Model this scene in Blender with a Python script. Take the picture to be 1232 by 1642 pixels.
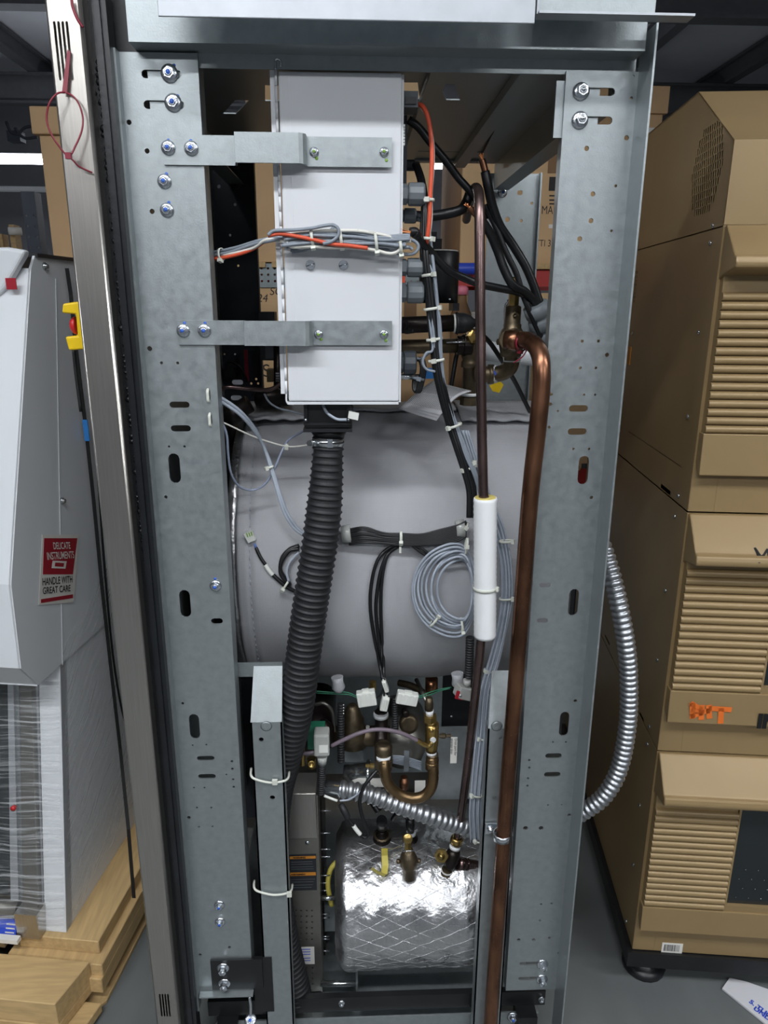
import bpy, bmesh, math, random
from mathutils import Vector, Matrix
from mathutils.geometry import delaunay_2d_cdt
random.seed(7)
for o in list(bpy.data.objects):
    bpy.data.objects.remove(o)
SC = bpy.context.scene
COL = SC.collection
PI = math.pi
V3 = Vector

# ------------------------------------------------------------------ camera
F = 1150.0                      # focal length in pixels of the 1232 x 1642 frame
CAM = V3((0.0, -1.2, 1.72))
YAW, PITCH, ROLL = math.radians(2.3), math.radians(16.1), math.radians(0.25)
fwd = V3((math.sin(YAW) * math.cos(PITCH), math.cos(YAW) * math.cos(PITCH), -math.sin(PITCH)))
rgt0 = V3((math.cos(YAW), -math.sin(YAW), 0))
up0 = rgt0.cross(fwd)
RGT = rgt0 * math.cos(ROLL) + up0 * math.sin(ROLL)
UP = up0 * math.cos(ROLL) - rgt0 * math.sin(ROLL)
cd = bpy.data.cameras.new('camera')
cam = bpy.data.objects.new('camera', cd)
COL.objects.link(cam)
cd.sensor_fit = 'VERTICAL'
cd.sensor_height = 24.0
cd.lens = F / 1642.0 * 24.0
cd.clip_start = 0.02
cam.matrix_world = Matrix(((RGT.x, UP.x, -fwd.x, CAM.x), (RGT.y, UP.y, -fwd.y, CAM.y), (RGT.z, UP.z, -fwd.z, CAM.z), (0, 0, 0, 1)))
SC.camera = cam

def ray(px, py):
    return fwd + RGT * ((px - 616.0) / F) - UP * ((py - 821.0) / F)
def hit(px, py, o, n):
    d = ray(px, py)
    return CAM + d * ((V3(o) - CAM).dot(n) / d.dot(n))
def P(px, py, Y=0.0):
    return hit(px, py, (0, Y, 0), V3((0, 1, 0)))
def PZ(px, py, z=0.0):
    return hit(px, py, (0, 0, z), V3((0, 0, 1)))
def mpp(p):                     # metres per photo pixel at a point
    return (V3(p) - CAM).dot(fwd) / F

# ------------------------------------------------------------------ view + world + light
SC.view_settings.view_transform = 'Standard'
SC.view_settings.look = 'None'
SC.view_settings.gamma = 1.0
SC.view_settings.use_curve_mapping = False
SC.view_settings.exposure = -0.12
w = bpy.data.worlds.new('world')
SC.world = w
w.use_nodes = True
w.node_tree.nodes['Background'].inputs[0].default_value = (0, 0, 0, 1)
w.node_tree.nodes['Background'].inputs[1].default_value = 0.0
ROOM_TOP = 4.6
# ceiling strip lights of the workshop: (name, x, y, z, length, watts); the two far ones show in the photograph,
# the rest hang over the aisle behind and above the camera
STRIPS = [('strip_light', -2.8, 6.6, 3.05, 2.4, 40), ('strip_light', 0.55, 6.6, 3.05, 2.4, 40),
          ('aisle_lamp_middle_offscreen', -0.7, -1.6, 3.4, 2.4, 62), ('aisle_lamp_right_offscreen', 2.6, -1.6, 3.4, 2.4, 50),
          ('aisle_lamp_left_offscreen', -4.0, -1.6, 3.4, 2.4, 18),
          ('rear_lamp_left_offscreen', -1.2, -4.2, 3.4, 2.4, 70), ('rear_lamp_right_offscreen', 2.2, -4.2, 3.4, 2.4, 70)]

# ------------------------------------------------------------------ materials
def lin(c):
    return tuple((x / 255 / 12.92 if x / 255 <= 0.04045 else ((x / 255 + 0.055) / 1.055) ** 2.4) for x in c)
MATS = {}
def M(name, rgb, rough=0.5, metal=0.0, var=0.0, scale=12.0, stretch=(1, 1, 1), bump=0.0, bscale=None, rvar=0.0,
      coat=0.0, alpha=1.0, trans=0.0, emit=None, estr=0.0, spec=None, detail=4.0, dirt=None):
    m = bpy.data.materials.new(name)
    m.use_nodes = True
    nt = m.node_tree
    b = nt.nodes['Principled BSDF']
    c = lin(rgb)
    b.inputs['Base Color'].default_value = (*c, 1)
    b.inputs['Roughness'].default_value = rough
    b.inputs['Metallic'].default_value = metal
    b.inputs['Coat Weight'].default_value = coat
    b.inputs['Alpha'].default_value = alpha
    b.inputs['Transmission Weight'].default_value = trans
    if spec is not None:
        b.inputs['Specular IOR Level'].default_value = spec
    if emit:
        b.inputs['Emission Color'].default_value = (*lin(emit), 1)
        b.inputs['Emission Strength'].default_value = estr
    if var or bump or rvar:
        tc = nt.nodes.new('ShaderNodeTexCoord')
        mp = nt.nodes.new('ShaderNodeMapping')
        mp.inputs['Scale'].default_value = stretch
        nt.links.new(tc.outputs['Object'], mp.inputs['Vector'])
        no = nt.nodes.new('ShaderNodeTexNoise')
        no.inputs['Scale'].default_value = scale
        no.inputs['Detail'].default_value = detail
        nt.links.new(mp.outputs[0], no.inputs['Vector'])
        if var:
            r = nt.nodes.new('ShaderNodeValToRGB')
            r.color_ramp.elements[0].position = 0.3
            r.color_ramp.elements[1].position = 0.7
            d = dirt and lin(dirt) or tuple(max(0, x * (1 - var)) for x in c)
            r.color_ramp.elements[0].color = (*d, 1)
            r.color_ramp.elements[1].color = (*[min(1, x * (1 + var)) for x in c], 1)
            nt.links.new(no.outputs['Fac'], r.inputs['Fac'])
            nt.links.new(r.outputs[0], b.inputs['Base Color'])
        if rvar:
            mr = nt.nodes.new('ShaderNodeMapRange')
            mr.inputs['From Min'].default_value = 0.3
            mr.inputs['From Max'].default_value = 0.7
            mr.inputs['To Min'].default_value = max(0.02, rough - rvar)
            mr.inputs['To Max'].default_value = min(1, rough + rvar)
            nt.links.new(no.outputs['Fac'], mr.inputs['Value'])
            nt.links.new(mr.outputs[0], b.inputs['Roughness'])
        if bump:
            n2 = nt.nodes.new('ShaderNodeTexNoise')
            n2.inputs['Scale'].default_value = bscale or scale
            n2.inputs['Detail'].default_value = 3
            nt.links.new(mp.outputs[0], n2.inputs['Vector'])
            bu = nt.nodes.new('ShaderNodeBump')
            bu.inputs['Strength'].default_value = bump
            bu.inputs['Distance'].default_value = 0.002
            nt.links.new(n2.outputs['Fac'], bu.inputs['Height'])
            nt.links.new(bu.outputs[0], b.inputs['Normal'])
    MATS[name] = m
    return m

M('galv', (160, 167, 169), 0.42, 0.75, var=0.08, scale=70, bump=0.08, bscale=400, rvar=0.06)
M('zinc', (205, 210, 216), 0.22, 0.95, var=0.12, scale=200)
M('stainless', (176, 172, 166), 0.30, 0.95, var=0.07, scale=30, stretch=(14, 14, 0.4), bump=0.03, bscale=60)
M('stainless_dull', (140, 138, 132), 0.38, 0.85, var=0.10, scale=14)
M('aluminium', (176, 180, 186), 0.45, 0.55, var=0.06, scale=25)
M('black_paint', (20, 21, 23), 0.42, 0.0, var=0.25, scale=30, bump=0.03)
M('black_frame', (22, 24, 28), 0.32, 0.0, var=0.25, scale=18, bump=0.15, bscale=90)
M('slate_paint', (46, 50, 58), 0.45, 0.1, var=0.15, scale=14)
M('black_plastic', (26, 27, 30), 0.38)
M('rubber', (27, 28, 31), 0.55, 0.0, var=0.3, scale=60, bump=0.2, bscale=300)
M('white_paint', (208, 210, 214), 0.38, 0.0, var=0.02, scale=8)
M('hinge_white', (214, 216, 220), 0.4)
M('plastic_grey', (112, 119, 124), 0.45, var=0.05)
M('plastic_dgrey', (66, 72, 78), 0.45)
M('plastic_white', (214, 216, 210), 0.4)
M('plastic_clear', (188, 190, 186), 0.25, trans=0.3)
M('wire_grey', (128, 136, 146), 0.45, var=0.06, scale=80)
M('wire_lgrey', (158, 166, 178), 0.42, var=0.06, scale=80)
M('wire_black', (17, 18, 21), 0.38)
M('wire_white', (214, 212, 204), 0.45)
M('wire_orange', (206, 82, 52), 0.45)
M('wire_green', (38, 110, 84), 0.45)
M('wire_blue', (92, 120, 190), 0.4)
M('tube_clear', (168, 178, 200), 0.25, trans=0.35)
M('tube_purple', (112, 100, 110), 0.35)
M('tie_white', (206, 208, 198), 0.42)
M('tie_red', (122, 26, 44), 0.45)
M('copper', (142, 100, 76), 0.30, 0.95, var=0.25, scale=22, stretch=(1, 1, 0.35), rvar=0.08, dirt=(84, 58, 46))
M('copper_bright', (166, 118, 88), 0.28, 0.95, var=0.2, scale=25)
M('copper_dark', (108, 90, 88), 0.28, 0.9, var=0.3, scale=18, stretch=(1, 1, 0.4), rvar=0.08)
M('copper_strand', (222, 150, 104), 0.3, 0.9)
M('brass', (176, 150, 92), 0.30, 0.95, var=0.2, scale=40)
M('bronze', (104, 92, 74), 0.42, 0.85, var=0.28, scale=50)
M('bronze_pipe', (124, 102, 74), 0.30, 0.92, var=0.22, scale=25, rvar=0.06)
M('iron_dark', (44, 38, 36), 0.35, 0.7, var=0.3, scale=30)
M('teflon', (226, 228, 230), 0.5)
M('teflon_blue', (70, 90, 170), 0.5)
M('conduit', (168, 171, 175), 0.36, 0.9, var=0.12, scale=60)
M('chrome', (200, 204, 206), 0.16, 0.95)
M('blue_paint', (52, 96, 190), 0.4)
M('green_paint', (120, 160, 60), 0.45)
M('paper', (206, 206, 210), 0.7)
M('foam_yellow', (206, 190, 110), 0.8, var=0.1, scale=90)
M('insul_white', (226, 228, 230), 0.6, bump=0.15, bscale=40)
M('tan', (148, 125, 88), 0.40, 0.15, var=0.04, scale=9, bump=0.03, bscale=300)
M('cardboard', (198, 164, 122), 0.75, var=0.05, scale=5)
M('cardboard_pale', (206, 174, 132), 0.75, var=0.05, scale=5)
M('cardboard_dark', (128, 98, 68), 0.75, var=0.08, scale=5)
M('ink', (40, 36, 34), 0.7)
M('ink_black', (14, 14, 15), 0.6)
M('spray_orange', (226, 112, 40), 0.6)
M('label_white', (222, 220, 214), 0.5)
M('label_red', (158, 30, 44), 0.45)
M('label_orange', (196, 128, 44), 0.5)
M('label_dark', (36, 38, 42), 0.45)
M('cab_white', (216, 220, 224), 0.35)
M('yellow', (222, 186, 24), 0.35)
M('red', (190, 36, 40), 0.4)
M('blue_tape', (50, 130, 206), 0.5)
M('blue_plastic', (48, 76, 190), 0.4)
M('wood', (192, 162, 114), 0.7, var=0.14, scale=9, stretch=(1, 9, 9), bump=0.12, bscale=22)
M('wood_side', (192, 162, 114), 0.7, var=0.14, scale=9, stretch=(9, 1, 9), bump=0.12, bscale=22)
M('glass_dark', (30, 36, 38), 0.06, 0.0)
M('steel_shelf', (120, 128, 130), 0.4, 0.7, var=0.1)
M('rack_dark', (58, 64, 74), 0.5, 0.3)
M('rack_red', (176, 50, 44), 0.45)
M('tube_lamp', (255, 255, 255), 0.5, emit=(244, 248, 255), estr=26.0)
M('lamp_housing', (226, 230, 236), 0.5)
M('beam', (98, 100, 104), 0.6, 0.0, var=0.08)
M('wall_paint', (122, 124, 130), 0.8, var=0.06, scale=2)
M('pink', (228, 130, 150), 0.5)
M('tape_yellow', (196, 182, 84), 0.6, var=0.1)

def nodes_of(name):
    m = MATS[name]
    return m, m.node_tree, m.node_tree.nodes['Principled BSDF']

# floor: worn grey painted concrete with scuffs
m = M('floor', (104, 108, 108), 0.40, 0.0, var=0.26, scale=3.0, stretch=(1, 0.45, 1), bump=0.12, bscale=26, rvar=0.16, detail=9)
# ceiling: pale insulation sheets
M('ceiling_sheet', (222, 224, 230), 0.7, var=0.08, scale=1.6, bump=0.3, bscale=3)
# grey silicone cloth of the chamber jacket: fine weave
m = M('jacket', (162, 163, 167), 0.52, 0.0, var=0.05, scale=5)
nt = m.node_tree
tc = nt.nodes.new('ShaderNodeTexCoord')
wv = nt.nodes.new('ShaderNodeTexWave'); wv.inputs['Scale'].default_value = 120; wv.inputs['Distortion'].default_value = 1.0
wv.bands_direction = 'X'
wv2 = nt.nodes.new('ShaderNodeTexWave'); wv2.inputs['Scale'].default_value = 120; wv2.inputs['Distortion'].default_value = 1.0
wv2.bands_direction = 'Z'
ad = nt.nodes.new('ShaderNodeMath'); ad.operation = 'ADD'
bu = nt.nodes.new('ShaderNodeBump'); bu.inputs['Strength'].default_value = 0.22; bu.inputs['Distance'].default_value = 0.001
nt.links.new(tc.outputs['Object'], wv.inputs['Vector']); nt.links.new(tc.outputs['Object'], wv2.inputs['Vector'])
nt.links.new(wv.outputs['Fac'], ad.inputs[0]); nt.links.new(wv2.outputs['Fac'], ad.inputs[1])
nt.links.new(ad.outputs[0], bu.inputs['Height']); nt.links.new(bu.outputs[0], nt.nodes['Principled BSDF'].inputs['Normal'])
# reinforced foil: crumpled bright aluminium
m = M('foil', (200, 200, 202), 0.33, 0.95, var=0.10, scale=14, bump=1.0, bscale=46, rvar=0.1)
for n in m.node_tree.nodes:
    if n.type == 'BUMP':
        n.inputs['Distance'].default_value = 0.004
M('foil_thread', (200, 202, 204), 0.3, 0.8)
# stretch film: clear plastic with bright drawn streaks
m = bpy.data.materials.new('film'); MATS['film'] = m
m.use_nodes = True
nt = m.node_tree; nt.nodes.clear()
out = nt.nodes.new('ShaderNodeOutputMaterial')
tr = nt.nodes.new('ShaderNodeBsdfTransparent')
gl = nt.nodes.new('ShaderNodeBsdfPrincipled'); gl.inputs['Base Color'].default_value = (0.9, 0.92, 0.94, 1); gl.inputs['Roughness'].default_value = 0.18
mx = nt.nodes.new('ShaderNodeMixShader')
tc = nt.nodes.new('ShaderNodeTexCoord')
mp = nt.nodes.new('ShaderNodeMapping'); mp.inputs['Scale'].default_value = (1.2, 26, 1)
no = nt.nodes.new('ShaderNodeTexNoise'); no.inputs['Scale'].default_value = 3.0; no.inputs['Detail'].default_value = 5; no.inputs['Distortion'].default_value = 0.4
cr = nt.nodes.new('ShaderNodeValToRGB')
cr.color_ramp.elements[0].position = 0.50; cr.color_ramp.elements[0].color = (0.05, 0.05, 0.05, 1)
cr.color_ramp.elements[1].position = 0.74; cr.color_ramp.elements[1].color = (0.55, 0.55, 0.55, 1)
bu = nt.nodes.new('ShaderNodeBump'); bu.inputs['Strength'].default_value = 0.7; bu.inputs['Distance'].default_value = 0.004
nt.links.new(tc.outputs['UV'], mp.inputs[0]); nt.links.new(mp.outputs[0], no.inputs['Vector'])
nt.links.new(no.outputs['Fac'], cr.inputs[0]); nt.links.new(cr.outputs[0], mx.inputs[0])
nt.links.new(no.outputs['Fac'], bu.inputs['Height']); nt.links.new(bu.outputs[0], gl.inputs['Normal'])
nt.links.new(tr.outputs[0], mx.inputs[1]); nt.links.new(gl.outputs[0], mx.inputs[2]); nt.links.new(mx.outputs[0], out.inputs[0])

# ------------------------------------------------------------------ mesh builder
def frame_of(d):
    d = V3(d).normalized()
    a = V3((0, 0, 1)) if abs(d.z) < 0.9 else V3((1, 0, 0))
    u = d.cross(a).normalized()
    return u, d.cross(u).normalized(), d
def spline(pts, sub=8, closed=False):
    pts = [V3(p) for p in pts]
    if len(pts) < 3 or sub <= 1:
        return pts
    out = []
    n = len(pts)
    rng = n if closed else n - 1
    for i in range(rng):
        if closed:
            a, b, c, d = pts[(i - 1) % n], pts[i], pts[(i + 1) % n], pts[(i + 2) % n]
        else:
            b, c = pts[i], pts[i + 1]
            a = pts[i - 1] if i else b * 2 - c
            d = pts[i + 2] if i + 2 < n else c * 2 - b
        for k in range(sub):
            t = k / sub
            t2, t3 = t * t, t * t * t
            out.append(0.5 * ((2 * b) + (c - a) * t + (2 * a - 5 * b + 4 * c - d) * t2 + (3 * b - a - 3 * c + d) * t3))
    if not closed:
        out.append(pts[-1])
    return out
def resample(path, step):
    L = [0.0]
    for a, b in zip(path, path[1:]):
        L.append(L[-1] + (b - a).length)
    n = max(2, int(L[-1] / step))
    res, j = [], 0
    for i in range(n + 1):
        s = L[-1] * i / n
        while j < len(L) - 2 and L[j + 1] < s:
            j += 1
        t = (s - L[j]) / max(1e-9, L[j + 1] - L[j])
        res.append(path[j].lerp(path[j + 1], min(1, t)))
    return res, L[-1]

class MB:
    def __init__(self):
        self.v, self.f, self.mi, self.sm = [], [], [], []
        self.m, self.s = 0, False
    def add(self, vs, fs, smooth=None):
        o = len(self.v)
        self.v += [tuple(p) for p in vs]
        for f in fs:
            self.f.append(tuple(i + o for i in f))
            self.mi.append(self.m)
            self.sm.append(self.s if smooth is None else smooth)
        return self
    def box(self, a, b):
        (x0, y0, z0), (x1, y1, z1) = a, b
        return self.obox(V3(((x0 + x1) / 2, (y0 + y1) / 2, (z0 + z1) / 2)), V3(((x1 - x0) / 2, 0, 0)), V3((0, (y1 - y0) / 2, 0)), V3((0, 0, (z1 - z0) / 2)))
    def obox(self, c, ux, uy, uz):
        c, ux, uy, uz = V3(c), V3(ux), V3(uy), V3(uz)
        vs = [c + ux * i + uy * j + uz * k for i in (-1, 1) for j in (-1, 1) for k in (-1, 1)]
        return self.add(vs, [(0, 1, 3, 2), (4, 6, 7, 5), (0, 4, 5, 1), (2, 3, 7, 6), (0, 2, 6, 4), (1, 5, 7, 3)], False)
    def bar(self, a, b, w, h, up=(0, 0, 1)):
        a, b = V3(a), V3(b)
        d = (b - a).normalized()
        s = d.cross(V3(up))
        if s.length < 1e-5:
            s = d.cross(V3((1, 0, 0)))
        s.normalize()
        n = s.cross(d)
        return self.obox((a + b) / 2, (b - a) / 2, s * w / 2, n * h / 2)
    def prism(self, pts, vec):
        pts = [V3(p) for p in pts]
        vec = V3(vec)
        n = len(pts)
        vs = pts + [p + vec for p in pts]
        fs = [tuple(range(n))[::-1], tuple(range(n, 2 * n))] + [(i, (i + 1) % n, (i + 1) % n + n, i + n) for i in range(n)]
        return self.add(vs, fs, False)
    def tube(self, pts, r, n=8, sub=6, closed=False, cap=True, rf=None, flat=1.0):
        path = spline(pts, sub, closed)
        m = len(path)
        tg = []
        for i in range(m):
            a = path[(i - 1) % m] if (closed or i) else path[0]
            b = path[(i + 1) % m] if (closed or i < m - 1) else path[-1]
            d = (b - a)
            tg.append(d.normalized() if d.length > 1e-9 else (tg[-1] if tg else V3((0, 0, 1))))
        u, v, _ = frame_of(tg[0])
        vs, prev = [], tg[0]
        for i in range(m):
            t = tg[i]
            if i:
                q = prev.rotation_difference(t)
                u = q @ u
                u = (u - t * u.dot(t)).normalized()
                prev = t
            v = t.cross(u)
            rr = rf(i / max(1, m - 1)) if rf else r
            for k in range(n):
                a = 2 * PI * k / n
                vs.append(path[i] + u * (math.cos(a) * rr) + v * (math.sin(a) * rr * flat))
        fs = []
        for i in range(m if closed else m - 1):
            for k in range(n):
                a0 = i * n + k
                a1 = i * n + (k + 1) % n
                b0 = ((i + 1) % m) * n + k
                b1 = ((i + 1) % m) * n + (k + 1) % n
                fs.append((a0, a1, b1, b0))
        self.add(vs, fs, True)
        if cap and not closed:
            o = len(self.v) - len(vs)
            self.f.append(tuple(o + k for k in range(n))[::-1]); self.mi.append(self.m); self.sm.append(False)
            self.f.append(tuple(o + (m - 1) * n + k for k in range(n))); self.mi.append(self.m); self.sm.append(False)
        return self
    def ribbed(self, pts, r0, pitch, amp, n=20, per=6, shape='round'):
        path, L = resample(spline(pts, 12), pitch / per)
        cnt = L / pitch
        def rf(t):
            ph = (t * cnt) % 1.0
            r = r0(t) if callable(r0) else r0
            if shape == 'round':
                return r + amp * math.sin(PI * ph) - amp * 0.5
            if shape == 'wire':
                return r + amp * max(0.0, 1 - abs(ph - 0.5) / 0.26)
            return r + amp * math.cos(2 * PI * ph)
        return self.tube(path, 0.01, n, 1, rf=rf)
    def lathe(self, p, axis, prof, n=16, smooth=True, phase=0.0, flat=None):
        u, v, d = frame_of(axis)
        p = V3(p)
        vs, fs = [], []
        for (t, r) in prof:
            for k in range(n):
                a = 2 * PI * k / n + phase
                vs.append(p + d * t + u * (math.cos(a) * r) + v * (math.sin(a) * r))
        m = len(prof)
        for i in range(m - 1):
            for k in range(n):
                fs.append((i * n + k, i * n + (k + 1) % n, (i + 1) * n + (k + 1) % n, (i + 1) * n + k))
        o = len(self.v)
        self.add(vs, fs, smooth)
        if prof[0][1] > 1e-6:
            self.f.append(tuple(o + k for k in range(n))[::-1]); self.mi.append(self.m); self.sm.append(False)
        if prof[-1][1] > 1e-6:
            self.f.append(tuple(o + (m - 1) * n + k for k in range(n))); self.mi.append(self.m); self.sm.append(False)
        return self
    def cyl(self, a, b, r, n=14, r2=None):
        a, b = V3(a), V3(b)
        return self.lathe(a, b - a, [(0, r), ((b - a).length, r if r2 is None else r2)], n)
    def hexa(self, a, b, r):
        a, b = V3(a), V3(b)
        return self.lathe(a, b - a, [(0, r), ((b - a).length, r)], 6, False)
    def band(self, c, axis, wide, ru, rv, width, th, n=18):
        """flat strap ring: ru along 'wide', rv across it"""
        d = V3(axis).normalized()
        u = (V3(wide) - d * V3(wide).dot(d)).normalized()
        v = d.cross(u)
        c = V3(c)
        vs = []
        for (s, e) in ((-1, 0), (1, 0), (1, th), (-1, th)):
            for k in range(n):
                a = 2 * PI * k / n
                vs.append(c + d * (s * width / 2) + u * (math.cos(a) * (ru + e)) + v * (math.sin(a) * (rv + e)))
        fs = []
        for j in range(4):
            for k in range(n):
                fs.append((j * n + k, j * n + (k + 1) % n, ((j + 1) % 4) * n + (k + 1) % n, ((j + 1) % 4) * n + k))
        return self.add(vs, fs, True)
    def plate(self, O, U, W, N, outline, holes, t):
        O, U, W, N = V3(O), V3(U), V3(W), V3(N)
        loops = [outline] + holes
        pts, edges = [], []
        for lp in loops:
            o = len(pts)
            pts += [Vector((a, b)) for a, b in lp]
            edges += [(o + i, o + (i + 1) % len(lp)) for i in range(len(lp))]
        cv, _, cf, *_r = delaunay_2d_cdt(pts, edges, [list(range(len(outline)))], 1, 1e-7)
        boxes = [(min(p[0] for p in h), max(p[0] for p in h), min(p[1] for p in h), max(p[1] for p in h), h) for h in holes]
        def in_hole(x, y):
            for (a, b, c, d, h) in boxes:
                if a < x < b and c < y < d:
                    r = False
                    n = len(h)
                    for i in range(n):
                        (x1, y1), (x2, y2) = h[i], h[(i + 1) % n]
                        if (y1 > y) != (y2 > y) and x < (x2 - x1) * (y - y1) / (y2 - y1) + x1:
                            r = not r
                    if r:
                        return True
            return False
        tri = [f for f in cf if not in_hole(sum(cv[i].x for i in f) / len(f), sum(cv[i].y for i in f) / len(f))]
        k = len(cv)
        vs = [O + U * p.x + W * p.y for p in cv] + [O + U * p.x + W * p.y - N * t for p in cv]
        fs = [tuple(f) for f in tri] + [tuple(i + k for i in f[::-1]) for f in tri]
        cnt = {}
        for f in tri:
            for i in range(len(f)):
                e = (f[i], f[(i + 1) % len(f)])
                q = (min(e), max(e))
                cnt[q] = None if q in cnt else e
        for e in cnt.values():
            if e:
                fs.append((e[1], e[0], e[0] + k, e[1] + k))
        return self.add(vs, fs, False)
    def ribbon(self, pts, width, N, th=0.0004):
        """flat stroke along pts lying in a plane of normal N"""
        N = V3(N).normalized()
        for a, b in zip(pts, pts[1:]):
            a, b = V3(a), V3(b)
            d = (b - a)
            if d.length < 1e-6:
                continue
            d.normalize()
            s = d.cross(N) * (width / 2)
            e = d * (width * 0.3)
            self.obox((a + b) / 2, (b - a) / 2 + e, s, N * (th / 2))
        return self
    def mesh(self, name):
        me = bpy.data.meshes.new(name)
        me.from_pydata(self.v, [], self.f)
        me.polygons.foreach_set('material_index', self.mi)
        me.polygons.foreach_set('use_smooth', self.sm)
        bm = bmesh.new()
        bm.from_mesh(me)
        bmesh.ops.recalc_face_normals(bm, faces=bm.faces)
        bm.to_mesh(me)
        bm.free()
        me.update()
        return me

WLOC = {}
def put(name, data, mats, parent=None, loc=None, rot=None):
    if isinstance(data, MB):
        data = data.mesh(name)
    o = bpy.data.objects.new(name, data)
    COL.objects.link(o)
    if mats is not None and not data.materials:
        for mm in (mats if isinstance(mats, (list, tuple)) else [mats]):
            data.materials.append(MATS[mm])
    if loc is not None:
        o.location = loc
    if rot is not None:
        o.rotation_euler = rot
    if parent is not None:
        o.parent = parent
        base = WLOC.get(parent.name)
        o.matrix_parent_inverse = Matrix.Translation(-V3(base)) if base else Matrix.Identity(4)
    return o
def bev(o, wdt, seg=2, ang=40):
    md = o.modifiers.new('bevel', 'BEVEL')
    md.width = wdt
    md.segments = seg
    md.limit_method = 'ANGLE'
    md.angle_limit = math.radians(ang)
    return o
def thing(name, label, cat, loc, group=None):
    o = bpy.data.objects.new(name, None)
    COL.objects.link(o)
    o.empty_display_size = 0.05
    o.location = loc
    WLOC[o.name] = tuple(loc)
    o['label'] = label
    o['category'] = cat
    if group:
        o['group'] = group
    return o
def tag(o, label, cat, group=None):
    o['label'] = label
    o['category'] = cat
    if group:
        o['group'] = group
    return o
def struct(o):
    o['kind'] = 'structure'
    return o
def stadium(cx, cy, wd, ht, n=6):
    pts = []
    if wd >= ht:
        r = ht / 2
        for k in range(n + 1):
            a = -PI / 2 + PI * k / n
            pts.append((cx + wd / 2 - r + r * math.cos(a), cy + r * math.sin(a)))
        for k in range(n + 1):
            a = PI / 2 + PI * k / n
            pts.append((cx - wd / 2 + r + r * math.cos(a), cy + r * math.sin(a)))
    else:
        r = wd / 2
        for k in range(n + 1):
            a = PI * k / n
            pts.append((cx + r * math.cos(a), cy + ht / 2 - r + r * math.sin(a)))
        for k in range(n + 1):
            a = PI + PI * k / n
            pts.append((cx + r * math.cos(a), cy - ht / 2 + r + r * math.sin(a)))
    return pts
def circ(cx, cy, r, n=10):
    return [(cx + r * math.cos(2 * PI * k / n), cy + r * math.sin(2 * PI * k / n)) for k in range(n)]
def rect(x0, y0, x1, y1):
    return [(x0, y0), (x1, y0), (x1, y1), (x0, y1)]
def text(name, body, size, O, U, N, mat, parent, bold=0.0, squeeze=1.0, shear=0.0, lift=0.0006):
    """flat lettering: O = lower left, U = reading direction, N = facing"""
    cu = bpy.data.curves.new(name, 'FONT')
    cu.body = body
    cu.size = size
    cu.offset = bold
    cu.shear = shear
    tmp = bpy.data.objects.new('tmp', cu)
    COL.objects.link(tmp)
    dg = bpy.context.evaluated_depsgraph_get()
    me = bpy.data.meshes.new_from_object(tmp.evaluated_get(dg))
    bpy.data.objects.remove(tmp)
    U, N = V3(U).normalized(), V3(N).normalized()
    W = N.cross(U)
    mt = Matrix(((U.x * squeeze, W.x, N.x, O[0] + N.x * lift), (U.y * squeeze, W.y, N.y, O[1] + N.y * lift), (U.z * squeeze, W.z, N.z, O[2] + N.z * lift), (0, 0, 0, 1)))
    me.transform(mt)
    me.materials.clear()
    return put(name, me, mat, parent)
def wire(pts, r, mb=None, n=7, sub=7):
    mb = mb or MB()
    return mb.tube([P(*p) for p in pts], r, n, sub)
def tie(parent, c, axis, ru, rv=None, width=0.0042, wide=(1, 0, 0), head=(0, -1, 0), tail=0.0, mat='tie_white', name='cable_tie'):
    mb = MB()
    rv = rv or ru
    mb.band(c, axis, wide, ru, rv, width, 0.0012)
    c = V3(c)
    d = V3(axis).normalized()
    h = V3(head)
    h = (h - d * h.dot(d)).normalized()
    s = d.cross(h)
    uw = (V3(wide) - d * V3(wide).dot(d)).normalized()
    rr = 1 / math.sqrt((h.dot(uw) / ru) ** 2 + (h.dot(d.cross(uw)) / rv) ** 2)
    hc = c + h * (rr + 0.002)
    mb.obox(hc, d * 0.0036, s * 0.0038, h * 0.0028)
    if tail:
        mb.obox(hc + s * (tail / 2) + h * 0.001, s * (tail / 2), d * width * 0.45, h * 0.0006)
    return put(name, mb, mat, parent)

# ================================================================== the setting
X0R, X1R, Y0R, Y1R = -8.0, 7.0, -6.5, 10.0
struct(put('floor', MB().box((X0R, Y0R, -0.1), (X1R, Y1R, 0)), 'floor'))
struct(put('ceiling', MB().box((X0R, Y0R, ROOM_TOP), (X1R, Y1R, ROOM_TOP + 0.1)), 'ceiling_sheet'))
struct(put('wall_back', MB().box((X0R, Y1R, 0), (X1R, Y1R + 0.1, ROOM_TOP)), 'wall_paint'))
struct(put('wall_front', MB().box((X0R, Y0R - 0.1, 0), (X1R, Y0R, ROOM_TOP)), 'wall_paint'))
struct(put('wall_left', MB().box((X0R - 0.1, Y0R, 0), (X0R, Y1R, ROOM_TOP)), 'wall_paint'))
struct(put('wall_right', MB().box((X1R, Y0R, 0), (X1R + 0.1, Y1R, ROOM_TOP)), 'wall_paint'))
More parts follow.
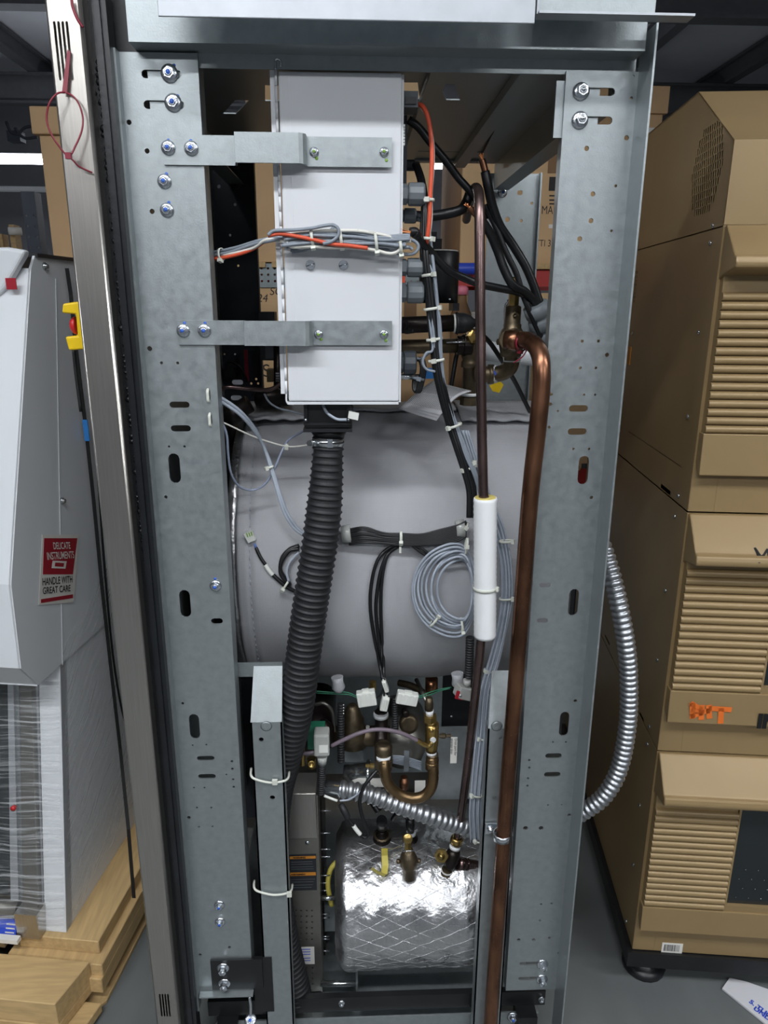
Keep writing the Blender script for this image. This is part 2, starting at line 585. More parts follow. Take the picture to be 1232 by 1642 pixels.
# roof purlins and girders
k = 0
def girder(a, b, wd, ht):
    mb = MB()
    a, b = V3(a), V3(b)
    mb.bar(a, b, wd, 0.03)
    mb.bar(a - V3((0, 0, ht)), b - V3((0, 0, ht)), wd, 0.03)
    mb.bar(a - V3((0, 0, ht / 2)), b - V3((0, 0, ht / 2)), 0.03, ht)
    return mb
for x in (-6.6, -5.2, -3.8, -2.4, -1.0, 0.4, 1.8, 3.2, 4.6, 6.0):
    k += 1
    struct(put('trim_%d' % k, girder((x, Y0R, ROOM_TOP - 0.03), (x + 0.01, Y1R, ROOM_TOP - 0.03), 0.12, 0.2), 'beam'))
for y in (-1.0, 5.6, 8.6):
    k += 1
    struct(put('trim_%d' % k, girder((X0R, y, ROOM_TOP - 0.27), (X1R, y, ROOM_TOP - 0.27), 0.16, 0.3), 'beam'))
# ceiling strip lights, each with its own light
def strip_light(name, x, y, z, ln, watts):
    off = name.endswith('_offscreen')
    lb = 'lit fluorescent strip light over the aisle facing the open machine' if off else 'lit fluorescent strip light hanging low beyond the pallet rack'
    t = thing(name, lb, 'light', (x, y, z), 'strip lights over the aisle' if off else 'strip lights beyond the rack')
    h = MB()
    # slim batten: the bare tubes sit on both sides of it and light the roof as well
    h.prism([(x - ln / 2, y - 0.024, z - 0.005), (x - ln / 2, y + 0.024, z - 0.005), (x - ln / 2, y + 0.018, z + 0.07), (x - ln / 2, y - 0.018, z + 0.07)], (ln, 0, 0))
    put('housing', h, 'lamp_housing', t)
    for s in (-0.045, 0.045):
        nm = 'tube' if not off else 'tube_%s_%s' % ('near' if s < 0 else 'far', name)
        put(nm, MB().cyl((x - ln / 2 + 0.03, y + s, z), (x + ln / 2 - 0.03, y + s, z), 0.017, 10), 'tube_lamp', t)
    for s in (-0.7, 0.7):
        put('hanger', MB().cyl((x + s, y, z + 0.07), (x + s, y, ROOM_TOP), 0.006, 6), 'rack_dark', t)
    ln_name = 'strip_glow' if not off else 'glow_' + name
    ld = bpy.data.lights.new(ln_name, 'AREA')
    ld.shape = 'RECTANGLE'
    ld.size = ln
    ld.size_y = 0.16
    ld.energy = watts
    ld.color = (0.96, 0.985, 1.0)
    lo = bpy.data.objects.new(ln_name, ld)
    COL.objects.link(lo)
    lo.parent = t
    lo.location = (0, 0, -0.03)
for s in STRIPS:
    strip_light(*s)

# ------------------------------------------------------------------ pallet rack and cartons behind the machine
RY = 2.3
def px_box(x0, x1, y0, y1, Y, depth, lift=0.0):
    """world box whose front face (plane Y) shows at these photo limits"""
    a = P((x0 + x1) / 2, y1, Y)
    b = P((x0 + x1) / 2, y0, Y)
    yc = (y0 + y1) / 2
    return (P(x0, yc, Y).x, Y, a.z), (P(x1, yc, Y).x, Y + depth, b.z)
ZSH = P(760, 423, RY).z            # upper shelf height of the rack
ZLO = 0.95
rack = thing('pallet_rack', 'pallet rack with red beams and perforated uprights holding cartons behind the machine', 'rack', (0.3, RY, 0))
for px in (722, 47, 985):
    for dy in ((0.92,) if px == 722 else (0.03, 0.85)):
        xx = P(px, 370, RY + (0.92 if px == 722 else 0)).x
        w2 = 0.03
        holes = []
        z = 0.12
        while z < 2.1:
            holes += [circ(-0.018, z, 0.006, 6), circ(0.018, z, 0.006, 6)]
            z += 0.045
        put('upright', MB().plate((xx, RY + dy, 0), (1, 0, 0), (0, 0, 1), (0, -1, 0), rect(-w2, 0, w2, 2.2), holes, 0.004).box((xx - w2, RY + dy + 0.004, 0), (xx - w2 + 0.004, RY + dy + 0.07, 2.2)).box((xx + w2 - 0.004, RY + dy + 0.004, 0), (xx + w2, RY + dy + 0.07, 2.2)), 'rack_dark', rack)
xa, xb, xc = P(47, 370, RY).x, P(722, 370, RY).x, P(985, 370, RY).x
for zz in (ZSH - 0.10, ZLO - 0.1):
    for (p, q) in ((xb + 0.03, xc - 0.03), (xa + 0.03, xb - 0.03)):
        for dy in (0.0, 0.86):
            left = p < 0 and zz > 1.5
            if left and dy == 0.0:
                holes = []
                for i in range(int((q - p - 0.06) / 0.03)):
                    for j in range(3):
                        holes.append(circ(p + 0.04 + i * 0.03, zz + 0.018 + j * 0.028, 0.006, 6))
                put('perforated_beam', MB().plate((0, RY + dy - 0.01, 0), (1, 0, 0), (0, 0, 1), (0, -1, 0), rect(p, zz - 0.01, q, zz + 0.095), holes, 0.004), 'steel_shelf', rack)
            else:
                b = MB()
                b.box((p, RY + dy - 0.01, zz), (q, RY + dy + 0.03, zz + 0.075))
                put('beam', b, 'rack_red', rack)
    n = 0
    x = xa + 0.06
    while x < xc - 0.15:
        put('deck_board', MB().box((x, RY - 0.03, zz + 0.078), (x + 0.14, RY + 0.9, zz + 0.1)), 'wood_side', rack)
        x += 0.17

def carton(label, a, b, mat='cardboard', lid=0.0, group=None, tape=True):
    t = thing('carton', label, 'box', ((a[0] + b[0]) / 2, (a[1] + b[1]) / 2, a[2]), group)
    bev(put('body', MB().box(a, b), mat, t), 0.006, 2)
    if lid:
        bev(put('lid', MB().box((a[0] - 0.02, a[1] - 0.02, b[2] - lid), (b[0] + 0.02, b[1] + 0.02, b[2] + 0.012)), mat, t), 0.005, 2)
    if tape:
        xm = (a[0] + b[0]) / 2
        put('tape', MB().box((xm - 0.03, a[1] - 0.0015, b[2] - 0.16), (xm + 0.03, a[1], b[2] + 0.0)), 'cardboard_dark', t)
    return t
SH = ZSH
a, b = px_box(398, 560, 120, 422, RY, 0.8); carton('plain tan carton on the rack shelf above the perforated beam', (a[0], a[1], SH), b, 'cardboard')
a, b = px_box(564, 694, 130, 422, RY, 0.8); carton('tan carton on the rack shelf behind the white control box', (a[0], a[1], SH), b, 'cardboard_pale')
a, b = px_box(741, 800, 150, 422, RY, 0.8); carton('tall narrow tan carton beside the gap in the rack row', (a[0], a[1], SH), b, 'cardboard')
a, b = px_box(806, 966, 215, 422, RY, 0.8)
c4 = carton('tan carton printed MADE in black on the rack shelf', (a[0], a[1], SH), b, 'cardboard')
N = V3((0, -1, 0)); U = V3((1, 0, 0))
text('lettering', 'MADE IN USA', 0.05, P(868, 343, RY), U, N, 'ink', c4, squeeze=0.75)
text('lettering', 'TTI 324-ATI', 0.042, P(858, 395, RY), U, N, 'ink', c4, squeeze=0.8)
q0, q1 = P(880, 306, RY), P(915, 284, RY)
mk = MB().box((q0.x, RY - 0.002, q0.z), (q1.x, RY - 0.0004, q1.z))
put('printed_mark', mk, 'ink', c4)
for yy in (313, 320, 326):
    q0, q1 = P(881, yy + 2, RY), P(912, yy, RY)
    put('printed_line', MB().box((q0.x, RY - 0.0015, q0.z), (q1.x, RY - 0.0004, q1.z)), 'ink', c4)
q0, q1 = P(880, 366, RY), P(905, 360, RY)
put('sticker', MB().box((q0.x, RY - 0.002, q0.z), (q1.x, RY - 0.0004, q1.z)), 'label_white', c4)
# lower shelf row
ZL = ZLO
a, b = px_box(392, 560, 456, 640, RY, 0.8)
c5 = carton('tan carton with marker writing SG 24 below the perforated beam', (a[0], a[1], ZL), (b[0], b[1], P(430, 458, RY).z), 'cardboard')
text('handwriting', 'SG', 0.05, P(432, 473, RY), U, N, 'ink', c5, shear=0.2)
text('handwriting', '24', 0.05, P(412, 484, RY), U, N, 'ink', c5, shear=0.2)
text('handwriting', 'S', 0.085, P(421, 604, RY), U, N, 'ink', c5)
a, b = px_box(566, 748, 468, 650, RY + 0.05, 0.7)
c6 = carton('tan carton with a blue label on the lower rack shelf', (a[0], a[1], ZL), b, 'cardboard')
q0, q1 = P(680, 607, RY + 0.05), P(696, 590, RY + 0.05)
put('sticker', MB().box((q0.x, RY + 0.047, q0.z), (q1.x, RY + 0.0496, q1.z)), 'blue_tape', c6)
a, b = px_box(752, 790, 500, 660, RY + 0.02, 0.7)
carton('white carton standing beside the tan one on the lower rack shelf', (a[0], a[1], ZL), b, 'label_white', tape=False)
a, b = px_box(860, 966, 470, 650, RY + 0.02, 0.7)
carton('tan carton under the red beam beside the grey duct fitting', (a[0], a[1], ZL), b, 'cardboard_pale')
# little things on the rack beam
pb = P(748, 431, RY - 0.05)
tag(put('blue_bundle', MB().lathe(pb - V3((0.055, 0, 0)), (1, 0, 0), [(0, 0.001), (0.006, 0.02), (0.02, 0.026), (0.09, 0.027), (0.104, 0.02), (0.11, 0.001)], 14), 'blue_plastic', None), 'rounded blue plastic roll on the rack beside the black can', 'roll')
pk = P(741, 462, RY - 0.02)
t = thing('pink_cap', 'pink cap on a brown bottle standing on the rack shelf', 'bottle', pk - V3((0, 0, 0.6)))
put('cap', MB().lathe(pk - V3((0, 0, 0.03)), (0, 0, 1), [(0, 0.03), (0.03, 0.03), (0.04, 0.02), (0.042, 0.0)], 14), 'pink', t)
put('body', MB().lathe(V3((pk.x, pk.y, ZL)), (0, 0, 1), [(0, 0.05), (pk.z - ZL - 0.12, 0.05), (pk.z - ZL - 0.06, 0.024), (pk.z - ZL - 0.03, 0.022)], 14), 'cardboard_dark', t)

# tall cartons standing on the floor at both sides
a, b = px_box(72, 170, 178, 420, 2.1, 0.5)
tall = carton('tall tan carton with a folded lid standing behind the wrapped machine', (a[0], a[1], 0), b, 'cardboard', lid=0.09, tape=False)
a, b = px_box(960, 1060, 142, 300, 3.35, 0.5)
c7 = carton('tall tan carton with lid and white sticker behind the ovens', (a[0], a[1], 0), b, 'cardboard', lid=0.13, tape=False)
q0, q1 = P(1036, 213, 3.35), P(1054, 205, 3.35)
put('sticker', MB().box((q0.x, 3.347, q0.z), (q1.x, 3.3496, q1.z)), 'label_white', c7)
# far clutter: a steel rack upright, cable loop and a duct on the left far side
mb = MB()
q = P(0, 303, 5.2)
mb.cyl((q.x - 2.5, 5.2, q.z), (q.x + 1.6, 5.2, q.z), 0.022, 10)
tag(put('ceiling_pipe', mb, 'lamp_housing'), 'white pipe running under the far strip lights', 'pipe')
q = P(5, 190, 5.0)
tag(put('roof_conduit', MB().tube([P(10, 195, 5), P(18, 212, 5), P(30, 215, 5), P(24, 205, 5)], 0.012, 6).tube([P(58, 202, 5), P(40, 205, 5), P(32, 215, 5), P(42, 222, 5), P(60, 220, 5)], 0.012, 6).box(tuple(P(12, 226, 5)), tuple(P(40, 214, 5.1))), 'rack_dark'), 'dark looped cable with a junction box hanging from the roof beams', 'cable')
for i, (x0, x1, y0, y1, mt, lb) in enumerate(((-1, 4, 375, 392, 'wood', 'short upright wooden stake by the wrapped machine'), (16, 24, 360, 398, 'wood', 'tilted wooden stake with a white roll behind the wrapped machine'))):
    a, b = px_box(x0, x1, y0, y1, 3.4, 0.08)
    tag(put('wood_stake', MB().box((a[0], a[1], 0), b), mt), lb, 'stake')
pr = P(26, 371, 3.38)
tag(put('paper_roll', MB().lathe(pr - V3((0.035, 0.02, 0)), (1, 0.3, 0), [(0, 0.022), (0.07, 0.022)], 14).lathe(pr - V3((0.037, 0.02, 0)), (1, 0.3, 0), [(0, 0.009), (0.001, 0.009)], 10), 'label_white'), 'small white paper roll on the wooden stake', 'roll')

# ================================================================== machine frame
fr = thing('machine_frame', 'open galvanised steel frame of the machine with slotted posts and black lower beams', 'frame', (0, 0.4, 0))
ZB = P(370, 1590, 0).z         # foot of the posts
LX0, LX1 = P(251, 780, 0).x, P(358, 780, 0).x
LZT = P(250, 84, 0).z
def loc_holes(spec, Y):
    out = []
    for h in spec:
        p = P(h[0], h[1], Y)
        s = mpp(p)
        if len(h) == 3:
            out.append(circ(p.x, p.z, max(0.0012, h[2] * s), 10 if h[2] > 3 else 7))
        else:
            out.append(stadium(p.x, p.z, h[2] * s, P(h[0], h[1] - h[3] / 2, Y).z - P(h[0], h[1] + h[3] / 2, Y).z, 5))
    return out
HL = [(259, 119, 64, 14), (263, 168, 65, 14), (207, 196, 4), (236, 242, 4), (244, 339, 4), (240, 559, 4), (259, 582, 2.5), (285, 582, 2.5),
      (288, 649, 32, 10), (290, 687, 32, 10), (271, 716, 2), (296, 716, 2), (280, 751, 18, 48), (266, 797, 3), (334, 632, 6, 20), (337, 671, 6, 20),
      (297, 968, 17, 44), (348, 996, 19, 9), (293, 1128, 2.4), (312, 1165, 16, 40), (309, 1195, 1.6), (331, 1194, 1.6), (330, 1216, 28, 7.5), (332, 1245, 28, 7.5),
      (311, 1263, 1.6), (328, 1263, 1.6), (372, 1221, 2.2), (373, 1233, 2.2), (374, 1250, 2.2), (375, 1262, 2.2), (363, 1242, 1.6),
      (316, 1295, 1.8), (339, 1295, 1.8), (303, 1311, 3), (319, 1326, 1.8), (341, 1325, 1.6), (368, 1519, 2.6), (321, 1531, 2.6)]
mb = MB()
mb.plate((0, 0, 0), (1, 0, 0), (0, 0, 1), (0, -1, 0), rect(LX0, ZB, LX1, LZT), loc_holes(HL, 0), 0.003)
mb.box((LX0 - 0.003, -0.018, ZB - 0.03), (LX0, 0.003, LZT))
mb.box((LX1 - 0.003, 0.003, ZB), (LX1, 0.04, LZT))
lp = put('post', mb, 'galv', fr)
g0, g1 = P(240, 112, 0.006), P(300, 180, 0.006)
put('slot_plate', MB().box((P(240, 140, 0.01).x, 0.004, P(240, 190, 0).z), (P(306, 140, 0.01).x, 0.008, P(240, 100, 0).z)), 'galv', lp)

RXL, RXR = P(866, 760, 0).x, P(966, 760, 0).x
RZT = P(960, 114, 0).z
RZB = P(860, 1587, 0).z
HR = [(957, 147, 60, 13), (952, 193, 62, 13), (1016, 122, 2), (1013, 157, 2.2), (1005, 221, 4), (941, 238, 4), (988, 298, 2.5), (951, 311, 4), (948, 354, 4), (981, 370, 2.2), (930, 383, 4),
      (934, 547, 2.6), (960, 547, 2.6), (974, 569, 3.5), (931, 590, 2.6), (956, 590, 2.6), (937, 633, 2), (955, 633, 2), (884, 632, 3), (883, 648, 3), (895, 659, 2), (881, 685, 2.4),
      (928, 655, 31, 10.5), (926, 692, 31, 10.5), (920, 720, 2.4), (945, 720, 2.4), (936, 754, 17, 46), (949, 798, 3), (874, 938, 18, 8), (870, 995, 18, 8), (920, 966, 16, 43), (923, 1124, 3), (905, 1161, 15, 39),
      (887, 1190, 1.7), (908, 1190, 1.7), (888, 1212, 27, 8), (886, 1242, 27, 8), (849, 1219, 2), (849, 1231, 2), (847, 1248, 2), (846, 1260, 2), (879, 1291, 1.7), (901, 1291, 1.7), (913, 1307, 3),
      (843, 1328, 4), (868, 1328, 4), (868, 1450, 2), (885, 1449, 2), (866, 1476, 2), (832, 1507, 3), (856, 1507, 3), (881, 1504, 2.4), (896, 1528, 2), (854, 1545, 42, 5.5), (852, 1569, 42, 5.5)]
mb = MB()
mb.plate((0, 0, 0), (1, 0, 0), (0, 0, 1), (0, -1, 0), rect(RXL, RZB, RXR, RZT), loc_holes(HR, 0), 0.003)
FZ = P(1049, 36, -0.055).z
mb.box((RXR, -0.055, RZB - 0.16), (RXR + 0.003, 0.003, FZ))
mb.box((RXL, 0.003, RZB), (RXL + 0.003, 0.022, RZT))
rp = put('post', mb, 'galv', fr)
# plate tucked behind the top of the right post
put('joint_plate', MB().box((P(890, 170, 0.006).x, 0.004, P(890, 220, 0).z), (P(960, 170, 0.006).x, 0.008, P(890, 128, 0).z)), 'galv', fr)
# bolts: shared meshes, facing -Y
def bolt_mesh(rf, rh, h, blue=True, zn=True):
    b = MB()
    b.m = 0
    b.lathe((0, 0, 0), (0, -1, 0), [(0, rf), (0.0014, rf), (0.003, rf * 0.72), (0.0032, 0.0)], 18)
    b.hexa((0, -0.002, 0), (0, -h, 0), rh)
    b.lathe((0, -h, 0), (0, -1, 0), [(0, rh * 0.72), (0.0012, rh * 0.66), (0.0012, rh * 0.5)], 14)
    b.m = 1
    b.lathe((0, -h - 0.0008, 0), (0, -1, 0), [(0, rh * 0.5), (0.0012, rh * 0.42), (0.0014, 0.0)], 12)
    me = b.mesh('bolt')
    me.materials.append(MATS['zinc'])
    me.materials.append(MATS['blue_paint' if blue is True else blue or 'zinc'])
    return me
BL, BM, BS = bolt_mesh(0.0128, 0.0078, 0.009), bolt_mesh(0.0108, 0.0066, 0.008), bolt_mesh(0.0075, 0.0052, 0.007, False)
BG = bolt_mesh(0.0072, 0.0050, 0.006, 'green_paint')
BLN = bolt_mesh(0.0128, 0.0080, 0.013, False)
def mark_mesh(mat):
    me = MB().lathe((0, 0, 0), (0, -1, 0), [(0, 0.0026), (0.0004, 0.0024), (0.0005, 0)], 10).mesh('paint_mark')
    me.materials.append(MATS[mat])
    return me
MKB, MKG = mark_mesh('blue_paint'), mark_mesh('green_paint')
def bolt(me, px, py, Y, parent, mark=None, tilt=0.0):
    p = P(px, py, Y)
    o = put('bolt', me, None, parent, p, (0, random.uniform(0, 1), 0))
    if mark:
        put('paint_mark', mark[0], None, parent, P(mark[1], mark[2], Y))
    return o
for (x, y, mx, my) in ((272, 118, 279, 105), (278, 165, 285, 154)):
    bolt(BL, x, y, 0, lp, (MKB, mx, my))
for (x, y, mx, my) in ((264, 291, 267, 279), (268, 337, 271, 325)):
    bolt(BM, x, y, 0, lp, (MKB, mx, my))
bolt(BM, 346, 939, 0, lp, (MKB, 345, 928))
for (x, y) in ((352, 1451), (353, 1478)):
    bolt(BM, x, y, 0, lp)
for (x, y) in ((932, 147), (930, 193)):
    bolt(BLN, x, y, 0, rp)
for (x, y) in ((870, 1546), (869, 1570)):
    bolt(BLN, x, y, 0, rp)

# upper and lower hat brackets that carry the control box
def bracket(xl, xs1, xs2, xr, yt, yb, bolts, screws, slots=True):
    za, zb = P((xl + xr) / 2, yb, 0).z, P((xl + xr) / 2, yt, 0).z
    x0 = P(xl, yt, -0.004).x
    x1 = P(xs1, yt, -0.02).x
    x2 = P(xs2, yt, -0.02).x
    x3 = P(xr, yt, -0.004).x
    yA, yM = -0.001, -0.026
    t = 0.003
    prof = [(x0, yA), (x1, yA), (x1 + 0.004, yM), (x2 - 0.008, yM), (x2 - 0.003, yM + 0.003), (x2, yM + 0.009), (x2 + 0.001, yA), (x3, yA)]
    prof2 = [(x3, yA - t), (x2 + 0.004, yA - t), (x2 + 0.0032, yM + 0.006), (x2 - 0.001, yM), (x2 - 0.007, yM - t), (x1 + 0.001, yM - t), (x1 - 0.003, yA - t), (x0, yA - t)]
    br = put('mounting_bracket', MB().prism([(x, y, za) for x, y in prof + prof2], (0, 0, zb - za)), 'galv', fr)
    for (x, y, mx, my) in bolts:
        bolt(BM, x, y, yA - t, br, (MKB, mx, my))
    for (x, y, mx, my) in screws:
        bolt(BG, x, y, yA - t, br, (MKG, mx, my))
bracket(260, 376, 487, 629, 219, 267, [(270, 237, 270, 225), (307, 238, 306, 226)], [(504, 244, 508, 254), (616, 244, 620, 257)])
bracket(284, 391, 497, 629, 514, 553, [(294, 530, 296, 518), (328, 530, 329, 518)], [(511, 536, 515, 544), (616, 536, 619, 546)])

# top of the machine
ZT0 = P(600, 118, 0.02).z
ZT1 = P(600, 76, -0.03).z
tb = MB()
xl, xr = P(222, 60, 0).x, RXR - 0.012
tb.box((xl, 0.008, ZT0), (xr, 0.011, ZT0 + 0.16))
put('corner_block', MB().box((LX0 - 0.03, 0.004, LZT - 0.02), (xl, 0.04, LZT + 0.25)), 'black_paint', fr)
put('top_beam', tb, 'galv', fr)
put('top_fascia', MB().box((xl - 0.005, -0.035, ZT1), (xr + 0.006, -0.031, ZT1 + 0.2)).box((xl - 0.005, -0.031, ZT1), (xr + 0.006, 0.008, ZT1 + 0.003)), 'galv', fr)
# roof pan seen from below with slanted slots
ZP = ZT0 + 0.03
xm0, xm1 = LX0 - 0.01, RXR + 0.0
hol = []
for (px, py, dx) in ((437, 150, -0.006), (378, 172, -0.02), (480, 170, 0), (722, 148, 0.012), (660, 146, 0.006)):
    c = PZ(px, py, ZP)
    if 0.03 < c.y < 0.8:
        hol.append([(c.x - 0.013 + dx, c.y + 0.05), (c.x + 0.013 + dx, c.y + 0.05), (c.x + 0.013 - dx, c.y - 0.05), (c.x - 0.013 - dx, c.y - 0.05)])
put('roof_pan', MB().plate((0, 0, ZP), (1, 0, 0), (0, 1, 0), (0, 0, -1), rect(xm0, 0.012, xm1, 0.86), hol, 0.002), 'galv', fr)
for xx in (0.12, 0.26):
    put('roof_rib', MB().box((xx, 0.02, ZP - 0.018), (xx + 0.03, 0.85, ZP - 0.001)), 'galv', fr)
put('rear_beam', MB().box((xm0, 0.835, P(600, 258, 0.84).z), (xm1, 0.86, ZP - 0.001)), 'galv', fr)
put('rear_ledge', MB().box((xm0, 0.74, P(600, 232, 0.74).z), (xm1, 0.745, ZP - 0.001)), 'galv', fr)
for xx in (LX0 + 0.05, RXR - 0.03):
    put('side_beam', MB().box((xx - 0.03, 0.012, ZP - 0.07), (xx - 0.027, 0.84, ZP - 0.001)).box((xx - 0.03, 0.012, ZP - 0.072), (xx + 0.01, 0.84, ZP - 0.07)), 'galv', fr)
# slanting gusset from roof to rear right post
gp = [P(768, 258, 0.80), P(838, 258, 0.80), V3((RXL + 0.05, 0.03, ZP - 0.003)), V3((RXL - 0.05, 0.03, ZP - 0.003))]
put('gusset', MB().prism([V3((p.x, p.y, min(p.z, ZP - 0.004))) for p in gp], (0, 0, -0.003)), 'galv', fr)

# rear posts
HRR = [(836, 280, 9, 8), (834, 309, 9, 8), (853, 326, 2.4), (814, 352, 4), (836, 354, 2.6)]
x0, x1 = P(784, 300, 0.85).x, P(866, 300, 0.85).x
mb = MB().plate((0, 0.85, 0), (1, 0, 0), (0, 0, 1), (0, -1, 0), rect(x0, 0.1, x1, ZP - 0.03), loc_holes(HRR, 0.85), 0.004)
mb.box((x1 - 0.004, 0.83, 0.3), (x1, 0.85, ZP - 0.03))
rrp = put('rear_post', mb, 'galv', fr)
for (x, y) in ((807, 283), (806, 309)):
    bolt(BL, x, y, 0.85, rrp)
HRL = [(349, 268, 2.4), (351, 299, 3), (334, 316, 2), (377, 328, 2.4), (369, 377, 2), (382, 426, 2), (403, 615, 2), (414, 615, 2), (411, 608, 2), (381, 613, 18, 8), (379, 638, 18, 8), (360, 568, 1.6), (377, 568, 1.6)]
x0, x1 = P(326, 300, 0.80).x, P(405, 300, 0.80).x + 0.008
hl = [h for h in loc_holes(HRL, 0.80)]
mb = MB().plate((0, 0.80, 0), (1, 0, 0), (0, 0, 1), (0, -1, 0), rect(x0 - 0.12, 0.1, x1, ZP - 0.02), hl, 0.004)
mb.box((x1 - 0.004, 0.78, 0.3), (x1, 0.80, ZP - 0.02))
lrp = put('rear_post', mb, 'slate_paint', fr)
bl_black = bolt_mesh(0.0128, 0.008, 0.009, 'black_paint')
for (x, y) in ((378, 266), (379, 298)):
    o = bolt(bl_black, x, y, 0.80, lrp)
bl_black.materials[0] = MATS['black_plastic']

# bottom: black cross beam, floor pan, left black bracket
YB = 0.05
z0, z1 = P(700, 1617, YB).z, P(700, 1595, YB).z
cb = put('cross_beam', MB().box((LX0, YB, z0), (RXR - 0.004, YB + 0.004, z1)).box((LX0, YB + 0.004, z1 - 0.004), (RXR - 0.004, YB + 0.014, z1)), 'black_paint', fr)
bolt(BS, 548, 1608, YB, cb)
bolt(BS, 868, 1602, YB, cb)
put('base_pan', MB().box((LX0 + 0.01, YB + 0.02, z0 - 0.05), (RXR - 0.01, 0.85, z0 - 0.046)), 'galv', fr)
put('sill', MB().box((LX0 + 0.02, YB - 0.01, z0 - 0.075), (RXR - 0.03, YB - 0.006, z0 - 0.008)), 'galv', fr)
put('inner_pan', MB().box((P(515, 1560, 0.2).x, 0.22, z1 + 0.01), (P(800, 1560, 0.2).x, 0.224, z1 + 0.09)), 'galv', fr)
# black bracket at the left foot with two bolts
a, b = P(341, 1586, -0.004), P(420, 1537, -0.004)
bb = put('foot_bracket', MB().box((a.x, -0.006, a.z), (b.x, -0.002, b.z)).box((b.x - 0.02, -0.002, a.z - 0.07), (b.x + 0.02, 0.002, b.z)), 'black_paint', fr)
bolt(BLN, 358, 1552, -0.006, bb); bolt(BLN, 360, 1577, -0.006, bb)
put('foot_ledge', MB().box((P(318, 1588, -0.02).x, -0.02, a.z - 0.006), (P(405, 1588, -0.02).x, -0.006, a.z - 0.003)), 'galv', fr)
# lower legs under the frame down to the floor
for (xx, w3) in ((LX0 + 0.045, 0.045), (RXR - 0.05, 0.045)):
    for yy in (0.02, 0.8):
        put('leg', MB().box((xx - w3 / 2, yy, 0.02), (xx + w3 / 2, yy + w3, z0 + 0.0)).lathe((xx, yy + w3 / 2, 0.0), (0, 0, 1), [(0, 0.035), (0.012, 0.035), (0.02, 0.015), (0.03, 0.012)], 14), 'black_paint', fr)

# two bent struts standing in front of the tank
def strut(pts, Yt, Yb, holes, name='strut'):
    (xa, ya), (xb, yb), wd = pts
    mb = MB()
    # upper plate, knee, lower channel
    A, B = P(xa, ya, Yt), P(xb, yb, Yb)
    Cc = V3((B.x, Yb, 0.03))
    s = mpp(B)
    hw = wd * s / 2
    t = 0.003
    def sheet(p, q, h0, h1):
        n = V3((0, (q - p).z, -(q - p).y)).normalized()
        if n.y > 0:
            n = -n
        mb.prism([p + V3((-h0, 0, 0)), p + V3((h0, 0, 0)), q + V3((h1, 0, 0)), q + V3((-h1, 0, 0))], -n * t)
    sheet(A, B, hw * 0.93, hw)
    hs_ = [(P(x, y, Yb), r) for (x, y, r) in holes]
    mb.plate((0, Yb, 0), (1, 0, 0), (0, 0, 1), (0, -1, 0), rect(B.x - hw, Cc.z, B.x + hw, B.z), [circ(p.x, p.z, r * mpp(p), 12) for p, r in hs_], t)
    mb.box((B.x - hw, Yb, Cc.z), (B.x - hw + t, Yb + 0.03, B.z))
    mb.box((B.x + hw - t, Yb, Cc.z), (B.x + hw, Yb + 0.03, B.z))
    return put(name, mb, 'galv', fr), A, B, hw
s1, A1, B1, hw1 = strut(((430, 1068), (427, 1158), 50), 0.045, 0.0, [(419, 1186, 4), (437, 1279, 4.2)])
s2, A2, B2, hw2 = strut(((812, 1075), (808, 1168), 50), 0.045, 0.0, [(803, 1184, 3), (793, 1279, 3.6)])
# cross wing of the left strut reaching back to the left post, with a rounded window below
q0, q1 = P(372, 1086, 0.045), P(432, 1063, 0.045)
put('strut_wing', MB().box((q0.x, 0.046, q0.z), (A1.x + hw1 * 0.93, 0.049, q1.z)), 'galv', fr)
for (x, y, sp) in ((427, 1165, s1), (797, 1165, s2)):
    p = P(x, y, -0.001)
    put('dimple', MB().lathe((p.x, 0.0, p.z), (0, -1, 0), [(0, 0.011), (0.0012, 0.008), (0.001, 0.004), (0.0003, 0)], 16), 'galv', sp)

# ================================================================== stainless facade edge, black channel
sx0, sx1 = P(128, 490, -0.06).x, P(173, 490, -0.06).x
st = thing('stainless_facade', 'brushed stainless steel facade edge with vent slits beside the galvanised post', 'panel', ((sx0 + sx1) / 2, -0.05, 0.1))
zt, zb = P(110, -60, -0.06).z, 0.12
holes = []
for i in range(4):
    p = P(92 + i * 6.6, 82, -0.06)
    holes.append(stadium(p.x, p.z, 0.0034, 0.072, 3))
for i in range(4):
    p = P(258 + i * 4.3, 1612, -0.06)
    holes.append(stadium(p.x, p.z, 0.0034, 0.06, 3))
mb = MB().plate((0, -0.06, 0), (1, 0, 0), (0, 0, 1), (0, -1, 0), rect(sx0, zb, sx1, zt), holes, 0.002)
put('face', mb, 'stainless', st)
put('return_edge', MB().tube([(sx1, -0.056, zb), (sx1, -0.056, zt)], 0.0042, 10, 1).box((sx1, -0.056, zb), (sx1 + 0.003, -0.03, zt)), 'stainless', st)
put('outer_edge', MB().tube([(sx0, -0.057, zb), (sx0, -0.057, zt)], 0.003, 10, 1).box((sx0 - 0.002, -0.057, zb), (sx0 + 0.001, 0.5, zt)), 'stainless', st)
put('slit_shade_fold', MB().box((sx0 + 0.001, -0.008, zb), (sx1 + 0.003, -0.006, zt)), 'stainless', st)  # added behind the vent slits so they go dark
ch = thing('black_channel', 'black painted channel with a foam gasket between the stainless edge and galvanised post', 'channel', (sx1 + 0.02, -0.03, 0.1))
bx0, bx1 = sx1 + 0.001, LX0 - 0.003
mb = MB()
mb.box((bx0, -0.03, zb), (bx0 + 0.4 * (bx1 - bx0), -0.026, zt))
mb.box((bx0 + 0.4 * (bx1 - bx0), -0.038, zb), (bx0 + 0.72 * (bx1 - bx0), -0.034, zt))
